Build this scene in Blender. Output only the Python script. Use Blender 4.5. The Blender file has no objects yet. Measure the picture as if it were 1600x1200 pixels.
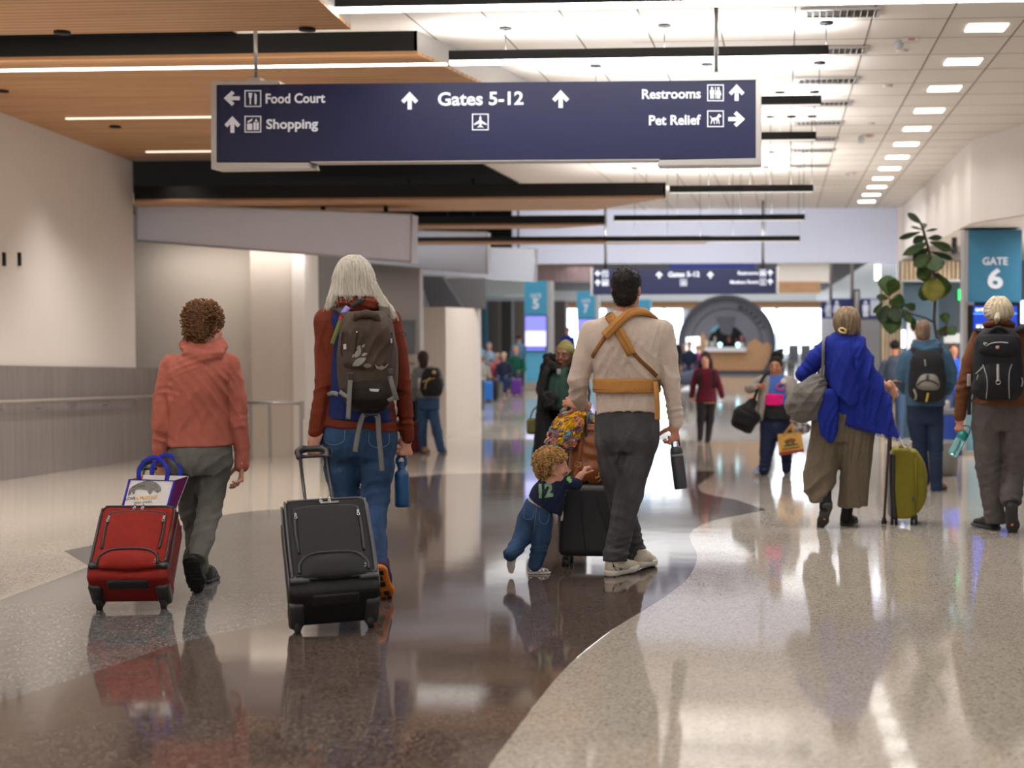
import bpy, math, random
import numpy as np
from mathutils import Vector, Matrix, Euler
from mathutils.bvhtree import BVHTree
random.seed(7)
scene = bpy.context.scene
COL = scene.collection
PI = math.pi

# ------------------------------------------------------------------ camera
FPX = 2222.0                      # focal length in pixels of the 1600 x 1200 frame (50 mm)
PCX, PCY = 1050.0, 600.0          # principal point: the photo is cropped off-centre
YAW, PITCH = math.atan((1224 - PCX) / FPX), math.atan((PCY - 504) / FPX)
CAMZ = 2.17
cam_data = bpy.data.cameras.new('camera')
cam = bpy.data.objects.new('camera', cam_data); COL.objects.link(cam)
cam.location = (0, 0, CAMZ)
cam.rotation_euler = (PI / 2 - PITCH, 0, YAW)
cam_data.sensor_width = 36.0
cam_data.lens = FPX / 1600 * 36
cam_data.shift_x = -(PCX - 800) / 1600
cam_data.clip_end = 300
cam_data.dof.use_dof = True
cam_data.dof.focus_distance = 8.0
cam_data.dof.aperture_fstop = 1.9
scene.camera = cam

# ------------------------------------------------------------------ world, exposure
world = bpy.data.worlds.new('world'); scene.world = world
world.use_nodes = True
bg = world.node_tree.nodes['Background']
bg.inputs[0].default_value = (0.88, 0.94, 1.0, 1)
bg.inputs[1].default_value = 0.24
vs = scene.view_settings
vs.view_transform = 'Standard'; vs.look = 'None'; vs.gamma = 1.0
vs.use_curve_mapping = False
vs.exposure = 1.0
cy = scene.cycles
cy.max_bounces = 6; cy.diffuse_bounces = 3; cy.glossy_bounces = 3; cy.transmission_bounces = 4
cy.sample_clamp_indirect = 4.0
cy.caustics_reflective = False; cy.caustics_refractive = False
cy.use_denoising = True

# ------------------------------------------------------------------ photo geometry
_cp, _sp, _ca, _sa = math.cos(PITCH), math.sin(PITCH), math.cos(YAW), math.sin(YAW)
FWD = Vector((-_sa * _cp, _ca * _cp, -_sp)); RIGHT = Vector((_ca, _sa, 0)); UP = RIGHT.cross(FWD)
CAM = Vector((0, 0, CAMZ))
def ray(px, py):
    d = FWD + RIGHT * ((px - PCX) / FPX) + UP * ((PCY - py) / FPX)
    return d
def P(px, py, Y):                      # the point seen at a pixel, at depth Y along the hall
    d = ray(px, py)
    return CAM + d * (Y / d.y)
RAMP0, RAMPK = 1.01, 86 / 2222.0       # the floor is a gentle ramp that levels out at z = 0
YFLAT = RAMP0 / RAMPK
def fz(Y): return max(0.0, RAMP0 - RAMPK * Y)
def plane_hit(px, py, a, b):           # hit with z = a + b*Y
    d = ray(px, py)
    t = (a - CAMZ) / (d.z - b * d.y)
    return CAM + d * t
def F(px, py):                         # floor point under a pixel
    p = plane_hit(px, py, RAMP0, -RAMPK)
    if p.y > YFLAT or p.y < 0: p = plane_hit(px, py, 0, 0)
    return p
def lerp(a, b, t): return a + (b - a) * t

# ------------------------------------------------------------------ materials
def lin(c):
    c = c / 255.0
    return c / 12.92 if c <= 0.04045 else ((c + 0.055) / 1.055) ** 2.4
def rgb(r, g, b): return (lin(r), lin(g), lin(b), 1.0)
MATS = {}
def mat(name, col, rough=0.6, metal=0.0, bump=0.0, bscale=60.0, var=0.0, vscale=8.0, emit=0.0, spec=0.5,
        stretch=(1, 1, 1), col2=None, coat=0.0, sheen=0.0, kind='noise', detail=4.0):
    if name in MATS: return MATS[name]
    m = bpy.data.materials.new(name); m.use_nodes = True
    nt = m.node_tree; b = nt.nodes['Principled BSDF']
    c = rgb(*col)
    b.inputs['Base Color'].default_value = c
    b.inputs['Roughness'].default_value = rough
    b.inputs['Metallic'].default_value = metal
    b.inputs['Specular IOR Level'].default_value = spec
    if coat: b.inputs['Coat Weight'].default_value = coat; b.inputs['Coat Roughness'].default_value = 0.08
    if sheen: b.inputs['Sheen Weight'].default_value = sheen
    if emit:
        b.inputs['Emission Color'].default_value = c
        b.inputs['Emission Strength'].default_value = emit
    if var or bump or col2:
        tc = nt.nodes.new('ShaderNodeTexCoord'); mp = nt.nodes.new('ShaderNodeMapping')
        mp.inputs['Scale'].default_value = stretch
        nt.links.new(tc.outputs['Object'], mp.inputs['Vector'])
    if var or col2:
        n = nt.nodes.new('ShaderNodeTexNoise'); n.inputs['Scale'].default_value = vscale; n.inputs['Detail'].default_value = detail
        nt.links.new(mp.outputs[0], n.inputs['Vector'])
        r = nt.nodes.new('ShaderNodeValToRGB')
        r.color_ramp.elements[0].position = 0.32; r.color_ramp.elements[1].position = 0.68
        if col2:
            c0, c1 = c, rgb(*col2)
        else:
            c0 = tuple(x * (1 - var) for x in c[:3]) + (1,); c1 = tuple(min(1, x * (1 + var)) for x in c[:3]) + (1,)
        r.color_ramp.elements[0].color = c0; r.color_ramp.elements[1].color = c1
        nt.links.new(n.outputs['Fac'], r.inputs[0]); nt.links.new(r.outputs[0], b.inputs['Base Color'])
    if bump:
        n2 = nt.nodes.new('ShaderNodeTexNoise'); n2.inputs['Scale'].default_value = bscale; n2.inputs['Detail'].default_value = 3
        nt.links.new(mp.outputs[0], n2.inputs['Vector'])
        bp = nt.nodes.new('ShaderNodeBump'); bp.inputs['Strength'].default_value = bump; bp.inputs['Distance'].default_value = 0.01
        nt.links.new(n2.outputs['Fac'], bp.inputs['Height']); nt.links.new(bp.outputs[0], b.inputs['Normal'])
    MATS[name] = m
    return m

# ------------------------------------------------------------------ objects
def tag(o, label=None, cat=None, group=None, kind=None):
    if label: o['label'] = label
    if cat: o['category'] = cat
    if group: o['group'] = group
    if kind: o['kind'] = kind
    return o
def thing(name, loc, label, cat, group=None, rot=(0, 0, 0)):
    o = bpy.data.objects.new(name, None); COL.objects.link(o)
    o.empty_display_size = 0.1
    o.location = loc; o.rotation_euler = rot
    return tag(o, label, cat, group)
def raw_mesh(name, verts, faces, smooth=False):
    me = bpy.data.meshes.new(name)
    me.from_pydata([tuple(v) for v in verts], [], [tuple(f) for f in faces])
    if smooth: me.polygons.foreach_set('use_smooth', [True] * len(me.polygons))
    me.update()
    return me
class MB:
    """collects shapes in world (or local) space; build() links them as ONE mesh object"""
    def __init__(s): s.v = []; s.f = []; s.sm = []
    def add(s, vs, fs, smooth=False):
        n = len(s.v); s.v += [Vector(v) for v in vs]
        s.f += [tuple(i + n for i in f) for f in fs]; s.sm += [smooth] * len(fs)
        return s
    def box(s, c, d, R=None, bev=0.0):
        c = Vector(c); hx, hy, hz = d[0] / 2, d[1] / 2, d[2] / 2
        if bev <= 0:
            vs = [Vector((x, y, z)) for x in (-hx, hx) for y in (-hy, hy) for z in (-hz, hz)]
            fs = [(0, 1, 3, 2), (4, 6, 7, 5), (0, 4, 5, 1), (2, 3, 7, 6), (0, 2, 6, 4), (1, 5, 7, 3)]
            sm = False
        else:
            bev = min(bev, hx * .99, hy * .99, hz * .99); n = 3
            vs = []; fs = []
            # rounded box from a cube-sphere grid
            g = [-1 + 0.0] ; m = 2 * n + 2
            def cc(i, h):
                if i <= n: a = i / n * PI / 4; return -(h - bev), -1, i
                return (h - bev), 1, i
            idx = {}
            def vert(a, b_, c_):
                q = []
                u = Vector((a, b_, c_))
                key = (round(a, 4), round(b_, 4), round(c_, 4))
                if key in idx: return idx[key]
                core = Vector((math.copysign(hx - bev, a), math.copysign(hy - bev, b_), math.copysign(hz - bev, c_)))
                nrm = Vector([math.copysign(max(0, abs(t) - 1), t) if False else t for t in u]).normalized()
                t = Vector([math.tan(x * PI / 4) for x in u])
                t.normalize()
                # spread the eight corner patches
                vs.append(core + t * bev); idx[key] = len(vs) - 1
                return idx[key]
            lv = [-1, -.66, -.33, -1e-3, 1e-3, .33, .66, 1]
            for ax in range(3):
                for sg in (-1, 1):
                    for i in range(7):
                        for j in range(7):
                            q = []
                            for (p, r) in ((i, j), (i + 1, j), (i + 1, j + 1), (i, j + 1)):
                                u = [0, 0, 0]; u[ax] = sg; u[(ax + 1) % 3] = lv[p]; u[(ax + 2) % 3] = lv[r]
                                q.append(vert(*u))
                            if sg < 0: q.reverse()
                            fs.append(tuple(q))
            sm = True
        if R is not None: vs = [R @ v for v in vs]
        return s.add([v + c for v in vs], fs, sm)
    def tube(s, pts, r, n=10, caps=True, closed=False):
        pts = [Vector(p) for p in pts]; m = len(pts)
        rs = r if isinstance(r, (list, tuple)) else [r] * m
        ring = []; vs = []; fs = []
        prev = None
        for i, p in enumerate(pts):
            if closed: t = pts[(i + 1) % m] - pts[i - 1]
            else: t = pts[min(i + 1, m - 1)] - pts[max(i - 1, 0)]
            if t.length < 1e-9: t = Vector((0, 0, 1))
            t.normalize()
            if prev is None:
                a = Vector((0, 0, 1)) if abs(t.z) < .9 else Vector((1, 0, 0))
                u = t.cross(a).normalized()
            else:
                u = (prev - t * prev.dot(t)).normalized()
            prev = u; w = t.cross(u)
            for k in range(n):
                a = 2 * PI * k / n
                vs.append(p + (u * math.cos(a) + w * math.sin(a)) * rs[i])
        for i in range(m if closed else m - 1):
            for k in range(n):
                a, b = i * n + k, i * n + (k + 1) % n
                j = (i + 1) % m
                fs.append((a, b, j * n + (k + 1) % n, j * n + k))
        if caps and not closed:
            fs.append(tuple(range(n - 1, -1, -1))); fs.append(tuple((m - 1) * n + k for k in range(n)))
        return s.add(vs, fs, True)
    def cyl(s, a, b, r, n=16, r2=None):
        return s.tube([a, b], [r, r2 if r2 is not None else r], n)
    def lathe(s, prof, c=(0, 0, 0), R=None, n=24):
        vs = []; fs = []; c = Vector(c)
        for (r, z) in prof:
            for k in range(n):
                a = 2 * PI * k / n; vs.append(Vector((r * math.cos(a), r * math.sin(a), z)))
        for i in range(len(prof) - 1):
            for k in range(n):
                fs.append((i * n + k, i * n + (k + 1) % n, (i + 1) * n + (k + 1) % n, (i + 1) * n + k))
        fs.append(tuple(range(n - 1, -1, -1))); fs.append(tuple((len(prof) - 1) * n + k for k in range(n)))
        if R is not None: vs = [R @ v for v in vs]
        return s.add([v + c for v in vs], fs, True)
    def prism(s, poly, off):               # polygon of 3-D points extruded by a vector
        poly = [Vector(p) for p in poly]; off = Vector(off); n = len(poly)
        vs = poly + [p + off for p in poly]
        fs = [tuple(range(n)), tuple(range(2 * n - 1, n - 1, -1))]
        fs += [(i, n + i, n + (i + 1) % n, (i + 1) % n) for i in range(n)]
        return s.add(vs, fs)
    def sphere(s, c, r, n=12, sq=(1, 1, 1)):
        vs = [Vector((0, 0, r * sq[2]))]; fs = []; m = n // 2; c = Vector(c)
        for i in range(1, m):
            for k in range(n):
                a = PI * i / m; b = 2 * PI * k / n
                vs.append(Vector((r * math.sin(a) * math.cos(b) * sq[0], r * math.sin(a) * math.sin(b) * sq[1], r * math.cos(a) * sq[2])))
        vs.append(Vector((0, 0, -r * sq[2]))); L = len(vs) - 1
        for k in range(n):
            fs.append((0, 1 + k, 1 + (k + 1) % n)); fs.append((L, L - n + (k + 1) % n, L - n + k))
        for i in range(m - 2):
            for k in range(n):
                fs.append((1 + i * n + k, 1 + (i + 1) * n + k, 1 + (i + 1) * n + (k + 1) % n, 1 + i * n + (k + 1) % n))
        return s.add([v + c for v in vs], fs, True)
    def ribbon(s, pts, nrms, w, t=0.003):   # strap with a thickness
        pts = [Vector(p) for p in pts]; m = len(pts); vs = []; fs = []
        ws = w if isinstance(w, (list, tuple)) else [w] * m
        for i, p in enumerate(pts):
            T = (pts[min(i + 1, m - 1)] - pts[max(i - 1, 0)]).normalized()
            N = Vector(nrms[i]); S = T.cross(N).normalized(); N = S.cross(T).normalized()
            h = ws[i] / 2
            for (a, b) in ((-1, 0), (-.9, 1), (.9, 1), (1, 0), (.9, -.6), (-.9, -.6)):
                vs.append(p + S * a * h + N * b * t)
        for i in range(m - 1):
            for k in range(6): fs.append((i * 6 + k, i * 6 + (k + 1) % 6, (i + 1) * 6 + (k + 1) % 6, (i + 1) * 6 + k))
        fs.append(tuple(range(5, -1, -1))); fs.append(tuple((m - 1) * 6 + k for k in range(6)))
        return s.add(vs, fs, True)
    def build(s, name, m, parent=None, origin=None, smooth=None):
        if parent is not None:
            W = parent_matrix(parent).inverted(); s.v = [W @ v for v in s.v]; org = Vector((0, 0, 0))
        else: org = Vector(origin) if origin is not None else (sum(s.v, Vector()) / max(1, len(s.v)) if s.v else Vector())
        me = bpy.data.meshes.new(name)
        me.from_pydata([tuple(v - org) for v in s.v], [], s.f)
        me.polygons.foreach_set('use_smooth', s.sm if smooth is None else [smooth] * len(s.f))
        me.update()
        return link_mesh(name, me, m, parent, org)
ORG = {}
def parent_matrix(p):
    m = Matrix.Identity(4)
    while p is not None:
        m = Matrix.LocRotScale(p.location, p.rotation_euler, p.scale) @ m; p = p.parent
    return m
def link_mesh(name, me, m, parent=None, origin=None):
    o = bpy.data.objects.new(name, me); COL.objects.link(o)
    if m is not None:
        for x in (m if isinstance(m, (list, tuple)) else [m]): me.materials.append(x)
    if parent is not None: o.parent = parent
    elif origin is not None: o.location = origin
    return o
def structure(name, mb, m, origin=(0, 0, 0)):
    o = mb.build(name, m, None, origin); o['kind'] = 'structure'
    return o
def catmull(pts, n=8, closed=False):
    pts = [Vector(p) for p in pts]; m = len(pts); out = []
    for i in range(m if closed else m - 1):
        if closed: p0, p1, p2, p3 = pts[i - 1], pts[i], pts[(i + 1) % m], pts[(i + 2) % m]
        else: p0, p1, p2, p3 = pts[max(i - 1, 0)], pts[i], pts[i + 1], pts[min(i + 2, m - 1)]
        for k in range(n):
            t = k / n
            out.append(0.5 * ((2 * p1) + (p2 - p0) * t + (2 * p0 - 5 * p1 + 4 * p2 - p3) * t * t + (3 * p1 - p0 - 3 * p2 + p3) * t ** 3))
    if not closed: out.append(pts[-1])
    return out
# text as a mesh: list of 2-D triangles in the unit of its size
def text_mesh(body, size, bold=0.0, align='LEFT', extrude=0.002, spacing=1.0, shear=0.0):
    cu = bpy.data.curves.new('lettering', 'FONT'); cu.body = body; cu.size = size
    cu.align_x = align; cu.align_y = 'BOTTOM_BASELINE' if False else 'CENTER'; cu.offset = bold * size; cu.extrude = extrude; cu.space_character = spacing; cu.shear = shear
    cu.resolution_u = 3
    o = bpy.data.objects.new('lettering', cu); COL.objects.link(o)
    dg = bpy.context.evaluated_depsgraph_get()
    me = o.evaluated_get(dg).to_mesh()
    vs = [v.co.copy() for v in me.vertices]; fs = [tuple(p.vertices) for p in me.polygons]
    o.evaluated_get(dg).to_mesh_clear()
    bpy.data.objects.remove(o); bpy.data.curves.remove(cu)
    return vs, fs
# ================================================================== lights of the hall
def area(name, loc, sx, sy, power, rot=(0, 0, 0), col=(1, 0.93, 0.85), spread=180):
    l = bpy.data.lights.new(name, 'AREA'); l.shape = 'RECTANGLE'; l.size = sx; l.size_y = sy
    l.energy = power; l.color = col; l.spread = math.radians(spread)
    o = bpy.data.objects.new(name, l); COL.objects.link(o); o.location = loc; o.rotation_euler = rot
    return o
WARM, NEUT, COOL = (1, 0.95, 0.89), (1, 0.985, 0.97), (0.80, 0.90, 1.0)
HC = 2.6; ZC = CAMZ + HC                   # main ceiling
# suspended strip lights: depth, height of the underside over the camera, left end, right end, lit below
STRIPS = [(-6.2, 2.45, -7, .4, 1), (-3.2, 2.45, -7, .4, 1), (-.2, 2.45, -7, .4, 1), (2.6, 2.45, -7, .4, 1), (5.2, 2.43, -7, .4, 1), (7.8, 2.43, -7, .4, 1),
          (10.75, 2.37, -6.9, 1.9, 1), (12.5, 2.28, -2.95, .38, 1),
          (14.4, 2.15, -2.4, .37, 0), (16.2, 2.03, -2.1, .36, 0), (18.1, 1.62, -1.45, .37, 0), (21.8, 1.53, -2.6, .32, 0), (23.9, 1.33, -3.0, .27, 0)]
for i, (Y, H, x0, x1, below) in enumerate(STRIPS):
    L = x1 - x0
    if i != 6:
        area('strip_uplight', (x0 + L / 2, Y, CAMZ + H + .12), L, .06, (7 if Y < 9 else 12.5) * L, (PI, 0, 0), NEUT)
    if below: area('strip_downlight', (x0 + L / 2, Y, CAMZ + H - .006), L, .06, (2.6 if Y < 9 else 8) * L, (0, 0, 0), NEUT)
area('strip_uplight', (-2.5, 10.75, CAMZ + 2.49), 8.8, .06, 70, (PI, 0, 0), NEUT)
# recessed square lamps along the right of the ceiling
for k in range(-9, 13):
    Y = 12.83 + 1.645 * k
    if Y < 32: area('recessed_lamp', (1.775, Y, ZC - .012), .34, .32, 5.5 if Y > 9 else 4, (0, 0, 0), NEUT, 150)
# wall washers behind the timber ceiling's edge, left wall, and along the right bulkhead
def spot(name, loc, power, rot, size=70, blend=.9, col=WARM, rad=.08):
    l = bpy.data.lights.new(name, 'SPOT'); l.energy = power; l.spot_size = math.radians(size); l.spot_blend = blend; l.color = col; l.shadow_soft_size = rad
    o = bpy.data.objects.new(name, l); COL.objects.link(o); o.location = loc; o.rotation_euler = rot
    return o
for k in range(-3, 4):
    spot('wall_washer', (-8.1, 12.3 + 1.9 * k, CAMZ + 2.24), 75, (0, math.radians(-14), 0), 95)
for k in range(9):
    spot('bulkhead_washer', (2.42, 20.9 + 1.3 * k, ZC - .03), 4, (0, math.radians(14), 0), 80)
# daylight from the far windows and the hall's far zone
area('far_daylight', (0, 74.0, 2.6), 24, 2.2, 60, (-PI / 2, 0, 0), COOL)
for Y in (38, 46, 54, 62, 70):
    area('far_ceiling_lamp', (-3, Y, 5.0), 16, 7, 260, (0, 0, 0), (.95, .97, 1))
area('holdroom_fill', (5.0, 23.0, 3.5), 2, 5, 330, (0, 0, 0), NEUT)  # added fill out of frame, brightens the soffit by floor bounce
area('header_fill', (-2.9, 27.2, ZC - .03), 6.4, .5, 300, (math.radians(42), 0, 0), (.95, .96, 1))  # added fill aimed at the end header, no fitting there
area('stair_fill', (-7.0, 22.8, 4.3), 4, 3, 26, (0, 0, 0), WARM)  # added fill for the recess walls, no fitting behind it
area('alcove_fill', (-7.6, 19.72, 3.25), 3.0, .3, 9, (math.radians(20), 0, 0), WARM)  # added fill grazing the alcove wall, no cove fitting
for X_, Y_ in ((-5.6, 10.2), (-7.4, 10.3), (-6.2, 13.6), (-7.2, 16.6), (-4.6, 15.2)): spot('raft_downlight', (X_, Y_, CAMZ + 2.26), 170, (0, 0, 0), 110)
area('left_bay_lamp', (-10.5, 30, 3.3), 4, 6, 200, (0, 0, 0), NEUT)

# ================================================================== setting
def terrazzo(name, a, b, c, rough=.065):
    m = bpy.data.materials.new(name); m.use_nodes = True; nt = m.node_tree; bs = nt.nodes['Principled BSDF']
    tc = nt.nodes.new('ShaderNodeTexCoord')
    v = nt.nodes.new('ShaderNodeTexVoronoi'); v.inputs['Scale'].default_value = 115; nt.links.new(tc.outputs['Object'], v.inputs['Vector'])
    r = nt.nodes.new('ShaderNodeValToRGB'); e = r.color_ramp.elements
    sep = nt.nodes.new('ShaderNodeSeparateColor'); nt.links.new(v.outputs['Color'], sep.inputs[0])
    r.color_ramp.interpolation = 'CONSTANT'
    e[0].position = 0; e[0].color = rgb(*b); e[1].position = .16; e[1].color = rgb(*a)
    x = e.new(.82); x.color = rgb(*c)
    nt.links.new(sep.outputs[0], r.inputs[0])
    n = nt.nodes.new('ShaderNodeTexNoise'); n.inputs['Scale'].default_value = .9; n.inputs['Detail'].default_value = 5
    nt.links.new(tc.outputs['Object'], n.inputs['Vector'])
    mx = nt.nodes.new('ShaderNodeMix'); mx.data_type = 'RGBA'; mx.blend_type = 'MULTIPLY'; mx.inputs['Factor'].default_value = .25
    r2 = nt.nodes.new('ShaderNodeValToRGB'); r2.color_ramp.elements[0].position = .3; r2.color_ramp.elements[1].position = .7
    r2.color_ramp.elements[0].color = (.72, .72, .72, 1)
    nt.links.new(n.outputs['Fac'], r2.inputs[0]); nt.links.new(r.outputs[0], mx.inputs['A']); nt.links.new(r2.outputs[0], mx.inputs['B'])
    nt.links.new(mx.outputs['Result'], bs.inputs['Base Color'])
    n3 = nt.nodes.new('ShaderNodeTexNoise'); n3.inputs['Scale'].default_value = 1.3; n3.inputs['Detail'].default_value = 2
    bp = nt.nodes.new('ShaderNodeBump'); bp.inputs['Strength'].default_value = .06; bp.inputs['Distance'].default_value = .02
    nt.links.new(tc.outputs['Object'], n3.inputs['Vector']); nt.links.new(n3.outputs['Fac'], bp.inputs['Height']); nt.links.new(bp.outputs[0], bs.inputs['Normal'])
    bs.inputs['Roughness'].default_value = rough
    bs.inputs['Specular IOR Level'].default_value = .55
    return m
T_CREAM = terrazzo('cream_terrazzo', (188, 177, 163), (150, 140, 128), (206, 197, 184))
T_GRAY = terrazzo('gray_terrazzo', (112, 109, 107), (64, 62, 60), (150, 146, 142))
T_BROWN = terrazzo('brown_terrazzo', (92, 79, 72), (52, 44, 40), (122, 107, 97))
def ground_strip(x0, x1):
    mb = MB(); ys = [-10, 0, 10, 20, YFLAT, 40, 60, 84]
    vs = []
    for y in ys: vs += [(x0, y, fz(y)), (x1, y, fz(y))]
    mb.add(vs, [(2 * i, 2 * i + 1, 2 * i + 3, 2 * i + 2) for i in range(len(ys) - 1)])
    return mb
structure('floor', ground_strip(-22, 18), T_CREAM)
def inlay(name, px, m, dz):
    pts = [F(x, y) for (x, y) in px]
    pts = [p + Vector((0, 0, dz)) for p in pts]
    mb = MB(); n = len(pts)
    top = pts; bot = [p - Vector((0, 0, dz + .02)) for p in pts]
    mb.add(top + bot, [tuple(range(n))] + [(i, n + i, n + (i + 1) % n, (i + 1) % n) for i in range(n)])
    structure(name, mb, m)
def smooth_px(pts, n=6): return [(p.x, p.y) for p in catmull([Vector((x, y, 0)) for x, y in pts], n)]
inlay('trim_1', smooth_px([(100, 861), (240, 832), (360, 803), (480, 793), (620, 782)], 4) + [(640, 900), (560, 1000), (300, 1100), (-200, 1230), (-500, 1400), (-420, 1050)] + [(0, 938), (140, 885)], T_GRAY, .0007)
br = smooth_px([(-200, 1170), (0, 1098), (80, 1072), (160, 1046), (250, 1015), (330, 993), (400, 979), (450, 968), (520, 942), (575, 905), (600, 860), (606, 800), (612, 748)], 4)
br += [(700, 741), (850, 738), (1000, 736), (1120, 737)]
br += smooth_px([(1107, 748), (1093, 757), (1092, 764), (1104, 772), (1150, 781)], 5) + [(1197, 797)]
br += smooth_px([(1160, 804), (1120, 812), (1092, 822), (1078, 834), (1080, 848), (1089, 866), (1086, 884), (1071, 907), (1040, 931), (1000, 957), (950, 989), (890, 1038), (850, 1083), (803, 1145), (763, 1200), (730, 1260), (705, 1350), (690, 1500)], 5)
br += [(300, 1900), (-700, 1600)]
inlay('trim_2', br, T_BROWN, .0014)

M_CEIL = mat('white_ceiling_tile', (226, 219, 212), .85, bump=.05, bscale=300)
M_WHITE = mat('white_paint', (222, 214, 208), .7)
M_COOLW = mat('pale_grey_paint', (208, 212, 230), .6)
M_BEIGE = mat('beige_paint', (200, 188, 176), .75)
M_DARK = mat('void_darkness', (5, 5, 5), .95, spec=.1)  # the void's darkness is put into this colour
M_BLACKM = mat('black_metal', (10, 10, 10), .6, spec=.25)
M_METAL = mat('brushed_steel', (170, 168, 166), .35, 1.0)
M_SILVER = mat('silver_frame', (176, 172, 168), .42, .7)
M_GROOVE = mat('joint_grey', (120, 112, 106), .9)  # one grey for all the ceiling joints
def wood_mat(name, a, b, sc=(0.35, 9, 9), plank=0.0):
    m = bpy.data.materials.new(name); m.use_nodes = True; nt = m.node_tree; bs = nt.nodes['Principled BSDF']
    tc = nt.nodes.new('ShaderNodeTexCoord'); mp = nt.nodes.new('ShaderNodeMapping'); mp.inputs['Scale'].default_value = sc
    nt.links.new(tc.outputs['Object'], mp.inputs[0])
    n = nt.nodes.new('ShaderNodeTexNoise'); n.inputs['Scale'].default_value = 2.2; n.inputs['Detail'].default_value = 6; n.inputs['Roughness'].default_value = .65
    nt.links.new(mp.outputs[0], n.inputs[0])
    r = nt.nodes.new('ShaderNodeValToRGB'); r.color_ramp.elements[0].position = .3; r.color_ramp.elements[1].position = .7
    r.color_ramp.elements[0].color = rgb(*a); r.color_ramp.elements[1].color = rgb(*b)
    nt.links.new(n.outputs['Fac'], r.inputs[0])
    out = r.outputs[0]
    if plank:
        w = nt.nodes.new('ShaderNodeTexWave'); w.wave_type = 'BANDS'; w.bands_direction = 'Y'; w.inputs['Scale'].default_value = plank; w.inputs['Distortion'].default_value = 0
        nt.links.new(tc.outputs['Object'], w.inputs[0])
        r2 = nt.nodes.new('ShaderNodeValToRGB'); r2.color_ramp.elements[0].position = .03; r2.color_ramp.elements[1].position = .12
        r2.color_ramp.elements[0].color = (.35, .3, .27, 1); r2.color_ramp.elements[1].color = (1, 1, 1, 1)
        nt.links.new(w.outputs['Fac'], r2.inputs[0])
        mx = nt.nodes.new('ShaderNodeMix'); mx.data_type = 'RGBA'; mx.blend_type = 'MULTIPLY'; mx.inputs['Factor'].default_value = .8
        nt.links.new(out, mx.inputs['A']); nt.links.new(r2.outputs[0], mx.inputs['B']); out = mx.outputs['Result']
    nt.links.new(out, bs.inputs['Base Color']); bs.inputs['Roughness'].default_value = .5
    return m
M_WOOD = wood_mat('walnut_slat', (172, 126, 84), (208, 162, 116), (.3, 6, 6), 3.0)
M_WOODF = wood_mat('oak_panel', (176, 132, 92), (200, 156, 114), (2, 2, 8))

# main ceiling with its joints
mb = MB(); mb.add([(-13, -10, ZC), (-13, 33, ZC), (3.2, 33, ZC), (3.2, -10, ZC)], [(0, 1, 2, 3)])
mb.add([(3.2, -10, ZC), (3.2, 33, ZC), (8, 33, ZC), (8, -10, ZC)], [(0, 1, 2, 3)])
structure('ceiling', mb, M_CEIL)
mb = MB()
for k in range(-5, 6):                       # long joints, running with the hall
    x = .09 + .655 * k
    if x < 2.7: mb.box((x, 20, ZC - .001), (.012, 26, .004))
for Y in [7.5 + 1.645 * .5 * k for k in range(0, 31)]: mb.box((.9, Y, ZC - .0006), (4.6, .006, .003))
structure('trim_3', mb, M_GROOVE)

# left wall, wainscot and rail
def zB(Y): return CAMZ + 2.32 - .03 * (Y - 15)
def hitB(px, py): return plane_hit(px, py, CAMZ + 2.32 + .45, -.03)
wa, wb = hitB(0, 175), hitB(207, 252)
wdir = (wb - wa); wdir.z = 0; wdir.normalize()
def onwall(t): p = wa + wdir * t; return Vector((p.x, p.y, 0))
tend = (wb - wa).length
mb = MB()
p0, p1 = onwall(-26), onwall(tend)
q = [Vector((p0.x, p0.y, fz(p0.y) - .05)), Vector((p1.x, p1.y, fz(p1.y) - .05)), Vector((p1.x, p1.y, ZC)), Vector((p0.x, p0.y, ZC))]
mb.prism(q, (-.25, 0, 0)); structure('wall_left', mb, M_WHITE)
M_LAM = mat('grey_wood_laminate', (128, 121, 120), .45, var=.14, vscale=3.0, stretch=(6, 6, .35))
mb = MB(); wn = Vector((wdir.y, -wdir.x, 0))
a, b = onwall(-26) + wn * .005, onwall(tend + .75) + wn * .005
pan = [Vector((a.x, a.y, fz(a.y) + .0)), Vector((b.x, b.y, fz(b.y) + .0)), Vector((b.x, b.y, fz(b.y) + 1.27)), Vector((a.x, a.y, fz(a.y) + 1.27))]
mb.prism(pan, wn * .04); structure('baseboard_left', mb, M_LAM)
rail = thing('handrail', (onwall(2).x + .1, onwall(2).y, fz(onwall(2).y) + .86), 'pale metal handrail fixed along the grey laminate panel of the left wall', 'handrail')
a, b = onwall(-20) + wn * .12, onwall(tend + .6) + wn * .12
MB().tube([Vector((a.x, a.y, fz(a.y) + .87)), Vector((b.x, b.y, fz(b.y) + .87))], .021).build('rail', mat('satin_rail', (196, 186, 176), .35, .4), rail)
t = -6.0
while t < tend + .5:
    p = onwall(t); c = p + wn * .12; z = fz(p.y) + .87
    MB().tube([Vector((c.x, c.y, z - .02)), Vector((c.x, c.y, z - .085)), Vector((p.x, p.y, z - .095)) + wn * .04], .008, 6).build('bracket', M_METAL, rail)
    t += .95
for px in (5, 29):                                        # small switch plates on the upper wall
    p = P(px, 405, 0.0 + wa.y + .3); d = ray(px, 405)
    t_ = ((wa - CAM).dot(wn)) / d.dot(wn); p = CAM + d * t_ + wn * .01
    mb = MB(); mb.box(p, (.02, .05, .15), None); o = mb.build('wall_plate', M_BLACKM)
    tag(o, 'narrow dark plate high on the white left wall, ' + ('at the picture edge' if px == 5 else 'nearer the corner'), 'wall plate', 'wall plates on the left wall')

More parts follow.
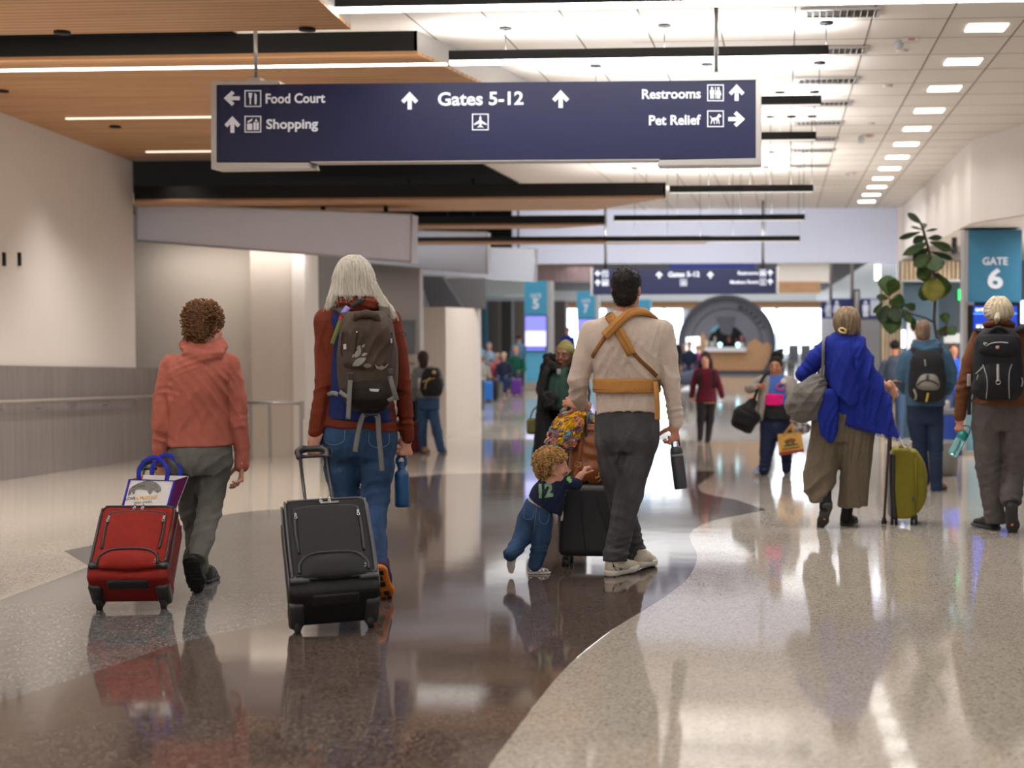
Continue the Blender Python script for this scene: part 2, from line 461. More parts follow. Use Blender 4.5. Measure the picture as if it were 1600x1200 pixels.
# timber ceiling rafts: planes following the ramp, black fascia, cut right ends
def raft(name, label, front, back, zf, th=.26, m=M_WOOD, endm=M_SILVER):
    """front/back: ((xl, xr), Y); zf(Y) gives the underside height"""
    (fl, fr), fy = front; (bl, br_), by = back
    t = thing(name, (lerp(fl, fr, .5), fy, zf(fy)), label, 'ceiling panel', 'timber ceiling rafts')
    A, B, C, D = Vector((fl, fy, zf(fy))), Vector((fr, fy, zf(fy))), Vector((br_, by, zf(by))), Vector((bl, by, zf(by)))
    up = Vector((0, 0, .03)); MB().prism([A, B, C, D], up).build('timber_soffit', m, t)
    hz = Vector((0, 0, th))
    MB().prism([A + up, B + up, B + hz, A + hz], (0, .04, 0)).build('fascia', M_BLACKM, t)
    MB().prism([B + up, C + up, C + hz, B + hz], (-.03, 0, 0)).build('end_plate', endm, t)
    return t
pB = hitB(650, 83); pB2 = hitB(745, 128)
fyB = hitB(300, 90).y
sl = (pB2.x - pB.x) / (pB2.y - pB.y)
yb = wb.y
tB = raft('ceiling_raft', 'broad timber slat ceiling raft meeting the white left wall', ((-9.3, pB.x), fyB), ((wb.x - .3, pB.x + sl * (yb - fyB)), yb), zB, .27)
zA = lambda Y: CAMZ + 2.34
pa = plane_hit(550, 47, CAMZ + 2.34, 0); pa0 = plane_hit(585, 5, CAMZ + 2.34, 0)
raft('ceiling_raft', 'timber ceiling raft at the very top of the picture, nearest the camera', ((-9.3, pa0.x - .3), 9.2), ((-9.3, pa.x), plane_hit(300, 50, CAMZ + 2.34, 0).y), zA, .2)
zC_ = lambda Y: CAMZ + 1.60
raft('ceiling_raft', 'long black-edged timber raft hanging just beneath the large blue sign', ((P(209, 300, 18.3).x, P(1040, 300, 18.3).x), 18.3), ((P(209, 300, 20.2).x, P(930, 300, 20.2).x), 20.2), zC_, .2)
zD_ = lambda Y: CAMZ + 1.50
raft('ceiling_raft', 'short black-edged timber raft hanging over the second grey bulkhead', ((-8.4, P(945, 350, 21.8).x), 21.8), ((-8.4, P(870, 350, 22.6).x), 22.6), zD_, .15)
raft('ceiling_raft', 'far thin black raft over the last grey bulkhead', ((-7.4, P(1110, 377, 24.0).x), 24.0), ((-7.4, P(1100, 377, 24.6).x), 24.6), lambda Y: CAMZ + 1.36, .1)
mb = MB(); mb.add([(-13, 12.4, ZC - .01), (-13, 32, ZC - .01), (-4.9, 32, ZC - .01), (-4.9, 12.4, ZC - .01)], [(0, 1, 2, 3)]); structure('trim_4', mb, M_DARK)  # black sheet standing in for the dark void over the rafts
# lines of light and downlights set in the timber
M_LED = mat('lit_diffuser', (255, 246, 232), .5, emit=4.0)
M_LEDS = mat('dim_led_line', (255, 240, 220), .5, emit=.7)
def led_line(a, b, w, label, m=M_LED):
    mb = MB(); mb.box((a + b) / 2, ((b - a).length, w, .016)); o = mb.build('led_line', m); return tag(o, label, 'light line', 'light lines in the timber rafts')
for (l, r, y, lab, mm, w) in ((-60, 702, 113, 'bright light line running into the suspended strip right of the timber', M_LED, .05),
                         (103, 560, 184.5, 'thin light line in the timber, second from the front', M_LEDS, .022), (228, 600, 236.5, 'thin light line in the timber, near its back edge', M_LEDS, .022)):
    a = hitB(l, y); b = hitB(r, y); b.y = a.y; b.z = a.z = zB(a.y) - .008
    if w == .05: a.y = b.y = 12.5; a.z = b.z = CAMZ + 2.285; b.x = -2.98; a.x = -9.2
    led_line(a, b, w, lab, mm)
for i, (x, y) in enumerate(((97, 49), (480, 44), (3, 141), (180, 197))):
    p = hitB(x, y) if y > 60 else plane_hit(x, y, CAMZ + 2.34, 0)
    mb = MB(); mb.cyl(p - Vector((0, 0, .02)), p + Vector((0, 0, .01)), .065); o = mb.build('downlight', M_BLACKM)
    tag(o, 'round black recessed downlight in the timber ceiling, ' + ('left one of the top raft', 'right one of the top raft', 'beside the left picture edge', 'between two thin light lines')[i], 'downlight', 'downlights in the timber')

# suspended strip lights
for i, (Y, H, x0, x1, below) in enumerate(STRIPS):
    if Y < 10: 
        continue
    z = CAMZ + H
    t = thing('strip_light', ((x0 + x1) / 2, Y, z), ['bright strip light across the very top of the picture', 'lit strip light ending over the right of the large sign, brightest below',
        'black strip light poking out right of the sign, upper of two', 'black strip light poking out right of the sign, lower of two', 'black strip light just below the sign, continuing the timber raft',
        'black strip light second from the end wall', 'farthest black strip light, nearest the white end wall'][i - 6], 'strip light', 'suspended strip lights')
    MB().box(((x0 + x1) / 2, Y, z + .072), (x1 - x0, .09, .085)).build('housing', M_BLACKM, t)
    if below:
        MB().box(((x0 + x1) / 2, Y, z + .015), (x1 - x0 - .01, .088, .03)).build('diffuser', mat('strip_diffuser', (255, 250, 242), .5, emit=7.0), t)
    else: MB().box(((x0 + x1) / 2, Y, z + .026), (x1 - x0 - .02, .05, .008)).build('diffuser', mat('dim_strip_diffuser', (235, 230, 225), .5, emit=.5), t)
    n = 3 if i < 9 else 6
    for k in range(n):
        x = lerp(x0 + .5, x1 - .02, k / (n - 1))
        MB().cyl((x, Y, z + .1), (x, Y, ZC), .004, 6).build('hanger', M_BLACKM, t)
        MB().cyl((x, Y, ZC - .02), (x, Y, ZC), .06, 12).build('hanger_plate', M_BLACKM, t)
# recessed square lamps, vents, alarms
M_LAMP = mat('lit_square_lamp', (255, 252, 246), .5, emit=3.5)
for k in range(0, 13):
    Y = 12.83 + 1.645 * k
    if Y > 32.5: break
    mb = MB(); mb.box((1.775, Y, ZC - .004), (.34, .32, .01)); o = mb.build('ceiling_light', M_LAMP)
    tag(o, 'square recessed ceiling light on the right, %s of the receding row' % ('nearest', 'second', 'third', 'fourth', 'fifth', 'sixth', 'seventh', 'eighth', 'ninth', 'tenth', 'eleventh', 'twelfth', 'farthest')[k], 'ceiling light', 'row of square ceiling lights')
M_LOUV = mat('louvre_metal', (190, 186, 184), .4, .5)
for k, (px, py, w) in enumerate(((1313, 18, 116), (1302, 77, 100), (1292, 124, 94), (1288, 160, 82), (1279, 191, 74), (1274, 216, 68), (1270, 234, 66), (1265, 258, 60))):
    c = plane_hit(px, py, ZC, 0); W = w * c.y / FPX
    t = thing('ceiling_vent', c, 'slatted ceiling vent, %s of the row above the strip light ends' % ('nearest', 'second', 'third', 'fourth', 'fifth', 'sixth', 'seventh', 'farthest')[k], 'vent', 'ceiling vents')
    MB().box(c + Vector((0, 0, -.004)), (W, .3, .006)).build('backing', mat('vent_dark', (60, 56, 54), .8), t)
    f = MB()
    for s_ in (-1, 1): f.box(c + Vector((0, s_ * .15, -.012)), (W + .02, .03, .018)); f.box(c + Vector((s_ * W / 2, 0, -.012)), (.03, .32, .018))
    f.build('frame', M_LOUV, t)
    s_ = MB()
    for j in range(11): s_.box(c + Vector((lerp(-W / 2 + .03, W / 2 - .03, j / 10), 0, -.02)), (.006, .27, .03), Matrix.Rotation((j - 5) * .12, 3, 'Y'))
    s_.build('slats', M_LOUV, t)
for k, (px, py) in enumerate(((1415, 60), (1352, 211), (1330, 270))):
    c = plane_hit(px, py, ZC, 0)
    t = thing('fire_alarm', c, 'white ceiling fire alarm strobe, ' + ('nearest one, left of the square lights', 'middle one of three', 'farthest one')[k], 'fire alarm', 'ceiling fire alarms')
    MB().box(c + Vector((.04, 0, -.02)), (.16, .1, .04), None, .01).build('body', M_WHITE, t)
    MB().sphere(c + Vector((-.06, 0, -.055)), .045, 12).build('strobe', mat('clear_lens', (190, 190, 195), .15), t)
    vs, fs = text_mesh('FIRE', .035, .01, 'CENTER'); mb = MB()
    mb.add([c + Vector((.05 + v.x, -.051 - v.z, -.02 + v.y)) for v in vs], fs); mb.build('lettering', mat('alarm_red', (190, 50, 40), .5), t)
for k, (px, py) in enumerate(((1410, 78), (1387, 133), (1360, 192), (1345, 222))):
    c = plane_hit(px, py, ZC, 0); mb = MB(); mb.cyl(c - Vector((0, 0, .02)), c + Vector((0, 0, .005)), .055); o = mb.build('sprinkler_cover', M_WHITE)
    tag(o, 'small round ceiling sprinkler cover, %s of the line left of the square lights' % ('nearest', 'second', 'third', 'farthest')[k], 'sprinkler', 'ceiling sprinkler covers')

# right bulkhead wall: straight run, then turning out toward the right near the camera
XR = P(1517, 300, 20.7).x; ZBK = CAMZ + 1.42
yc = 20.7
mb = MB()
p1 = Vector((XR, yc, ZBK)); p2 = Vector((XR, 32.9, ZBK)); near = Vector((XR + 1.9, yc - 6.2, ZBK))
for (a, b) in ((p1, p2), (near, p1)):
    h = Vector((0, 0, ZC - ZBK)); n_ = Vector(((b - a).y, -(b - a).x, 0)).normalized() * .2
    mb.prism([a, b, b + h, a + h], n_)
structure('wall_right', mb, M_WHITE)
mb = MB(); dz_ = Vector((0, 0, -.008)); mb.add([near + dz_, p1 + dz_, p2 + dz_, (14, 32.9, ZBK - .008), (14, near.y, ZBK - .008)], [(0, 1, 2, 3, 4)]); structure('trim_5', mb, M_WHITE)
# end header
YH = 32.7
xl, xr = P(560, 400, YH).x, XR + .2
zb_ = P(1100, 411, YH).z
mb = MB(); mb.box(((xl + xr) / 2, YH + .2, (zb_ + ZC) / 2), (xr - xl, .4, ZC - zb_)); structure('wall_header', mb, M_COOLW)
mb = MB(); pL, pR = P(1401, 400, YH), P(1416, 400, YH); mb.box(((pL.x + pR.x) / 2 + .05, YH - .15, ZC / 2), (pR.x - pL.x + .1, .3, ZC)); structure('trim_6', mb, M_WHITE)

# left: angled grey bulkheads hung under the rafts
def bulk(label, px, Y, th, m):
    pts = [P(x, y, Y) for x, y in px]; t = thing('bulkhead_panel', pts[0], label, 'bulkhead', 'hanging grey bulkheads')
    MB().prism(pts, (0, th, 0)).build('panel', m, t)
    mbx = MB()
    for (a, b) in zip(pts, pts[1:] + pts[:1]): mbx.cyl(a - Vector((0, .006, 0)), b - Vector((0, .006, 0)), .012, 6)
    mbx.build('edge_trim', M_SILVER, t)
    return t, pts
t1, _ = bulk('long pale grey hanging bulkhead beside the white-haired head, nearest of three', [(213, 318), (643, 335), (642, 410), (213, 376)], 19.15, .35, M_COOLW)
for k, (x, y) in enumerate(((250, 318), (384, 322), (505, 327), (603, 331))):
    a = P(x, y, 19.3); MB().box(a + Vector((0, 0, .06)), (.05, .05, .14)).build('hanger', M_BLACKM, t1)
tb2, _ = bulk('second pale grey hanging bulkhead, between the longest and the last', [(560, 358), (761, 363), (761, 428), (540, 409)], 25.15, .3, M_COOLW)
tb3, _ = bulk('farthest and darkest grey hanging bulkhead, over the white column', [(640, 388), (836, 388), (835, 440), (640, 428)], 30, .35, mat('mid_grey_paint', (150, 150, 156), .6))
for t_, Y_, xs, py_ in ((tb2, 25.3, (640, 740), 364), (tb3, 30.2, (700, 810), 389)):
    for x in xs: a = P(x, py_, Y_); MB().cyl(a, Vector((a.x, a.y, ZC)), .02, 8).build('hanger', M_BLACKM, t_)
# left alcove walls and columns
def wallpx(name, x0, x1, ytop, Y, m, th=.25, z0=None):
    a, b = P(x0, ytop, Y), P(x1, ytop, Y); z0 = fz(Y) - .02 if z0 is None else z0
    mb = MB(); mb.box(((a.x + b.x) / 2, Y + th / 2, (a.z + z0) / 2), (b.x - a.x, th, a.z - z0)); return structure(name, mb, m)
wallpx('wall_alcove', 150, 396, 335, 20.3, M_BEIGE)
wallpx('wall_alcove_side', 390, 458, 345, 20.0, M_BEIGE, .5)
wallpx('trim_7', 455, 475, 350, 19.95, M_WHITE, .6)
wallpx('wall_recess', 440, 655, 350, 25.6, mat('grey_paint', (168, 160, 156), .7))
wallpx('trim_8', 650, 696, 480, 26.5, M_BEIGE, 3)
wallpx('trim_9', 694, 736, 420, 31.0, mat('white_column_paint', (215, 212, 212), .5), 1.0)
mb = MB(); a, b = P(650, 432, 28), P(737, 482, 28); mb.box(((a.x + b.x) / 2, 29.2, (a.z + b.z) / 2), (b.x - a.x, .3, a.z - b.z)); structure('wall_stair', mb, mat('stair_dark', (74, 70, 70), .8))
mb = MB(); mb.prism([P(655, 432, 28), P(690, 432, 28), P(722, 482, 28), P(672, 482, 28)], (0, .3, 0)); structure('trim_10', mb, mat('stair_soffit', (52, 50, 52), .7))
# railing of the ramp
rl = thing('guard_rail', F(430, 719), 'slim grey metal guard rail in front of the beige alcove wall', 'railing')
YR = F(430, 719).y
a, b = P(375, 629, YR), P(472, 630, YR); MB().tube([a, b], .022).build('top_rail', M_METAL, rl)
for x in (391, 421, 470):
    p = P(x, 629, YR); MB().box((p.x, YR, (p.z + fz(YR)) / 2), (.035, .035, p.z - fz(YR))).build('post', M_METAL, rl)
p = P(474, 640, YR); MB().box((p.x, YR - .05, p.z), (.05, .03, .25)).build('end_plate', M_METAL, rl)

# ------------------------------------------------------------------ far zone
ZF = 5.5
mb = MB(); mb.box((-11.2, 30.9, 4.1), (10.5, .2, 1.4)); structure('wall_void_backing', mb, M_DARK)  # added black backing, stands in for the dark void behind the rafts
mb = MB(); mb.add([(-20, 33, ZF), (-20, 80, ZF), (16, 80, ZF), (16, 33, ZF)], [(0, 1, 2, 3)]); structure('ceiling_far', mb, M_WHITE)
YW = 76
def rectpx(name, x0, y0, x1, y1, Y, m, th=.2):
    a, b = P(x0, y0, Y), P(x1, y1, Y); mb = MB(); mb.box(((a.x + b.x) / 2, Y + th / 2, (a.z + b.z) / 2), (b.x - a.x, th, a.z - b.z)); return structure(name, mb, m)
mb = MB(); a, b = P(600, 600, YW), P(1700, 480, YW); mb.box(((a.x + b.x) / 2, YW + .5, 2.5), (b.x - a.x, .3, 7)); structure('wall_far', mb, mat('far_wall_grey', (150, 150, 152), .7))
M_SKY = mat('bright_daylight', (226, 240, 255), .5, emit=2.6)
for i, (x0, x1) in enumerate(((886, 926), (930, 946), (1040, 1066), (1186, 1211), (1216, 1284), (1000, 1036), (790, 812))):
    rectpx('window_%d' % (i + 1), x0, 482, x1, 552, YW - .1, M_SKY, .15)
rectpx('trim_11', 700, 470, 1400, 482, YW - .8, M_WOODF, .5)
rectpx('trim_12', 700, 455, 1400, 470, YW - 1.6, mat('duct_grey', (196, 202, 206), .4), 1)
rectpx('trim_13', 820, 404, 925, 440, YW - 4, wood_mat('pinkish_slats', (150, 120, 120), (190, 165, 165), (9, 1, 1)), .3)
rectpx('trim_14', 1215, 440, 1282, 458, 66, M_WOODF, .4)
rectpx('trim_15', 1215, 405, 1300, 441, 66.2, mat('bright_white_soffit', (250, 242, 232), .6), .4)  # plain bright white block, no emission
rectpx('trim_16', 730, 428, 820, 462, 72, mat('white_duct', (214, 222, 224), .4), 1.2)
mb = MB(); mb.prism([P(1276, 461, 60), P(1405, 380, 36), P(1405, 470, 36), P(1276, 470, 60)], (.3, 0, 0)); structure('wall_far_right', mb, mat('glass_band_grey', (176, 186, 192), .25))
# seating-bay columns on the far left
for i, (x0, x1, c) in enumerate(((737, 760, (40, 84, 104)), (758, 780, (86, 78, 72)), (782, 800, (52, 50, 50)), (862, 884, (70, 60, 56)), (802, 820, (110, 100, 92)))):
    rectpx('trim_%d' % (17 + i), x0, 470, x1, 566, 66 + i * .7, mat('bay_column_%d' % i, c, .6), .6)
# ================================================================== modelling in clay: signed distance shapes -> one smooth mesh
def V(*a): return np.array(a, dtype=np.float64)
def A3(v): return np.array((v[0], v[1], v[2]), dtype=np.float64)
class Clay:
    def __init__(s, k=.02): s.ops = []; s.k = k
    def _add(s, fn, lo, hi, k, sub=False):
        s.ops.append((fn, np.array(lo, float), np.array(hi, float), s.k if k is None else k, sub)); return s
    def cone(s, a, b, ra, rb=None, k=None, flat=None, sub=False):
        a, b = A3(a), A3(b); rb = ra if rb is None else rb
        ba = b - a; L2 = max(1e-12, float(ba @ ba)); R = max(ra, rb)
        def fn(x, y, z):
            dx, dy, dz = x - a[0], y - a[1], z - a[2]
            h = np.clip((dx * ba[0] + dy * ba[1] + dz * ba[2]) / L2, 0, 1)
            ex, ey, ez = dx - h * ba[0], dy - h * ba[1], dz - h * ba[2]
            r = ra + (rb - ra) * h
            if flat is not None:
                n, q = flat; c = (ex * n[0] + ey * n[1] + ez * n[2]) * (1 / q - 1)
                return (np.sqrt((ex + c * n[0]) ** 2 + (ey + c * n[1]) ** 2 + (ez + c * n[2]) ** 2) - r) * min(1, q * 1.25)
            return np.sqrt(ex * ex + ey * ey + ez * ez) - r
        return s._add(fn, np.minimum(a, b) - R, np.maximum(a, b) + R, k, sub)
    def chain(s, pts, k=None, flat=None):            # [(point, radius), ...]
        for (a, ra), (b, rb) in zip(pts, pts[1:]): s.cone(a, b, ra, rb, k, flat)
        return s
    def ell(s, c, r, R=None, k=None, sub=False):
        c = A3(c); r = np.array(r, float); M = np.array(R if R is not None else Matrix.Identity(3), float)   # columns: local axes
        def fn(x, y, z):
            dx, dy, dz = x - c[0], y - c[1], z - c[2]
            l = [M[0, i] * dx + M[1, i] * dy + M[2, i] * dz for i in range(3)]
            k0 = np.sqrt((l[0] / r[0]) ** 2 + (l[1] / r[1]) ** 2 + (l[2] / r[2]) ** 2)
            k1 = np.sqrt((l[0] / r[0] ** 2) ** 2 + (l[1] / r[1] ** 2) ** 2 + (l[2] / r[2] ** 2) ** 2) + 1e-9
            return k0 * (k0 - 1) / k1
        m = r.max()
        return s._add(fn, c - m, c + m, k, sub)
    def box(s, c, hs, R=None, rnd=.01, k=None, sub=False):
        c = A3(c); hs = np.array(hs, float); M = np.array(R if R is not None else Matrix.Identity(3), float)
        def fn(x, y, z):
            dx, dy, dz = x - c[0], y - c[1], z - c[2]
            q = [np.abs(M[0, i] * dx + M[1, i] * dy + M[2, i] * dz) - hs[i] + rnd for i in range(3)]
            o = np.sqrt(sum(np.maximum(t, 0) ** 2 for t in q))
            return o + np.minimum(np.maximum(q[0], np.maximum(q[1], q[2])), 0) - rnd
        m = float(np.linalg.norm(hs))
        return s._add(fn, c - m, c + m, k, sub)
    def loft(s, st, n=2.3, k=None, sub=False, cap=.012):   # stations (z, cx, cy, rx, ry)
        st = np.array(sorted(st), float); zz = st[:, 0]
        # smooth the profile between stations
        zf = np.linspace(zz[0], zz[-1], 160)
        def smooth(col):
            d = np.gradient(st[:, col], zz) if len(zz) > 2 else np.full(len(zz), (st[-1, col] - st[0, col]) / (zz[-1] - zz[0]))
            i = np.clip(np.searchsorted(zz, zf, 'right') - 1, 0, len(zz) - 2); h = zz[i + 1] - zz[i]; t = (zf - zz[i]) / h
            return ((2 * t ** 3 - 3 * t ** 2 + 1) * st[i, col] + (t ** 3 - 2 * t ** 2 + t) * h * d[i] + (-2 * t ** 3 + 3 * t ** 2) * st[i + 1, col] + (t ** 3 - t ** 2) * h * d[i + 1])
        T = [smooth(c) for c in range(1, 5)]
        def fn(x, y, z):
            zz_ = np.broadcast_to(z, np.broadcast(x, y, z).shape)
            cx, cy, rx, ry = [np.interp(z, zf, t) for t in T]
            u = np.abs((x - cx) / rx); v = np.abs((y - cy) / ry)
            d = ((u ** n + v ** n) ** (1 / n) - 1) * np.minimum(rx, ry)
            dz = np.maximum(zz[0] - z, z - zz[-1])
            a = np.maximum(d, -1e9); return np.maximum(a, dz) if cap <= 0 else np.where((a > -cap) & (dz > -cap), np.sqrt(np.maximum(a + cap, 0) ** 2 + np.maximum(dz + cap, 0) ** 2) - cap, np.maximum(a, dz))
        lo = (float((st[:, 1] - st[:, 3]).min()), float((st[:, 2] - st[:, 4]).min()), zz[0]); hi = (float((st[:, 1] + st[:, 3]).max()), float((st[:, 2] + st[:, 4]).max()), zz[-1])
        return s._add(fn, lo, hi, k, sub)
    def cut(s, p, n, k=.006):                          # remove the side n points to
        p = A3(p); n = A3(n); n = n / np.linalg.norm(n)
        s.ops.append(('cut', p, n, k, False)); return s
    def mesh(s, h=.01, smooth=1):
        add = [o for o in s.ops if o[0] != 'cut' and not o[4]]
        lo = np.min([o[1] for o in add], axis=0) - 3 * h; hi = np.max([o[2] for o in add], axis=0) + 3 * h
        n = np.ceil((hi - lo) / h).astype(int) + 1
        ax = [(lo[i] + h * np.arange(n[i])).astype(np.float32) for i in range(3)]
        Fd = np.full(n, 1.0, np.float32)
        for (fn, a, b, k, sub) in s.ops:
            if isinstance(fn, str):
                p, nn = a, b
                d = (ax[0][:, None, None] - p[0]) * nn[0] + (ax[1][None, :, None] - p[1]) * nn[1] + (ax[2][None, None, :] - p[2]) * nn[2]
                hh = np.maximum(k - np.abs(Fd - d), 0) / k
                Fd = np.maximum(Fd, d) + hh * hh * k * .25
                continue
            m = k + 4 * h
            i0 = np.clip(np.floor((a - m - lo) / h).astype(int), 0, n); i1 = np.clip(np.ceil((b + m - lo) / h).astype(int) + 1, 0, n)
            if (i1 <= i0).any(): continue
            sl = tuple(slice(i0[i], i1[i]) for i in range(3))
            d = fn(ax[0][sl[0]][:, None, None], ax[1][sl[1]][None, :, None], ax[2][sl[2]][None, None, :]).astype(np.float32)
            f = Fd[sl]
            if sub:
                d = -d; hh = np.maximum(k - np.abs(f - d), 0) / k; Fd[sl] = np.maximum(f, d) + hh * hh * k * .25
            else:
                hh = np.maximum(k - np.abs(f - d), 0) / k; Fd[sl] = np.minimum(f, d) - hh * hh * k * .25
        return surface(Fd, lo, h, smooth)
def surface(Fd, lo, h, smooth):
    S = Fd < 0
    c = [S[a:S.shape[0] - 1 + a, b:S.shape[1] - 1 + b, d:S.shape[2] - 1 + d] for a in (0, 1) for b in (0, 1) for d in (0, 1)]
    cnt = sum(x.astype(np.int8) for x in c); act = np.argwhere((cnt > 0) & (cnt < 8))
    idx = np.full(cnt.shape, -1, np.int64); idx[act[:, 0], act[:, 1], act[:, 2]] = np.arange(len(act))
    cor = [(a, b, d) for a in (0, 1) for b in (0, 1) for d in (0, 1)]
    val = {q: Fd[act[:, 0] + q[0], act[:, 1] + q[1], act[:, 2] + q[2]] for q in cor}
    P_ = np.zeros((len(act), 3)); N_ = np.zeros(len(act))
    for q in cor:
        for axn in range(3):
            if q[axn]: continue
            q2 = list(q); q2[axn] = 1; q2 = tuple(q2)
            A, B = val[q], val[q2]; m = (A < 0) != (B < 0)
            t = np.where(m, A / np.where(m, A - B, 1), 0)
            pos = np.tile(np.array(q, float), (len(act), 1)); pos[:, axn] += t
            P_[m] += pos[m]; N_[m] += 1
    v = (act + P_ / np.maximum(N_, 1)[:, None]) * h + lo
    faces = []
    for axn in range(3):
        sl0 = [slice(1, -1)] * 3; sl0[axn] = slice(0, -1); sl1 = [slice(1, -1)] * 3; sl1[axn] = slice(1, None)
        a, b = S[tuple(sl0)], S[tuple(sl1)]
        e = np.argwhere(a != b)
        if not len(e): continue
        g = a[e[:, 0], e[:, 1], e[:, 2]]
        e = e + 1; e[:, axn] -= 1
        u, w = (axn + 1) % 3, (axn + 2) % 3
        def cell(du, dw):
            q = e.copy(); q[:, u] -= du; q[:, w] -= dw
            return idx[q[:, 0], q[:, 1], q[:, 2]]
        quad = np.stack([cell(1, 1), cell(0, 1), cell(0, 0), cell(1, 0)], 1)
        quad[~g] = quad[~g][:, ::-1]
        faces.append(quad)
    f = np.concatenate(faces); f = f[(f >= 0).all(1)]
    for _ in range(smooth):
        e = np.concatenate([f[:, [0, 1]], f[:, [1, 2]], f[:, [2, 3]], f[:, [3, 0]]])
        acc = np.zeros_like(v); num = np.zeros(len(v))
        np.add.at(acc, e[:, 0], v[e[:, 1]]); np.add.at(acc, e[:, 1], v[e[:, 0]]); np.add.at(num, e[:, 0], 1); np.add.at(num, e[:, 1], 1)
        v = v * .5 + .5 * acc / np.maximum(num, 1)[:, None]
    return v, f
def vnormals(v, f):
    n = np.cross(v[f[:, 2]] - v[f[:, 0]], v[f[:, 3]] - v[f[:, 1]])
    out = np.zeros_like(v)
    for i in range(4): np.add.at(out, f[:, i], n)
    return out / (np.linalg.norm(out, axis=1)[:, None] + 1e-12)
def pn(v, f, seed=0):                                   # cheap smooth noise in -1..1
    r = np.random.RandomState(seed); o = np.zeros(len(v))
    q = v * f
    for i in range(3):
        a, b = r.normal(size=3), r.normal(size=3)
        o += np.sin(q @ a + 1.7 * np.sin(q @ b + r.rand() * 6) + r.rand() * 6)
    return o / 3
def np_mesh(name, v, f, smooth=True):
    me = bpy.data.meshes.new(name); nv, nf = len(v), len(f); w = f.shape[1]
    me.vertices.add(nv); me.vertices.foreach_set('co', np.ascontiguousarray(v, np.float32).ravel())
    me.loops.add(nf * w); me.loops.foreach_set('vertex_index', f.astype(np.int32).ravel())
    me.polygons.add(nf); me.polygons.foreach_set('loop_start', np.arange(0, nf * w, w, dtype=np.int32))
    me.polygons.foreach_set('use_smooth', np.full(nf, smooth))
    me.update(calc_edges=True)
    return me

class Figure:
    """a person or worn thing; px(..) reads positions from the photo at the figure's own depth"""
    def __init__(s, px, py, Y=None, yaw=0.0):
        b = F(px, py)
        if Y is not None: b = P(px, py, Y); b.z = fz(Y)
        s.B = b; s.Y = b.y; s.a = math.radians(yaw)
        s.M = Matrix.Translation(b) @ Matrix.Rotation(s.a, 4, 'Z'); s.I = s.M.inverted()
        s.H = Vector((-math.sin(s.a), math.cos(s.a), 0)); s.L = Vector((math.cos(s.a), math.sin(s.a), 0))
        s.s = FPX / (FWD.dot(b - CAM))                    # pixels per metre at the base
    def w(s, px, py, dy=0.0):
        d = ray(px, py); return CAM + d * ((s.B + s.H * dy - CAM).dot(s.H) / d.dot(s.H))
    def k(s, px, py, dy=0.0): return s.I @ s.w(px, py, dy)
    def g(s, px, py, dz=0.0): return s.I @ (F(px, py) + Vector((0, 0, dz)))
    def r(s, px): return px / s.s
    def ch(s, lst): return [(s.k(x, y, dy), s.r(r)) for (x, y, dy, r) in lst]
    def st(s, lst):                                       # (py, xl, xr, ry metres, dy) -> loft stations
        o = []
        for (py, xl, xr, ry, dy) in lst:
            a, b = s.k(xl, py, dy), s.k(xr, py, dy); o.append(((a.z + b.z) / 2, (a.x + b.x) / 2, dy, (b.x - a.x) / 2, ry))
        return o
    def empty(s, name, label, cat, group=None): s.root = thing(name, s.B, label, cat, group, (0, 0, s.a)); return s.root
    def folds(s, v, f, lst, base=.0015, bf=14, seed=1):
        n = vnormals(v, f); d = base * pn(v, bf, seed) + base * .6 * pn(v, bf * 2.3, seed + 5)
        for (px, py, ang, wl, amp, rad) in lst:           # fold lines run along ang (degrees, photo plane), wl and rad in pixels, amp in metres
            c = s.k(px, py); a = math.radians(ang); per = V(-math.sin(a), 0, math.cos(a)); al = V(math.cos(a), 0, math.sin(a))
            q = v - A3(c); R = s.r(rad); u = q @ per; w_ = q @ al
            ph = 2 * PI * u / s.r(wl) + 1.6 * pn(v, 9, seed + 3) + 5 * (w_ / max(R, 1e-6)) ** 2 * .25
            gate = .35 + .65 * np.clip(.5 + .9 * pn(v, 11, seed + len(lst)), 0, 1)
            d += gate * amp * np.exp(-(u * u + (w_ * .6) ** 2) / (R * R)) * (1 - 2 * np.abs(np.sin(ph / 2)) ** .8)
        return v + n * d[:, None]
    def clay(s, name, c, h, m, parent=None, folds=(), base=.0, smooth=1, seed=1, extra=None, bf=14):
        v, f = c.mesh(h, smooth)
        if folds or base: v = s.folds(v, f, folds, base, bf, seed)
        if extra is not None:
            for (v2, f2) in extra: f = np.concatenate([f, f2 + len(v)]); v = np.concatenate([v, v2])
        par = s.root if parent is None else parent
        me = np_mesh(name, v, f); o = link_mesh(name, me, m, par)
        return o, (v, f)
    def bvh(s, *vf):
        vs = []; fs = []
        for v, f in vf:
            n = len(vs); vs += [s.M @ Vector(x) for x in v]; fs += [tuple(int(i) + n for i in q) for q in f]
        return BVHTree.FromPolygons(vs, fs)
def on(bvh, px, py, off=.004, default=None):               # the point of a surface seen at a pixel
    d = ray(px, py).normalized(); h = bvh.ray_cast(CAM, d)
    if h[0] is None:
        if default is None: return None
        p = P(px, py, default); h = bvh.find_nearest(p); return h[0] + h[1] * off, h[1]
    n = h[1] if h[1].dot(d) < 0 else -h[1]
    return h[0] + n * off, n
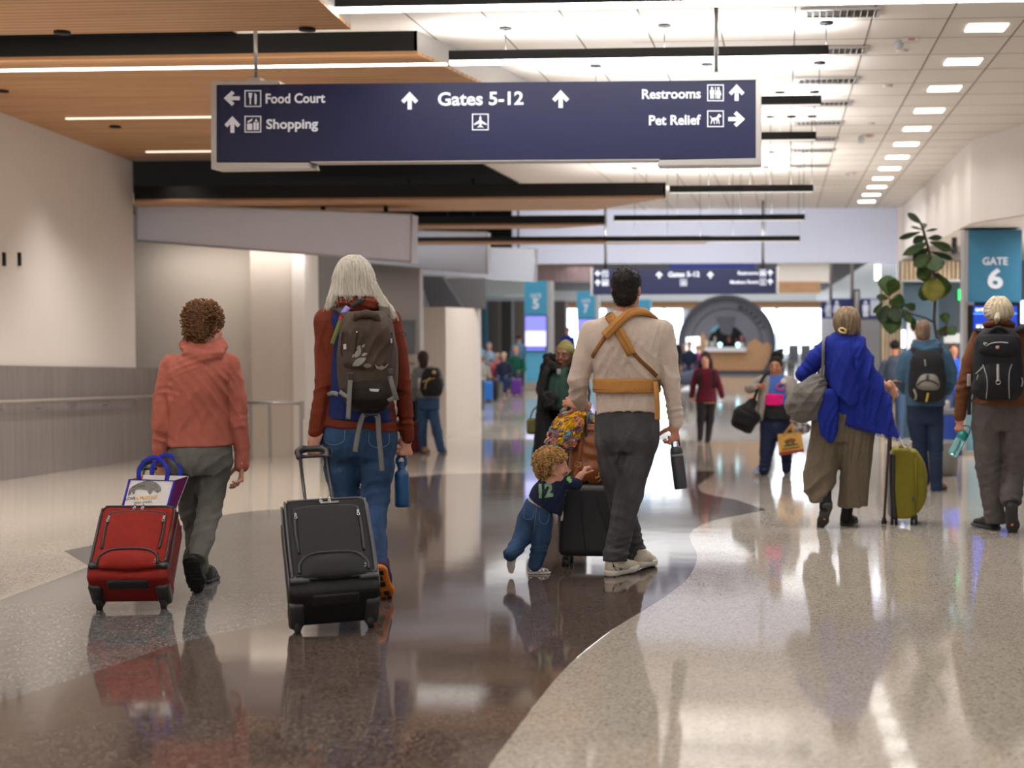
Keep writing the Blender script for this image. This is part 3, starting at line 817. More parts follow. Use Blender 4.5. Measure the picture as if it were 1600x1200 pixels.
def strap_on(mb, bvh, px, w, off=.004, t=.003, n=6, default=None, smooth_n=True, tail=None):
    pts = catmull([Vector((x, y, 0)) for x, y in px], n); P_ = []; N_ = []
    for p in pts:
        h = on(bvh, p.x, p.y, off, default)
        if h is None: continue
        P_.append(h[0]); N_.append(h[1])
    if tail: P_ = catmull([p for p, q_ in tail] + P_[:1], 4)[:-1] + P_; N_ = [tail[min(i // 4, len(tail) - 1)][1] for i in range(4 * len(tail))] + N_
    for _ in range(3):
        N_ = [(N_[max(i - 1, 0)] + N_[i] + N_[min(i + 1, len(N_) - 1)]).normalized() for i in range(len(N_))]
        P_ = [P_[0]] + [(P_[i - 1] + P_[i] * 2 + P_[i + 1]) / 4 for i in range(1, len(P_) - 1)] + [P_[-1]]
    mb.ribbon(P_, N_, w, t); return mb
def decal(mb, bvh, polys, off=.003):                        # flat patches (lists of pixels) laid on a surface
    for px in polys:
        hs = [on(bvh, x, y, off) for x, y in px]
        if any(h is None for h in hs): continue
        c = sum((h[0] for h in hs), Vector()) / len(hs); cn = sum((h[1] for h in hs), Vector()).normalized()
        cx = sum(x for x, y in px) / len(px); cyy = sum(y for x, y in px) / len(px); hc = on(bvh, cx, cyy, off)
        cc = hc[0] if hc else c
        n = len(hs); mb.add([h[0] for h in hs] + [cc], [(i, (i + 1) % n, n) for i in range(n)], True)
    return mb
def text_on(mb, bvh, body, px, py, size_px, off=.003, bold=.01, align='CENTER', sx=1.0, slant=0.0, shear=0.0, default=None):   # lettering laid on a surface
    vs, fs = text_mesh(body, size_px, bold, align, 0, shear=shear); ca, sa = math.cos(slant), math.sin(slant)
    fs = [(f[0], f[i], f[i + 1]) for f in fs for i in range(1, len(f) - 1)]; lim = size_px * .16; todo = fs; fs = []
    while todo:                                             # short edges, so that the letters follow the cloth
        a, b, c = todo.pop(); e = [((vs[p] - vs[q]).length, p, q, o) for p, q, o in ((a, b, c), (b, c, a), (c, a, b))]; L, p, q, o = max(e)
        if L < lim: fs.append((a, b, c)); continue
        vs.append((vs[p] + vs[q]) / 2); todo += [(p, len(vs) - 1, o), (len(vs) - 1, q, o)]
    out = []
    for v in vs:
        x, y = v.x * sx, v.y
        h = on(bvh, px + x * ca + y * sa, py - y * ca + x * sa, off, default)
        if h is None: return mb
        out.append(h[0])
    return mb.add(out, fs)

# ------------------------------------------------------------------ anatomy
def basis(fwd, up):
    f = Vector(fwd).normalized(); u = Vector(up); u = (u - f * u.dot(f)).normalized(); r = f.cross(u)
    return r, f, u                                           # lateral(right), forward, up
def head_clay(c, C, face, up=(0, 0, 1), s=1.0, neck=None, fem=False):
    r, f, u = basis(face, up); C = Vector(C); R = Matrix((r, f, u)).transposed()
    q = lambda x, y, z: C + (r * x + f * y + u * z) * s
    c.ell(q(0, -.012, .03), (.076 * s, .097 * s, .088 * s), R, .02)
    c.ell(q(0, .028, -.03), (.062 * s, .070 * s, .082 * s), R, .025)
    c.ell(q(0, .062, -.098), (.026 * s, .022 * s, .020 * s), R, .03)
    c.cone(q(-.05, -.005, -.06), q(-.02, .06, -.098), .018 * s, .018 * s, .025); c.cone(q(.05, -.005, -.06), q(.02, .06, -.098), .018 * s, .018 * s, .025)
    c.cone(q(-.035, .082, .028), q(.035, .082, .028), .011 * s, None, .02)
    for x in (-.032, .032):
        c.ell(q(x, .098, .004), (.016 * s, .014 * s, .011 * s), R, .012, True)
        c.ell(q(x, .086, .003), (.0135 * s, .0125 * s, .0105 * s), R, .004)
        c.ell(q(x * 1.25, .07, -.035), (.02 * s, .018 * s, .018 * s), R, .02)
    c.cone(q(0, .096, .012), q(0, .115, -.026), .0075 * s, .011 * s, .012)
    for x in (-.011, .011): c.ell(q(x, .104, -.030), (.009 * s, .010 * s, .008 * s), R, .008)
    c.ell(q(0, .098, -.058), (.022 * s, .011 * s, .006 * s), R, .006); c.ell(q(0, .096, -.069), (.019 * s, .011 * s, .0065 * s), R, .006)
    for x in (-1, 1):
        c.ell(q(x * .077, -.008, -.004), (.009 * s, .019 * s, .031 * s), R, .008)
        c.ell(q(x * .088, .0, -.002), (.006 * s, .008 * s, .015 * s), R, .006, True)
    if neck is not None:
        c.cone(q(0, -.015, -.05), neck, (.055 if s > .9 else .045) * s, (.062 if s > .9 else .045) * s, .03 * s)
    return q, R
def hand_clay(c, W, D, N, thumb, sc=1.0, curl=(35, 45, 30), spread=4, tcurl=(20, 25), tflex=35, k=.006):
    """W wrist, D toward the knuckles, N the side the palm faces; thumb = +1/-1 side of D x N"""
    D = Vector(D).normalized(); N = Vector(N); N = (N - D * N.dot(D)).normalized(); Ax = D.cross(N).normalized(); W = Vector(W)
    L = .092 * sc
    nr = (N, .62)
    for t in (-.030, -.011, .010, .028):
        c.cone(W + Ax * t * .62 * sc, W + Ax * t * sc * thumb * 1 + D * L, .0175 * sc, .0135 * sc, .012 * sc, nr)
    c.cone(W - D * .03 * sc, W + D * .02 * sc, .027 * sc, .026 * sc, .02 * sc, (N, .72))
    c.ell(W + D * .03 * sc + Ax * thumb * .024 * sc + N * .008 * sc, (.017 * sc, .024 * sc, .017 * sc), Matrix((Ax, D, N)).transposed(), .012 * sc)
    fl = [(.030, .070, .0090), (.011, .079, .0094), (-.010, .073, .0089), (-.028, .057, .0079)]
    for i, (t, ln, r) in enumerate(fl):
        cu = curl[i] if isinstance(curl[0], (tuple, list)) else curl
        p = W + Ax * t * thumb * sc + D * (L - .006 * abs(i - 1) * sc)
        a = 0; d0 = (D + Ax * thumb * math.radians(spread) * (1.4 - i)).normalized(); rr = r * sc
        for j, seg in enumerate((.48, .30, .24)):
            a += math.radians(cu[j]); d = d0 * math.cos(a) + N * math.sin(a)
            q = p + d * ln * seg * sc; c.cone(p, q, rr, rr * .92, k * sc); p = q; rr *= .92
    p = W + D * .026 * sc + Ax * thumb * .026 * sc + N * .006 * sc
    a = math.radians(42); b = math.radians(tflex)
    d = (D * math.cos(a) + Ax * thumb * math.sin(a)); d = (d * math.cos(b) + N * math.sin(b)).normalized()
    rr = .0115 * sc
    for j, seg in enumerate((.040, .032, .026)):
        q = p + d * seg * sc; c.cone(p, q, rr, rr * .9, k * 1.4 * sc); p = q; rr *= .9
        cc = math.radians(tcurl[min(j, 1)]); d = (d * math.cos(cc) + (D * .75 + N * .5 - Ax * thumb * .35).normalized() * math.sin(cc)).normalized()
    return c
SKIN = mat('fair_skin', (206, 150, 126), .5, var=.08, vscale=18)
SKIN_T = mat('tan_skin', (188, 128, 102), .5, var=.08, vscale=18)
SKIN_D = mat('deep_brown_skin', (112, 72, 52), .5, var=.08, vscale=18)
SKIN_B = mat('light_brown_skin', (160, 106, 80), .5, var=.08, vscale=18)
def shoe(fig, ankle_heel, toe, up, L, upper, sole, name='shoe', collar=.1, tread=None, W=1.0, label=None, parent=None, sole_h=.026, extra=None):
    """ankle_heel: the heel's ground point; toe: direction of the toes; up: away from the sole (all local to the figure)"""
    y = Vector(toe).normalized(); z = Vector(up); z = (z - y * z.dot(y)).normalized(); x = y.cross(z); M = Matrix((x, y, z)).transposed()
    s = L / .29; q = lambda a, b, c_: Vector((a * s * W, b * s, c_ * s))
    c = Clay(.02 * s)
    c.chain([(q(0, .045, .045), .040 * s), (q(.002, .13, .046), .040 * s), (q(.008, .235, .030), .034 * s)], .03 * s)
    c.cone(q(0, .05, .05), q(0, .05, collar), .041 * s, .043 * s, .02 * s)
    c.cone(q(0, .085, .065), q(.002, .15, .05), .035 * s, .03 * s, .03 * s)
    c.cut(q(0, 0, .014), (0, 0, -1), .004); c.cut(q(0, 0, collar), (0, 0, 1), .006)
    v, f = c.mesh(.007 * s, 1)
    H = Vector(ankle_heel); par = fig.root if parent is None else parent
    T = lambda v_: (np.asarray(v_) @ np.array(M.transposed())) + A3(H)
    o = link_mesh(name, np_mesh(name, T(v), f), upper, par)
    if label: o['label'] = label
    c2 = Clay(.02 * s)
    fz_ = (Vector((0, 0, 1)), .5)
    c2.chain([(q(0, .04, .02), .045 * s), (q(.0, .12, .02), .041 * s), (q(.008, .19, .02), .048 * s), (q(.006, .255, .024), .036 * s)], .02 * s)
    c2.cut(q(0, 0, sole_h), (0, 0, 1), .004); c2.cut(q(0, 0, 0), (0, 0, -1), .006)
    v2, f2 = c2.mesh(.007 * s, 1)
    so = link_mesh('sole', np_mesh('sole', T(v2), f2), sole, o)
    if tread is not None:
        tm, pads = tread; mb = MB()
        for (a, b, wx, wy) in pads: mb.box(Vector(T([q(a, b, -.001)])[0]), (wx * s, wy * s, .008 * s), M, .003 * s)
        t = mb.build('tread', tm, None, (0, 0, 0)); t.parent = so
        t['label'] = 'coloured tread patches'
    return o, lambda a, b, c_: Vector(T([q(a, b, c_)])[0])
# ================================================================== shared fabrics
def fabric(name, col, var=.10, vscale=25, bump=.25, bscale=220, rough=.85, **k): return mat(name, col, rough, bump=bump, bscale=bscale, var=var, vscale=vscale, sheen=.0, spec=.25, **k)
RUBBER = mat('black_rubber', (22, 21, 22), .7)
PLAST = mat('black_plastic', (26, 26, 28), .4)
ZIP = mat('black_zip', (12, 12, 13), .55)
CHROME = mat('chrome', (200, 200, 200), .2, 1.0)
def Rfrom(ex, ey, ez): return Matrix((ex, ey, ez)).transposed()
def curls(v, f, m, parent, org, n=260, rad=.011, tube=.0034, turns=1.6, seed=3, zmin=None, label=None, name='hair'):
    rnd = random.Random(seed); nr = vnormals(v, f); mb = MB()
    for i in range(n):
        j = rnd.randrange(len(v))
        if zmin is not None and not zmin(v[j]): continue
        p = Vector(v[j]); nn = Vector(nr[j]); d = Vector((rnd.uniform(-.5, .5), rnd.uniform(-.3, .3), -1)); d = (d - nn * d.dot(nn)).normalized()
        s = d.cross(nn); ph = rnd.uniform(0, 6.28); r = rad * rnd.uniform(.7, 1.3); L = rnd.uniform(1.5, 3.2) * r; hand = rnd.choice((-1, 1)); pts = []
        N = int(turns * 9)
        for k in range(N + 1):
            t = k / N; a = ph + hand * t * turns * 2 * PI
            pts.append(org @ (p + d * (t * L) + (nn * math.cos(a) + s * math.sin(a)) * r * (1 - .35 * t) + nn * r * .35))
        mb.tube(pts, [tube * (1.1 - .6 * abs(2 * k / N - 1)) for k in range(N + 1)], 5)
    o = mb.build(name, m, parent); return o
def hair_mat(name, a, b, vs=60): return mat(name, a, .55, col2=b, vscale=vs, spec=.2, detail=4, stretch=(1, 1, .12))
# ------------------------------------------------------------------ roller cases
def case_frame(O, ez, ex=(1, 0, 0)):
    ez = Vector(ez).normalized(); ex = Vector(ex); ex = (ex - ez * ex.dot(ez)).normalized(); ey = ez.cross(ex)
    M = Rfrom(ex, ey, ez); return Vector(O), M
def soft_case(label, O, ez, W, H, D, main, trim, grip_len, group=None, ex=(1, 0, 0), piping=PLAST, grip_w=.15, logo=False, pole_w=.13):
    """local: x across, y = 0 at the back (pole side) to -D at the pockets, z up from the wheels"""
    O, M = case_frame(O, ez, ex); T = lambda p: O + M @ Vector(p)
    root = thing('suitcase', O, label, 'suitcase', group)
    wr = .034; z0 = .05
    def clay(name, c, m, h=.008, par=None):
        v, f = c.mesh(h, 1); v = v @ np.array(M.transposed()) ; return link_mesh(name, np_mesh(name, v, f), m, root if par is None else par)
    c = Clay(.02); c.box((0, -D / 2, z0 + (H - z0) / 2), (W / 2, D / 2, (H - z0) / 2), None, .035)
    c.box((0, -D * .5, z0 + .03), (W / 2 + .004, D / 2 + .004, .045), None, .03, .01)
    body = clay('body', c, main)
    # two pockets standing proud of the front
    c = Clay(.01); c.box((0, -D - .004, z0 + .05 + (H - z0 - .05) / 2), (W / 2 - .012, .018, (H - z0 - .05) / 2), None, .016); big = clay('front_panel', c, main)
    c = Clay(.02); c.box((0, -D - .018, H * .60), (W / 2 - .055, .014, H * .31), None, .013); c.ell((0, -D - .018, H * .6), (W / 2 - .06, .026, H * .3), None, .02); clay('upper_pocket', c, main)
    c = Clay(.02); c.box((0, -D - .020, H * .285), (W / 2 - .05, .016, H * .115), None, .014); c.ell((0, -D - .02, H * .27), (W / 2 - .06, .034, H * .11), None, .02); clay('lower_pocket', c, main)
    yb = -D - .026
    def path(name, pts, r, m, n=8, close=False, par=None):
        mb = MB(); mb.tube([T(p) for p in catmull(pts, n, close)], r, 7, closed=close); return mb.build(name, m, root if par is None else par)
    w = W / 2
    def rr(wx, za, zb, r, y):                       # rounded rectangle loop
        o = []
        for (cx, cz, a0) in ((wx - r, zb - r, 0), (-wx + r, zb - r, 90), (-wx + r, za + r, 180), (wx - r, za + r, 270)):
            for k in range(4):
                a = math.radians(a0 + 30 * k); o.append((cx + r * math.cos(a), y, cz + r * math.sin(a)))
        return o
    path('piping', rr(w - .012, z0 + .055, H - .004, .04, -D - .020), .006, piping, 2, True)
    path('piping', rr(w - .0, z0 + .02, H - .002, .04, -D * .93), .006, piping, 2, True)
    path('piping', rr(w - .0, z0 + .02, H - .002, .04, -D * .40), .004, trim, 2, True)
    path('zip', [(-w + .052, yb, H * .42), (-w + .05, yb, H * .80), (-w + .085, yb, H * .90), (w - .085, yb, H * .90), (w - .05, yb, H * .80), (w - .052, yb, H * .42)], .006, trim)
    path('zip', [(-w + .045, yb - .008, H * .21), (-w + .05, yb - .010, H * .30), (-w + .1, yb - .012, H * .385), (0, yb - .014, H * .40), (w - .1, yb - .012, H * .385), (w - .05, yb - .010, H * .30), (w - .045, yb - .008, H * .21)], .0055, trim)
    path('seam', [(-w + .03, yb + .0, H * .20), (0, yb - .006, H * .195), (w - .03, yb, H * .20)], .0035, trim)
    mb = MB()
    for (x, z) in ((-w + .055, H * .82), (w - .055, H * .82), (w - .06, H * .28), (-.02, H - .004), (.02, H - .004)):
        mb.box(T((x, yb - .006 if z < H * .95 else -D - .022, z)), (.010, .006, .026), M, .002); mb.tube([T((x + .006 * math.cos(a), yb - .01 if z < H * .95 else -D - .03, z - .018 + .009 * math.sin(a))) for a in [k * .7 for k in range(9)]], .002, 5, closed=True)
    mb.build('zip_pull', CHROME, root)
    # corner guards, skid and wheels
    for sx in (-1, 1):
        c = Clay(.012); c.box((sx * (w - .045), -D - .004, z0 + .055), (.046, .022, .018), None, .014); c.box((sx * (w - .03), -D * .35, z0 - .0), (.034, D * .36, .030), None, .018); clay('corner_guard', c, piping)
        mb = MB(); x = sx * (w - .035); ax = M @ Vector((1, 0, 0)); cc = T((x, -.02, wr * .72))
        mb.tube([cc - ax * .013, cc - ax * .011, cc + ax * .011, cc + ax * .013], [wr * .8, wr, wr, wr * .8], 20); wh = mb.build('wheel', RUBBER, root)
        mb = MB(); mb.tube([cc - ax * .015, cc + ax * .015], wr * .45, 12); mb.build('hub', mat('grey_plastic', (92, 92, 96), .5), wh)
        c = Clay(.01); c.box((x, -.03, wr * 1.5), (.022, .045, .032), None, .015); clay('wheel_housing', c, piping)
    c = Clay(.012); c.box((0, -D * .75, z0 - .008), (w * .55, D * .18, .012), None, .01); clay('skid', c, PLAST)
    # telescopic handle
    for sx in (-1, 1):
        mb = MB(); mb.cyl(T((sx * pole_w / 2 * 1.0, -.03, H - .02)), T((sx * grip_w / 2 * .93, -.03, grip_len - .02)), .0085, 10); mb.build('pole', mat('gunmetal', (70, 70, 72), .35, .8), root)
        mb = MB(); mb.cyl(T((sx * pole_w / 2, -.03, H - .01)), T((sx * pole_w / 2, -.03, H + .035)), .014, 10); mb.build('pole_collar', PLAST, root)
    c = Clay(.016); g = grip_len; hw = grip_w / 2
    c.chain([((-hw, -.03, g - .06), .013), ((-hw, -.03, g - .02), .016), ((-hw + .02, -.03, g), .017), ((hw - .02, -.03, g), .017), ((hw, -.03, g - .02), .016), ((hw, -.03, g - .06), .013)])
    c.cone((-hw, -.03, g - .055), (hw, -.03, g - .055), .009); clay('grip', c, PLAST, .005)
    c = Clay(.01); c.chain([((-.07, -D * .5, H - .005), .012), ((-.05, -D * .5, H + .018), .011), ((.05, -D * .5, H + .018), .011), ((.07, -D * .5, H - .005), .012)]); clay('carry_handle', c, PLAST, .006)
    if logo:
        mb = MB(); mb.box(T((.02, yb - .002, H * .945)), (.085, .006, .011), M, .002); mb.build('name_plate', mat('grey_plate', (120, 118, 120), .4, .5), root)
    return root, T, M

# ================================================================== the walker in a rust hoodie (left)
HOOD = fabric('rust_jersey', (160, 90, 76), .07)
GREYT = fabric('grey_trousers', (92, 90, 85), .08)
A = Figure(314, 923, None, 16)
A.empty('person', 'person with curly brown hair in rust hoodie and grey trousers pulling the red suitcase', 'person')
def gp(fig, px, py, dz=0): return fig.g(px, py, dz)
c = Clay(.03)
q, R = head_clay(c, A.k(320, 508), (.55, .83, -.12), (0.03, 0.05, 1), 1.02, A.k(318, 545))
c.loft(A.st([(540, 300, 338, .06, 0), (560, 280, 350, .08, 0), (600, 270, 352, .10, 0), (680, 272, 355, .10, 0), (725, 272, 356, .11, 0)]))
c.chain(A.ch([(268, 572, 0, 12), (257, 630, 0, 11), (253, 700, 0, 8.5), (253, 716, 0, 8)])); c.chain(A.ch([(358, 572, 0, 12), (370, 640, 0, 11), (376, 700, .02, 8.5), (377, 724, .02, 7.5)]))
c.chain(A.ch([(336, 720, 0, 14), (327, 800, 0, 11), (306, 870, -.2, 9)])); c.chain(A.ch([(290, 720, 0, 14), (297, 800, .1, 10), (316, 895, .27, 9)]))
hc = Clay(.01)
hand_clay(hc, A.k(253, 714, .0), (.05, .12, -1), (.15, 1, .1), -1, 1.0, (48, 70, 45))
hand_clay(hc, A.k(377, 722, .02), (-.02, .12, -1), (-1, -.25, 0), 1, 1.0, ((20, 25, 15), (28, 30, 20), (34, 36, 24), (40, 40, 26)))
body, _ = A.clay('body', c, .009, SKIN, extra=[hc.mesh(.0035, 1)])
c = Clay(.025)
c.loft(A.st([(545, 296, 344, .07, -.01), (556, 276, 356, .10, -.01), (572, 264, 362, .118, -.015), (605, 261, 361, .128, -.015), (645, 262, 360, .125, 0), (675, 262, 363, .122, .0), (697, 262, 366, .125, .0), (704, 262, 366, .125, 0)]), 2.4)
c.cut(A.k(318, 696.5, 0), (.02, 0, -1), .004)
c.chain(A.ch([(270, 572, 0, 19), (257, 625, 0, 17.5), (252, 665, -.02, 15), (251, 700, 0, 12.5), (252, 718, 0, 12)]), .008)
c.chain(A.ch([(356, 570, 0, 19), (367, 620, 0, 17.5), (374, 660, 0, 14.5), (378, 700, .02, 12), (378, 727, .02, 11.5)]), .008)
for (k_, r_) in (((0, -.035), 1), ):
    c.chain(A.ch([(289, 541, -.02, 9), (296, 552, -.08, 10), (318, 559, -.105, 11), (338, 553, -.08, 10), (347, 541, -.02, 9)]), .012)
    c.chain(A.ch([(291, 535, .0, 7), (302, 540, -.06, 8), (320, 545, -.075, 8), (337, 541, -.06, 8), (344, 534, .0, 7)]), .008)
    c.chain(A.ch([(291, 537, .0, 9), (305, 545, .09, 9), (330, 545, .09, 9), (344, 537, 0, 9)]), .015)
shirt, shA = A.clay('hoodie', c, .0075, HOOD, folds=[(318, 552, 12, 9, .006, 24), (250, 690, -20, 14, .004, 22), (280, 650, 60, 16, .004, 35), (345, 630, -60, 15, .006, 45), (352, 590, -55, 10, .004, 22), (315, 670, 80, 24, .004, 40), (258, 615, 5, 12, .004, 18), (372, 700, 20, 14, .004, 20), (374, 655, 10, 12, .004, 16)], base=.002)
A.clay('undershirt_hem', Clay(.01).loft(A.st([(690, 266, 362, .118, .0), (699, 266, 363, .118, 0)])), .009, HOOD)
c = Clay(.03)
c.loft(A.st([(690, 265, 363, .115, 0), (712, 264, 362, .125, 0), (728, 265, 358, .12, 0), (742, 272, 352, .10, 0)]))
c.chain(A.ch([(339, 720, 0, 25), (331, 765, .02, 21), (327, 800, 0, 18.5), (316, 842, -.12, 17), (305, 876, -.22, 16.5)]), .02)
c.cut(A.k(305, 877, -.22), (-.1, -.75, -.62), .004)
c.chain(A.ch([(288, 720, 0, 25), (292, 765, .06, 19), (297, 800, .1, 16), (306, 850, .2, 14.5), (315, 900, .27, 14)]), .02)
A.clay('trousers', c, .008, GREYT, folds=[(322, 810, 15, 16, .007, 28), (330, 745, 40, 18, .006, 36), (282, 745, -70, 16, .005, 40), (310, 850, 60, 20, .005, 34), (305, 735, 75, 14, .005, 26), (296, 850, 80, 14, .004, 40)], base=.002)
SOLEB = mat('black_lug_sole', (18, 18, 19), .75, bump=.8, bscale=60)
ORANGE = mat('orange_rubber', (214, 122, 30), .6)
pads = [(.0, y, .07 if .1 < y < .24 else .055, .014) for y in (.02, .045, .07, .10, .13, .16, .19, .22, .25)]
shoe(A, A.k(297, 874, -.28), (.02, .66, -.75), (0, .75, .66), .295, RUBBER, SOLEB, tread=(SOLEB, pads))
shoe(A, gp(A, 318, 914), (.05, 1, -.04), (0, 0, 1), .29, RUBBER, SOLEB)
lg = MB()
for (a, b, h) in ((-.012, .10, .012), (.022, .105, .010)):
    pass
c = Clay(.03); c.ell(q(0, -.018, .035), (.092, .108, .092), R); c.ell(q(0, -.05, -.035), (.080, .06, .060), R); c.ell(q(-.03, -.0, .01), (.062, .08, .08), R)
c.ell(q(0, .10, -.03), (.07, .05, .09), R, .02, True)
vb, fb = c.mesh(.009, 1); hm = hair_mat('curly_brown_hair', (96, 62, 36), (58, 36, 22))
hb = link_mesh('hair', np_mesh('hair', vb + .004 * vnormals(vb, fb) * pn(vb, 60, 2)[:, None], fb), hm, A.root)
curls(vb, fb, hair_mat('curly_brown_strands', (132, 92, 56), (84, 54, 32)), hb, A.M, 420, .012, .0030, 1.5, 4, name='curl_locks')

O = F(206, 952); O.z += .0
sA, TA, MA = soft_case('red soft roller suitcase with black zips, carrying the white tote', O, P(250, 725, 7.42) - O, .375, .465, .215, fabric('red_nylon', (116, 22, 14), .10, 30), ZIP, (P(250, 725, 7.42) - O).length, 'soft roller suitcases', (.97, .24, 0))
# white tote standing on the red case
BLUEW = fabric('royal_blue_webbing', (32, 44, 150), .05)
tw = TA((0, -.12, .47)); tote = thing('tote_bag', tw, 'white tote bag with bison drawing and blue trim on top of the red suitcase', 'bag')
yT = TA((0, -.15, .50)).y
fr = [P(203, 749, yT + .12), P(273, 751, yT + .12), P(258, 806, yT), P(189, 802, yT)]
bk = [p + Vector((.0, .13, .01)) for p in fr]; bk[0].x += .01; bk[1].x += .02
mb = MB(); mb.add(fr + [p + Vector((0, .01, 0)) for p in fr], [(0, 1, 2, 3), (7, 6, 5, 4), (0, 4, 5, 1), (3, 2, 6, 7), (0, 3, 7, 4), (1, 5, 6, 2)])
tb = BVHTree.FromPolygons(mb.v, mb.f)
fpan = mb.build('front_panel', fabric('white_nonwoven', (225, 218, 214), .03), tote)
for (i, j, cc, nm) in ((1, 2, (104, 28, 92), 'purple_side_panel'), (0, 3, (196, 108, 40), 'orange_side_panel')):
    mb = MB(); mb.prism([fr[i], fr[j], bk[j], bk[i]], (-.006 if i else .006, 0, 0)); mb.build(nm, fabric(nm + '_cloth', cc, .05), tote)
mb = MB(); mb.prism(bk, (0, -.006, 0)); mb.build('back_panel', fabric('white_nonwoven', (0, 0, 0)), tote)
mb = MB(); mb.prism([fr[3], fr[2], bk[2], bk[3]], (0, 0, .006)); mb.build('base', fabric('white_nonwoven', (0, 0, 0)), tote)
for (i, j) in ((0, 3), (1, 2), (0, 1)):
    mb = MB(); o_ = Vector((0, -.003, 0)); mb.ribbon([fr[i] + o_, fr[j] + o_], [Vector((0, -1, 0.2))] * 2, .010 if i != j - 1 or i else .004, .003); mb.build('edge_binding', BLUEW, tote)
for dy_, dx_ in ((0, 0), (.13, .012)):
    a, b = lerp(fr[0], fr[1], .2), lerp(fr[0], fr[1], .82); up = Vector((0, .02, .10)); off = Vector((dx_, dy_, 0))
    pts = catmull([a + off, a + up * .6 + off, a + up + Vector((.05, 0, .01)) + off, b + up + Vector((-.05, 0, .01)) + off, b + up * .6 + off, b + off], 5)
    mb = MB(); mb.ribbon(pts, [Vector((0, -1, .15))] * len(pts), .024, .003); mb.build('handle', BLUEW, tote)
INK = mat('black_ink', (34, 33, 34), .7)
mb = MB()
bis = [(200, 783), (201, 777), (203, 771), (207, 767), (213, 764), (220, 761), (226, 759), (232, 758), (238, 759), (243, 761), (248, 764), (251, 768), (252, 772), (250, 775), (246, 777), (243, 775), (240, 773), (237, 776), (235, 779), (232, 777), (231, 773), (226, 772), (219, 771), (213, 772), (211, 776), (210, 780), (207, 778), (206, 775), (204, 780)]
def tri2(poly):                                           # split a concave outline into small flat pieces
    from mathutils.geometry import tessellate_polygon
    t = tessellate_polygon([[Vector((x, y, 0)) for x, y in poly]]); return [[poly[i] for i in q_] for q_ in t]
decal(mb, tb, tri2([(x, y - 7) for x, y in bis]), .002); mb.build('bison_print', mat('bison_ink', (52, 50, 48), .8, col2=(120, 116, 112), vscale=90), tote)
mb = MB(); text_on(mb, tb, 'LOVE', 204, 779.5, 6.5, .002, .02, sx=1.0, slant=-.07); mb.build('lettering', INK, tote)
mb = MB(); text_on(mb, tb, '& PROTECT', 230, 778, 6.5, .002, .02, sx=1.0, slant=-.07); mb.build('lettering', mat('ochre_ink', (222, 158, 50), .7), tote)
mb = MB(); text_on(mb, tb, 'your parks', 223, 784.5, 6.5, .002, .0, shear=.3, slant=-.07); mb.build('lettering', INK, tote)
# ================================================================== the walker with long white hair
RUST = fabric('rust_knit', (98, 36, 18), .08)
DENIM = fabric('blue_denim', (42, 66, 98), .26, 9, .3, 300, stretch=(1, 1, .5))
NAVY = fabric('navy_softshell', (22, 36, 84), .06)
BROWNP = fabric('brown_pack_nylon', (64, 52, 44), .06)
BROWND = fabric('dark_pack_nylon', (36, 30, 27), .08)
GREYW = fabric('grey_webbing', (112, 108, 106), .05)
B = Figure(572, 930, None, 9)
B.empty('person', 'person with long white hair in rust sweater and blue jeans wearing a brown backpack', 'person')
c = Clay(.03)
q, R = head_clay(c, B.k(553, 434), (.05, 1, -.05), (0, .05, 1), 1.0, B.k(556, 478))
c.loft(B.st([(476, 530, 585, .06, 0), (495, 515, 600, .09, 0), (560, 520, 602, .09, 0), (650, 510, 608, .10, 0), (700, 512, 606, .10, 0)]))
c.chain(B.ch([(508, 505, 0, 8), (506, 600, -.05, 8), (493, 672, -.08, 7.5)])); c.chain(B.ch([(610, 505, 0, 8), (629, 600, 0, 9), (636, 684, .04, 7)]))
c.chain(B.ch([(588, 700, 0, 18), (585, 780, 0, 13), (592, 884, -.22, 9)])); c.chain(B.ch([(534, 700, 0, 18), (541, 790, .06, 13), (550, 905, .12, 9)]))
hc = Clay(.01)
hand_clay(hc, B.k(494, 678, -.085), (-.16, -.05, -1), (.25, 1, .0), -1, 1.0, (48, 66, 50), tflex=50)
hand_clay(hc, B.k(636, 682, .04), (-.10, .05, -1), (-.55, .85, .2), -1, .98, (62, 72, 50), tflex=55)
B.clay('body', c, .009, SKIN, extra=[hc.mesh(.0035, 1)])
c = Clay(.025)
c.loft(B.st([(472, 532, 582, .07, 0), (482, 506, 604, .095, 0), (496, 495, 617, .115, 0), (525, 499, 618, .12, 0), (560, 508, 616, .12, 0), (600, 511, 613, .112, 0), (640, 504, 617, .122, 0), (668, 497, 622, .13, 0), (684, 496, 623, .13, 0)]), 2.3)
c.cut(B.k(558, 669), (-.09, 0, -1), .004)
c.chain(B.ch([(508, 500, 0, 17), (507, 545, 0, 15.5), (506, 600, -.05, 14), (498, 645, -.08, 11.5), (494, 674, -.08, 12)]), .012)
c.chain(B.ch([(610, 500, 0, 17), (621, 545, 0, 15), (629, 600, 0, 13.5), (634, 645, .02, 11.5), (636, 684, .04, 11)]), .012)
B.clay('sweater', c, .0075, RUST, folds=[(506, 606, 18, 16, .005, 20), (500, 650, 24, 15, .003, 18), (631, 605, -20, 17, .004, 20), (505, 520, 70, 18, .004, 30), (560, 664, 5, 14, .004, 60), (636, 660, 0, 10, .004, 20)], base=.002, seed=4)
c = Clay(.02); c.chain(B.ch([(528, 470, .0, 8), (536, 473, -.085, 10), (556, 478, -.115, 11), (580, 476, -.095, 11), (592, 470, -.02, 9)])); c.chain(B.ch([(531, 463, .0, 7), (545, 466, -.08, 8), (565, 470, -.095, 8), (585, 464, -.02, 7)]), .008); c.chain(B.ch([(530, 466, 0, 9), (545, 474, .08, 9), (570, 474, .08, 9), (590, 467, 0, 9)]))
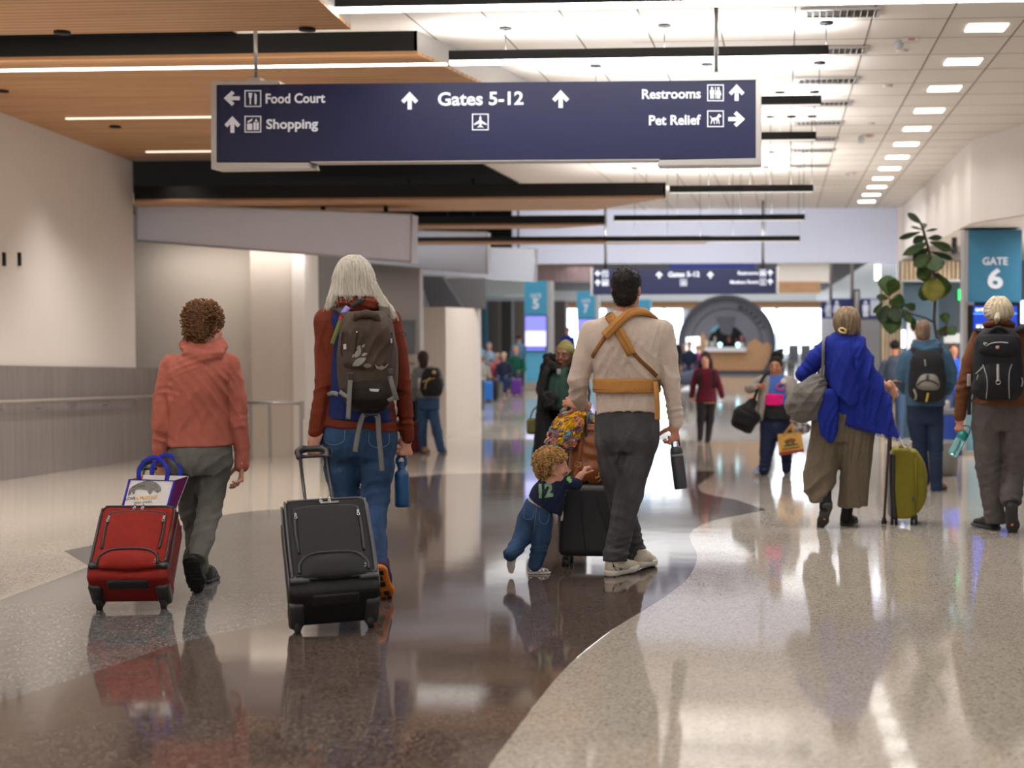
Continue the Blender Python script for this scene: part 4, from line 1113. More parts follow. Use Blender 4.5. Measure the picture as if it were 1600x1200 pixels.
B.clay('cowl_collar', c, .007, RUST, folds=[(556, 474, -8, 9, .006, 34)], base=.003)
c = Clay(.02)
c.loft(B.st([(482, 514, 604, .10, 0), (494, 508, 612, .128, 0), (525, 512, 612, .134, 0), (560, 514, 611, .134, 0), (600, 514, 611, .126, 0), (640, 508, 615, .134, 0), (664, 503, 619, .138, 0)]), 2.4); c.cut(B.k(558, 656), (-.06, 0, -1), .004)
vest, shB = B.clay('vest', c, .009, NAVY, folds=[(560, 640, 5, 18, .003, 50)], base=.001)
c = Clay(.03)
c.loft(B.st([(655, 499, 620, .120, 0), (675, 499, 620, .130, 0), (695, 502, 617, .13, 0), (712, 510, 609, .11, 0), (726, 530, 592, .06, 0)]), 2.1)
c.chain(B.ch([(590, 690, 0, 28), (589, 735, 0, 24.5), (586, 778, 0, 21.5), (582, 815, -.07, 20), (585, 850, -.15, 17.5), (591, 886, -.22, 16)]), .035)
c.cut(B.k(591, 887, -.22), (.0, -.75, -.62), .004)
c.chain(B.ch([(532, 690, 0, 29), (535, 735, .03, 26), (540, 790, .06, 21), (546, 850, .10, 17), (549, 908, .12, 16)]), .035)
jeans, jB = B.clay('jeans', c, .0075, DENIM, folds=[(590, 785, 14, 17, .006, 22), (536, 795, -16, 18, .006, 24), (545, 835, 12, 15, .004, 22), (592, 872, 0, 9, .006, 20), (560, 705, 70, 12, .005, 25), (520, 722, 25, 16, .004, 24), (605, 722, -25, 16, .004, 24), (585, 750, 20, 20, .003, 24)], base=.0015, seed=6)
jb = B.bvh(jB)
for px in ([(508, 672), (507, 688), (519, 695), (537, 690), (539, 672)], [(577, 676), (577, 694), (592, 700), (607, 694), (608, 678)]): mb = MB(); strap_on(mb, jb, px, .0035, .001, .001); mb.build('pocket_stitching', mat('pale_stitch', (96, 118, 148), .8), jeans)
PURP = fabric('plum_mesh', (52, 40, 72), .1)
shoe(B, B.k(590, 887, -.30), (.06, .62, -.78), (0.02, .78, .62), .285, PURP, ORANGE, tread=(mat('tread_black', (20, 18, 18), .7), [(.02, .20, .03, .03), (-.022, .2, .02, .028), (.03, .235, .02, .02), (0, .245, .02, .022), (-.026, .232, .016, .02), (0, .13, .045, .035), (0, .085, .03, .03), (.0, .04, .05, .03)]))
shoe(B, B.g(556, 916), (-.05, 1, 0), (0, 0, 1), .285, PURP, ORANGE)
mb = MB(); mb.tube([B.M @ (B.k(493.5, 675, -.08) + Vector((.026 * math.cos(a), .022 * math.sin(a), .006 * math.cos(a)))) for a in [k * PI / 8 for k in range(16)]], .004, 6, closed=True); mb.build('bracelet', mat('dark_bracelet', (60, 56, 54), .4, .5), B.root)
# long straight hair: a smooth mass with combed locks
WH = hair_mat('white_hair', (226, 219, 208), (196, 186, 170), 90)
def locks(fig, st, m, parent, n, seed, a0=0, a1=360, r=.0022, ends=.02, lift=.003, zcut=None, name='locks'):
    rnd = random.Random(seed); S = sorted(st, key=lambda t: -t[0]); mb = MB()
    for i in range(n):
        a = math.radians(rnd.uniform(a0, a1)); pts = []; off = rnd.uniform(-.4, 1) * lift; w1, w2 = rnd.uniform(0, 6), rnd.uniform(.6, 1.4)
        last = rnd.randint(max(2, len(S) - 2), len(S))
        for j, (z, cx, cy_, rx, ry) in enumerate(S[:last]):
            aa = a + .05 * math.sin(w1 + j * w2)
            pts.append(Vector((cx + (rx + off) * math.cos(aa), cy_ + (ry + off) * math.sin(aa), z)))
        pts.append(pts[-1] + Vector((rnd.uniform(-.4, .4) * ends, rnd.uniform(-.4, .2) * ends, -rnd.uniform(.2, 1) * ends)))
        pts = catmull(pts, 4); N = len(pts)
        mb.tube([fig.M @ p for p in pts], [r * (1.2 - .9 * k / N) for k in range(N)], 4)
    return mb.build(name, m, parent)
st = B.st([(399, 546, 561, .03, -.01), (405, 535, 570, .065, -.01), (416, 527, 579, .09, -.015), (432, 521, 585, .105, -.02), (450, 519, 588, .112, -.02), (464, 518, 591, .112, -.03)])
c = Clay(.02); c.loft(st, 2.1); c.chain(B.ch([(527, 452, -.05, 9), (520, 470, -.07, 8), (514, 481, -.08, 5)])); c.chain(B.ch([(582, 452, -.05, 10), (594, 472, -.07, 9), (606, 484, -.09, 7), (616, 495, -.10, 4)]))
c.ell(q(0, .14, -.03), (.055, .075, .09), R, .02, True)
v, f = c.mesh(.007, 1); az = np.arctan2(v[:, 1] - st[0][2], v[:, 0] - st[2][1]); n_ = vnormals(v, f)
v = v + n_ * (.0035 * np.sin(38 * az + 5 * pn(v, 6, 3)) + .002 * pn(v, 20, 1))[:, None]
hB = link_mesh('hair', np_mesh('hair', v, f), WH, B.root)
locks(B, st, WH, hB, 170, 5, 175, 365, .0026, .035, .004)
st2 = B.st([(440, 523, 533, .02, -.06), (458, 518, 530, .03, -.07), (470, 513, 528, .03, -.09), (480, 508, 524, .02, -.10)]); locks(B, st2, WH, hB, 30, 9, 0, 360, .0022, .03, .006)
st3 = B.st([(440, 574, 586, .02, -.06), (462, 582, 598, .03, -.08), (478, 592, 610, .03, -.10), (494, 606, 620, .02, -.12)]); locks(B, st3, WH, hB, 40, 11, 0, 360, .0022, .03, .006)

# ------------------------------------------------------------------ brown backpack
def pack(fig, label, dyw, group=None):
    return thing('backpack', fig.w(*dyw), label, 'backpack', group, (0, 0, fig.a))
class Worn(Figure):                                        # same frame as its wearer, own root
    def __init__(s, fig, name, label, cat, group=None, at=None):
        s.__dict__.update(fig.__dict__)
        s.root = thing(name, fig.M @ Vector((0, 0, 0)) if at is None else fig.M @ at, label, cat, group, (0, 0, fig.a)); s.off = Vector((0, 0, 0)) if at is None else at
    def clay(s, name, c, h, m, parent=None, folds=(), base=.0, smooth=1, seed=1, extra=None, bf=14):
        v, f = c.mesh(h, smooth)
        if folds or base: v = s.folds(v, f, folds, base, bf, seed)
        o = link_mesh(name, np_mesh(name, v - A3(s.off), f), m, s.root if parent is None else parent); return o, (v, f)
K = Worn(B, 'backpack', 'brown hiking backpack with grey leaf print worn by the white-haired walker', 'backpack', 'backpacks being worn', B.k(573, 640, -.2))
c = Clay(.02); c.loft(K.st([(486, 547, 600, .05, -.20), (495, 538, 608, .085, -.21), (530, 530, 618, .11, -.22), (580, 528, 622, .12, -.225), (615, 533, 618, .11, -.22), (642, 548, 604, .06, -.2)]), 2.8)
main, KA = K.clay('main_bag', c, .008, BROWNP, folds=[(620, 560, 80, 20, .003, 40)], base=.0015)
c = Clay(.02); c.loft(K.st([(489, 549, 597, .045, -.26), (503, 539, 607, .08, -.275), (550, 533, 613, .095, -.27), (574, 537, 609, .088, -.27), (587, 554, 594, .055, -.26)]), 2.6)
lid, KL = K.clay('lid', c, .007, BROWNP, folds=[(592, 545, 62, 15, .008, 30), (560, 505, 55, 14, .006, 20), (590, 500, -60, 12, .006, 18), (600, 560, 70, 12, .005, 22)], base=.002)
c = Clay(.02); c.loft(K.st([(587, 545, 609, .06, -.275), (600, 538, 614, .08, -.275), (626, 541, 612, .075, -.27), (638, 553, 602, .05, -.255)]), 2.8)
pock, KP = K.clay('lower_pocket', c, .007, BROWND, folds=[(575, 600, 0, 18, .003, 30)], base=.0015)
kb = K.bvh(KL); kp = K.bvh(KP, KA)
def leaf(a, b, w):
    (x0, y0), (x1, y1) = a, b; L = math.hypot(x1 - x0, y1 - y0); ux, uy = (x1 - x0) / L, (y1 - y0) / L; o = []
    prof = [(0, 0), (.15, .55), (.35, .95), (.55, 1), (.8, .6), (1, 0)]
    for t, h in prof: o.append((x0 + ux * L * t - uy * h * w / 2, y0 + uy * L * t + ux * h * w / 2))
    for t, h in prof[-2:0:-1]: o.append((x0 + ux * L * t + uy * h * w / 2, y0 + uy * L * t - ux * h * w / 2))
    return o
mb = MB()
decal(mb, kb, [leaf(*a) for a in (((545.5, 577), (575, 582), 14), ((551, 571), (572, 559), 11), ((567.5, 571), (581, 571), 7.5), ((555, 559), (564.5, 543.5), 8), ((565, 555.5), (574.5, 552), 5), ((558, 546), (563.5, 539.5), 5), ((565.5, 543), (570, 537.5), 4), ((551, 559), (554, 553), 3))], .003)
mb.build('leaf_print', mat('reflective_grey_print', (132, 128, 124), .6), lid)
mb = MB(); decal(mb, kb, [[(585, 567.5), (590, 572), (595, 573), (595, 577), (588, 575)], [(606, 567), (601, 572), (597, 573), (597, 577), (604, 574.5)], [(594, 572), (597, 570), (598.5, 572), (597, 579), (594, 578)]], .004); mb.build('bird_emblem', mat('silver_thread', (186, 180, 174), .5, .3), lid)
mb = MB(); decal(mb, kp, [[(577, 607), (592.5, 608), (591, 612), (578.5, 611)]], .004); mb.build('reflective_loop', mat('white_reflector', (205, 205, 205), .4), pock)
mb = MB(); decal(mb, kb, [[(537, 538), (541.5, 537), (542, 545), (537.5, 546)]], .003); mb.build('fabric_tag', mat('white_reflector', (0, 0, 0)), lid)
mb = MB(); decal(mb, K.bvh(KL, KA), [[(609.5, 529), (611.5, 529), (612, 535), (610, 536)]], .003); mb.build('fabric_tag', mat('white_reflector', (0, 0, 0)), lid)
mb = MB(); strap_on(mb, kb, [(558, 520), (557, 535), (553, 552)], .004, .002, .003); mb.build('zip', ZIP, lid)
mb = MB(); p = on(kb, 558, 519, .006)[0]; mb.sphere(p, .006, 10); mb.build('zip_pull', CHROME, lid)
mb = MB(); mb.tube([on(kb, x, y, .004, B.Y - .3)[0] for x, y in ((536, 520), (534, 550), (540, 573), (555, 583), (575, 586), (595, 583), (607, 572), (612, 550), (611, 520))], .003, 6); mb.build('lid_piping', BROWND, lid)
wp = lambda l: [K.w(x, y, d) for x, y, d in l]
def webbing(name, l, w, m, parent, nrm=(0, -1, .1), t=.002):
    pts = catmull(wp(l), 5); mb = MB(); mb.ribbon(pts, [Vector(nrm)] * len(pts), w, t); return mb.build(name, m, parent)
webbing('compression_strap', [(549, 583, -.37), (547, 600, -.372), (545.5, 625, -.368), (544, 655, -.36)], .024, GREYW, K.root)
webbing('compression_strap', [(607, 576, -.36), (611, 595, -.37), (616, 612, -.36), (620, 625, -.34)], .024, GREYW, K.root)
for (x, y) in ((548, 588), (609, 581)):
    mb = MB(); mb.box(K.w(x, y, -.376), (.032, .012, .035), None, .005); mb.build('buckle', PLAST, K.root)
webbing('waist_strap', [(574, 648, -.25), (567, 650, -.26), (561, 670, -.25), (557, 692, -.24), (555, 706, -.235)], .026, GREYW, K.root)
webbing('waist_strap', [(584, 648, -.25), (590, 650, -.26), (592, 680, -.25), (595, 710, -.24), (597, 736, -.235)], .026, GREYW, K.root)
webbing('waist_strap', [(560, 632, -.25), (567, 641, -.26), (575, 648, -.26)], .02, BROWND, K.root); webbing('waist_strap', [(600, 632, -.25), (592, 641, -.26), (585, 648, -.26)], .02, BROWND, K.root)
mb = MB(); mb.box(K.w(580, 648, -.262), (.065, .014, .014), None, .004); mb.build('buckle', PLAST, K.root)
for pts in ([(531, 612, -.3), (538, 617, -.33), (547, 622, -.345)], [(612, 612, -.3), (616, 620, -.31), (606, 626, -.33)]): webbing('side_strap', pts, .02, GREYW, K.root)
webbing('side_strap', [(512, 617, -.14), (520, 614, -.18), (528, 616, -.22)], .022, GREYW, K.root)
sb_ = B.bvh(shB)
mb = MB(); mb.ribbon(catmull(wp([(545, 495, -.22), (534, 484, -.15), (528, 481, -.08), (524, 484, 0), (522, 500, .08)]), 5), [Vector((-.2, -.3, 1))] * 21, .055, .008); mb.build('shoulder_strap', BROWNP, K.root)
mb = MB(); mb.ribbon(catmull(wp([(600, 495, -.22), (601, 484, -.15), (598, 480, -.08), (595, 484, 0), (598, 500, .08)]), 5), [Vector((.2, -.3, 1))] * 21, .055, .008); mb.build('shoulder_strap', BROWNP, K.root)
webbing('load_strap', [(519, 537, -.15), (525, 520, -.17), (531, 503, -.175), (536, 492, -.17)], .022, mat('olive_webbing', (112, 118, 58), .8), K.root)
webbing('buckle', [(533, 500, -.185), (537, 489, -.18)], .030, mat('red_buckle', (196, 44, 40), .5), K.root, t=.006)
webbing('buckle', [(536, 491, -.19), (544, 480, -.175)], .030, mat('lilac_buckle', (140, 128, 204), .45), K.root, t=.008)
webbing('load_strap', [(548, 478, -.17), (558, 473, -.165), (569, 467, -.15)], .024, mat('black_strap', (26, 25, 28), .7), K.root, t=.004)
c = Clay(.012); c.chain(K.ch([(555, 500, -.33, 4.5), (558, 493, -.34, 5), (572, 490, -.345, 5.5), (587, 493, -.34, 5), (592, 501, -.33, 4.5)])); K.clay('haul_handle', c, .005, BROWNP)
mb = MB(); mb.tube(catmull(wp([(622, 520, -.3), (630, 519, -.3), (635, 523, -.3), (630, 526, -.3), (624, 521, -.3)]), 4), .0018, 5); mb.build('cord_pull', ZIP, K.root)

# ------------------------------------------------------------------ bottles
def frame_along(a, b):
    z = (b - a).normalized(); x = Vector((1, 0, 0)); x = (x - z * x.dot(z)).normalized(); return Rfrom(x, z.cross(x), z)
bt, tp = B.w(628.5, 792, .06), B.w(627, 712, .06); Mz = frame_along(bt, tp); Lb = (tp - bt).length
bot = thing('water_bottle', bt, 'blue metal water bottle hanging by its cap loop from the white-haired walker', 'water bottle')
BLUEB = mat('blue_powder_coat', (20, 72, 118), .45)
mb = MB(); mb.lathe([(.030, .0), (.036, .003), (.039, .012), (.039, Lb * .62), (.036, Lb * .68), (.022, Lb * .72), (.021, Lb * .78)], bt, Mz); mb.build('bottle_body', BLUEB, bot)
mb = MB(); mb.lathe([(.0235, Lb * .77), (.0235, Lb * .785), (.022, Lb * .79)], bt, Mz); mb.build('steel_ring', CHROME, bot)
mb = MB(); mb.lathe([(.024, Lb * .785), (.025, Lb * .80), (.024, Lb * .86), (.018, Lb * .88)], bt, Mz); cap = mb.build('cap', BLUEB, bot)
mb = MB(); T_ = lambda x, y, z: bt + Mz @ Vector((x, y, z)); mb.ribbon(catmull([T_(-.022, 0, Lb * .84), T_(-.022, 0, Lb * .93), T_(-.004, 0, Lb * .995), T_(.018, 0, Lb * .98), T_(.024, 0, Lb * .90), T_(.022, 0, Lb * .82)], 5), [Mz @ Vector((0, -1, 0))] * 26, .018, .008); mb.build('carry_loop', BLUEB, cap)
# black roller case
O = F(523, 986)
g_ = P(488, 708, 7.13) - O
soft_case('black soft roller suitcase with grey piping pulled by the white-haired walker', O, g_, .395, .60, .23, fabric('black_nylon', (30, 29, 30), .10, 30), ZIP, g_.length, 'soft roller suitcases', (.925, .38, 0), mat('charcoal_piping', (52, 52, 54), .5), .145, True)
# ================================================================== the tall walker with a crossed carrier harness
OAT = fabric('oatmeal_knit', (206, 188, 174), .05, 60)
BLKD = fabric('black_denim', (64, 63, 65), .3, 10, .3, 300, stretch=(1, 1, .5))
TAN = fabric('tan_canvas', (168, 118, 62), .06)
TAND = fabric('dark_tan_webbing', (126, 84, 42), .05)
C = Figure(976, 899, None, 3)
C.empty('person', 'tall person with short dark hair in oatmeal shirt and black jeans wearing a tan harness', 'person')
c = Clay(.03)
q, R = head_clay(c, C.k(979, 454), (.16, 1, -.04), (0, .04, 1), 1.02, C.k(980, 496))
c.loft(C.st([(494, 955, 1005, .07, 0), (515, 930, 1030, .09, 0), (600, 942, 1018, .09, 0), (660, 940, 1020, .10, 0), (690, 945, 1015, .1, 0)]))
c.chain(C.ch([(922, 522, 0, 11), (906, 594, 0, 10), (909, 628, .12, 8)])); c.chain(C.ch([(1036, 520, 0, 11), (1048, 590, 0, 10), (1056, 658, .03, 8)]))
c.chain(C.ch([(1003, 695, 0, 15), (975, 800, 0, 13), (962, 870, -.02, 8)])); c.chain(C.ch([(956, 695, 0, 15), (968, 790, .1, 12), (992, 862, .25, 8)]))
hc = Clay(.01)
hand_clay(hc, C.k(910, 633, .12), (-.85, .25, .30), (0, .9, -.45), 1, 1.0, (35, 55, 40), tflex=35)
hand_clay(hc, C.k(1056, 661, .03), (-.08, .05, -1), (-.75, .65, .1), -1, 1.02, ((35, 50, 35), (42, 55, 38), (48, 60, 40), (52, 62, 40)), tflex=50)
body, bC = C.clay('body', c, .008, SKIN_T, extra=[hc.mesh(.0035, 1)])
c = Clay(.025)
c.loft(C.st([(485, 960, 1000, .065, 0), (492, 946, 1014, .09, 0), (504, 926, 1034, .108, -.005), (525, 916, 1042, .122, -.01), (560, 922, 1038, .126, -.01), (600, 930, 1030, .118, 0), (640, 930, 1030, .124, 0), (656, 929, 1031, .132, 0), (668, 929, 1031, .132, 0)]), 2.3)
c.cut(C.k(978, 652), (.03, -.35, -1), .004)
c.chain(C.ch([(926, 520, 0, 20), (913, 560, 0, 17.5), (904, 594, 0, 16.5), (904, 616, .05, 15), (909, 632, .12, 11.5)]), .014)
c.chain(C.ch([(1034, 519, 0, 20), (1042, 555, 0, 17), (1047, 592, 0, 15), (1053, 635, .02, 12), (1055, 645, .03, 12.5), (1056, 660, .03, 11.5)]), .014)
shirt, sC = C.clay('shirt', c, .0075, OAT, folds=[(975, 568, 72, 14, .008, 30), (950, 580, 62, 15, .007, 28), (1005, 580, -50, 15, .008, 30), (975, 640, 85, 16, .007, 34), (940, 632, 70, 13, .005, 22), (1052, 640, 20, 10, .005, 18), (904, 606, 15, 14, .005, 22), (1028, 545, 80, 12, .004, 26), (1045, 600, -15, 16, .003, 24)], base=.002, seed=8)
c = Clay(.03)
c.loft(C.st([(640, 930, 1029, .112, 0), (665, 929, 1031, .128, 0), (685, 930, 1030, .13, 0), (706, 936, 1024, .10, 0)]))
c.chain(C.ch([(1003, 690, 0, 26), (991, 730, .0, 24.5), (983, 770, 0, 22.5), (975, 800, 0, 20.5), (968, 840, -.01, 19.5), (962, 866, -.02, 19.5), (960, 886, -.02, 19)]), .015)
c.chain(C.ch([(955, 692, .0, 25), (959, 735, .05, 22.5), (969, 785, .1, 18.5), (984, 828, .18, 17.5), (991, 858, .25, 18), (994, 876, .25, 18.5)]), .015)
c.cut(C.k(960, 877, -.02), (0, -.15, -1), .004)
jeansC, jC = C.clay('jeans', c, .0075, BLKD, folds=[(972, 803, -24, 18, .005, 22), (965, 862, -10, 15, .005, 20), (985, 740, 60, 18, .004, 40), (950, 715, -60, 16, .004, 30), (990, 855, 5, 11, .006, 20), (985, 700, 55, 14, .004, 28)], base=.0015, seed=9)
jb = C.bvh(jC)
for px in ([(936, 668), (936, 690), (946, 694)], [(990, 660), (984, 682), (1000, 690), (1018, 684), (1020, 664)], [(960, 652), (962, 675), (972, 690)]): mb = MB(); strap_on(mb, jb, px, .003, .001, .001); mb.build('pocket_stitching', mat('grey_stitch', (84, 82, 82), .8), jeansC)
c = Clay(.02); c.ell(q(0, -.014, .044), (.085, .103, .09), R); c.ell(q(0, -.045, -.02), (.073, .062, .068), R); c.ell(q(0, -.055, -.05), (.056, .042, .045), R)
for sx in (-1, 1): c.ell(q(sx * .078, .0, -.008), (.02, .03, .036), R, .012, True)
c.ell(q(0, .105, -.02), (.09, .05, .075), R, .02, True)
v, f = c.mesh(.005, 1); n_ = vnormals(v, f); v = v + n_ * (.0028 * pn(v, 120, 2) + .003 * pn(v, 55, 4) * (v[:, 2] > q(0, 0, .05).z))[:, None]
hC = link_mesh('hair', np_mesh('hair', v, f), hair_mat('dark_hair', (36, 28, 24), (18, 14, 12), 90), C.root)
def tufts(fig, v, f, m, parent, n, seed, L=.02, r=.0016, keep=None, lean=(0, -.3, -.6)):
    rnd = random.Random(seed); nr = vnormals(v, f); mb = MB()
    for i in range(n):
        j = rnd.randrange(len(v))
        if keep is not None and not keep(v[j]): continue
        p = Vector(v[j]); d = (Vector(nr[j]) * .7 + Vector(lean) * .7 + Vector((rnd.uniform(-.5, .5), rnd.uniform(-.5, .5), rnd.uniform(-.3, .3)))).normalized(); l = L * rnd.uniform(.6, 1.3)
        mb.tube([fig.M @ p, fig.M @ (p + d * l * .5), fig.M @ (p + d * l + Vector((0, 0, -.15 * l)))], [r, r * .8, r * .2], 4, caps=False)
    return mb.build('hair_tufts', m, parent)
tufts(C, v, f, MATS['dark_hair'], hC, 1300, 3, .011, .0013, None, (0, -.25, .1))
SHOEW = mat('off_white_leather', (196, 184, 164), .55); WSOLE = mat('white_sole', (205, 196, 182), .6)
sh1, S1 = shoe(C, C.g(950, 902), (.50, .86, 0), (0, 0, 1), .30, SHOEW, WSOLE, sole_h=.036, collar=.105)
sh2, S2 = shoe(C, C.g(994, 893, .022), (.30, .95, -.10), (0, .1, 1), .30, SHOEW, WSOLE, sole_h=.036, collar=.105)
BLK = mat('black_ink_shoe', (24, 24, 25), .6)
for sh in (sh1, sh2):
    pass
bb = C.bvh(*[(np.array([x.co for x in sh1.data.vertices]), np.array([tuple(p.vertices) for p in sh1.data.polygons]))])
mb = MB(); text_on(mb, bb, 'NIKE', 945.5, 874.5, 6.5, .002, .02, slant=-.1); mb.build('lettering', BLK, sh1)
mb = MB(); decal(mb, bb, tri2([(957, 878), (960, 884), (964, 887), (970, 887), (974, 889), (969, 890.5), (962, 891), (957.5, 886)]), .002); mb.build('swoosh_mark', BLK, sh1)
c = Clay(.01); c.box(Vector((0, 0, 0)), (.001, .001, .001))
mb = MB(); mb.box(C.M @ S1(0, .06, .008), (.075, .1, .016), C.M.to_3x3() @ Rfrom(Vector((.86, -.5, 0)), Vector((.5, .86, 0)), Vector((0, 0, 1))), .008); mb.build('heel_tread', RUBBER, sh1)
# harness
HN = Worn(C, 'baby_carrier', 'tan baby carrier harness with crossed padded straps over the oatmeal shirt', 'baby carrier', None, C.k(978, 600, -.13))
sb = C.bvh(sC)
def pad(name, px, w, m, off, t, parent, n=6, tail=None): mb = MB(); strap_on(mb, sb, px, w, off, t, n, C.Y - .12, True, tail); return mb.build(name, m, parent)
pad('webbing', [(990, 551), (1002, 564), (1014, 575), (1026, 587)], .026, TAND, .003, .003, HN.root)
pad('shoulder_pad', [(946, 484), (950, 488), (956, 499), (965, 514), (975, 532), (987, 553)], .056, TAN, .007, .011, HN.root)
pad('webbing', [(949, 522), (940, 535), (932, 547), (926, 558)], .026, TAND, .004, .003, HN.root)
pad('shoulder_pad', [(1010, 493), (1000, 491), (986, 492), (972, 501), (958, 513), (946, 526)], .056, TAN, .020, .012, HN.root, 6, [(C.w(1026, 507, .08), Vector((.75, .35, .5))), (C.w(1024, 498, .03), Vector((.6, .0, .8))), (C.w(1018, 492.5, -.03), Vector((.35, -.35, .85)))])
for px in ([(955, 500), (966, 514), (976, 532), (986, 549)],): pad('stitching', px, .003, TAND, .0195, .001, HN.root)
for px in ([(984, 492), (971, 502), (958, 514), (949, 523)], ): pad('stitching', px, .003, TAND, .0335, .001, HN.root)
c = Clay(.01); st = C.st([(591, 926, 1033, .134, -.008), (602, 926.5, 1032.5, .136, -.008), (613, 926, 1033, .138, -.008)]); c.loft(st, 2.4, cap=.006); belt, bK = HN.clay('waist_belt', c, .006, TAN, base=.001)
c = Clay(.01); c.loft(C.st([(606.5, 925, 1034, .138, -.008), (608.3, 925, 1034, .139, -.008)]), 2.4, cap=0); HN.clay('belt_seam', c, .004, TAND)
mb = MB(); mb.ribbon(catmull([C.w(1024, 596, -.11), C.w(1026, 615, -.125), C.w(1027, 635, -.13), C.w(1027, 656, -.125)], 5), [Vector((.3, -1, 0))] * 16, .032, .003); mb.build('hanging_strap', TAN, HN.root)
mb = MB(); mb.box(C.w(1029, 600, -.08), (.02, .05, .05), None, .006); mb.build('buckle', PLAST, HN.root)

# dark bottle hanging from the right hand
tp, bt = C.w(1056, 698, .05), C.w(1064, 764, .03); Mz = frame_along(bt, tp); Lb = (tp - bt).length
bo = thing('water_bottle', bt, 'dark grey water bottle with loop lid held by the person in the oatmeal shirt', 'water bottle'); T_ = lambda x, y, z: bt + Mz @ Vector((x, y, z))
DG = mat('charcoal_powder_coat', (48, 49, 53), .5)
mb = MB(); mb.lathe([(.033, 0), (.037, .004), (.0385, .012), (.0385, Lb * .74), (.037, Lb * .77)], bt, Mz); mb.build('bottle_body', DG, bo)
mb = MB(); mb.lathe([(.0388, Lb * .77), (.0388, Lb * .82), (.037, Lb * .825)], bt, Mz); mb.build('grey_band', mat('grey_band', (128, 126, 124), .5), bo)
mb = MB(); mb.lathe([(.037, Lb * .82), (.037, Lb * .90), (.034, Lb * .96), (.028, Lb)], bt, Mz); lid_ = mb.build('lid', DG, bo)
mb = MB(); mb.tube(catmull([T_(-.02, 0, Lb * .98), T_(-.018, 0, Lb + .035), T_(.0, 0, Lb + .058), T_(.020, 0, Lb + .04), T_(.024, 0, Lb * .97)], 6), .0055, 8); mb.build('carry_loop', DG, lid_)
mb = MB(); mb.box(T_(-.030, -.015, Lb * .90), (.012, .016, .02), None, .003); mb.build('latch_button', mat('teal_button', (86, 160, 160), .5), lid_)

# ------------------------------------------------------------------ black hard case pushed along
OC = F(912, 886); OC.z = fz(OC.y); yc_ = OC.y
sc_ = FPX / (FWD.dot(OC - CAM)); wl = P(870, 800, yc_).x; Wc = .40; zt = P(905, 756, yc_).z; zb0 = fz(yc_) + .062
case = thing('suitcase', (wl + Wc / 2, yc_, fz(yc_)), 'upright black hard-shell suitcase on spinner wheels under the tan leather bag', 'suitcase')
HARD = mat('black_polycarbonate', (20, 20, 22), .38, bump=.15, bscale=500)
def wclay(name, c, h, m, parent, fold=None):
    v, f = c.mesh(h, 1)
    if fold is not None: v = v + vnormals(v, f) * fold(v)[:, None]
    W = np.array(parent_matrix(parent).inverted()); v2 = v @ W[:3, :3].T + W[:3, 3]
    return link_mesh(name, np_mesh(name, v2, f), m, parent), (v, f)
c = Clay(.02); c.box((wl + Wc / 2, yc_ + .11, (zt + zb0) / 2), (Wc / 2, .12, (zt - zb0) / 2), None, .045); hs, (hv, hf) = wclay('shell', c, .007, HARD, case)
mb = MB(); bt_ = BVHTree.FromPolygons([Vector(x) for x in hv], [tuple(map(int, x)) for x in hf])
for px in ([(884, 772), (878, 800), (875, 850), (876, 870)], [(908, 765), (909, 800), (912, 840), (917, 868)], [(930, 762), (934, 790), (944, 815), (948, 830)], [(944, 765), (946, 790), (950, 820)]): strap_on(mb, bt_, px, .006, .001, .004, 6, yc_)
mb.build('shell_ribs', HARD, hs)
mb = MB(); mb.tube([(wl + .01, yc_ + .11, zb0 + .06), (wl - .001, yc_ + .11, zb0 + .2), (wl - .001, yc_ + .11, zt - .1), (wl + .03, yc_ + .11, zt - .01), (wl + .07, yc_ + .11, zt + .003), (wl + Wc - .05, yc_ + .11, zt + .003)], .006, 6); mb.build('zip', ZIP, case)
for sx in (.05, Wc - .05):
    for sy in (.02, .20):
        w_ = Vector((wl + sx, yc_ + sy, fz(yc_ + sy)))
        mb = MB(); mb.cyl(w_ + Vector((0, 0, .045)), w_ + Vector((0, 0, .075)), .017, 10); ca = mb.build('caster', PLAST, case)
        for o_ in (-.013, .013):
            mb = MB(); mb.tube([w_ + Vector((o_ - .009, 0, .0255)), w_ + Vector((o_ + .009, 0, .0255))], .025, 18); wh = mb.build('wheel', RUBBER, ca)
            wh['label'] = 'black caster wheel'
for x in (909, 917):
    mb = MB(); a = P(x, 757, yc_ + .03); b = P(x - 1, 636, yc_ + .03); mb.cyl(a, b, .0085, 10); mb.build('pole', PLAST, case)
c = Clay(.012); c.chain([(P(888, 633, yc_ + .03), .014), (P(900, 631, yc_ + .03), .014), (P(921, 632, yc_ + .03), .014)]); c.cone(P(888, 633, yc_ + .03), P(889, 648, yc_ + .03), .013); wclay('grip', c, .005, PLAST, case)
mb = MB(); mb.tube([P(888, 630, yc_ + .03), P(893, 628, yc_ + .03)], .0155, 12); mb.build('grip_cap', mat('grey_plastic', (0, 0, 0)), case)
pts = [P(876, 770 + 1.5 * k, yc_ - .012) for k in range(14)]
mb = MB()
for k, p in enumerate(pts): mb.sphere(P(878 - .8 * math.sin(k * .5), 786 + 2.0 * k, yc_ - .02), .008, 8)
mb.build('bead_charm', mat('white_beads', (208, 200, 190), .5), case)
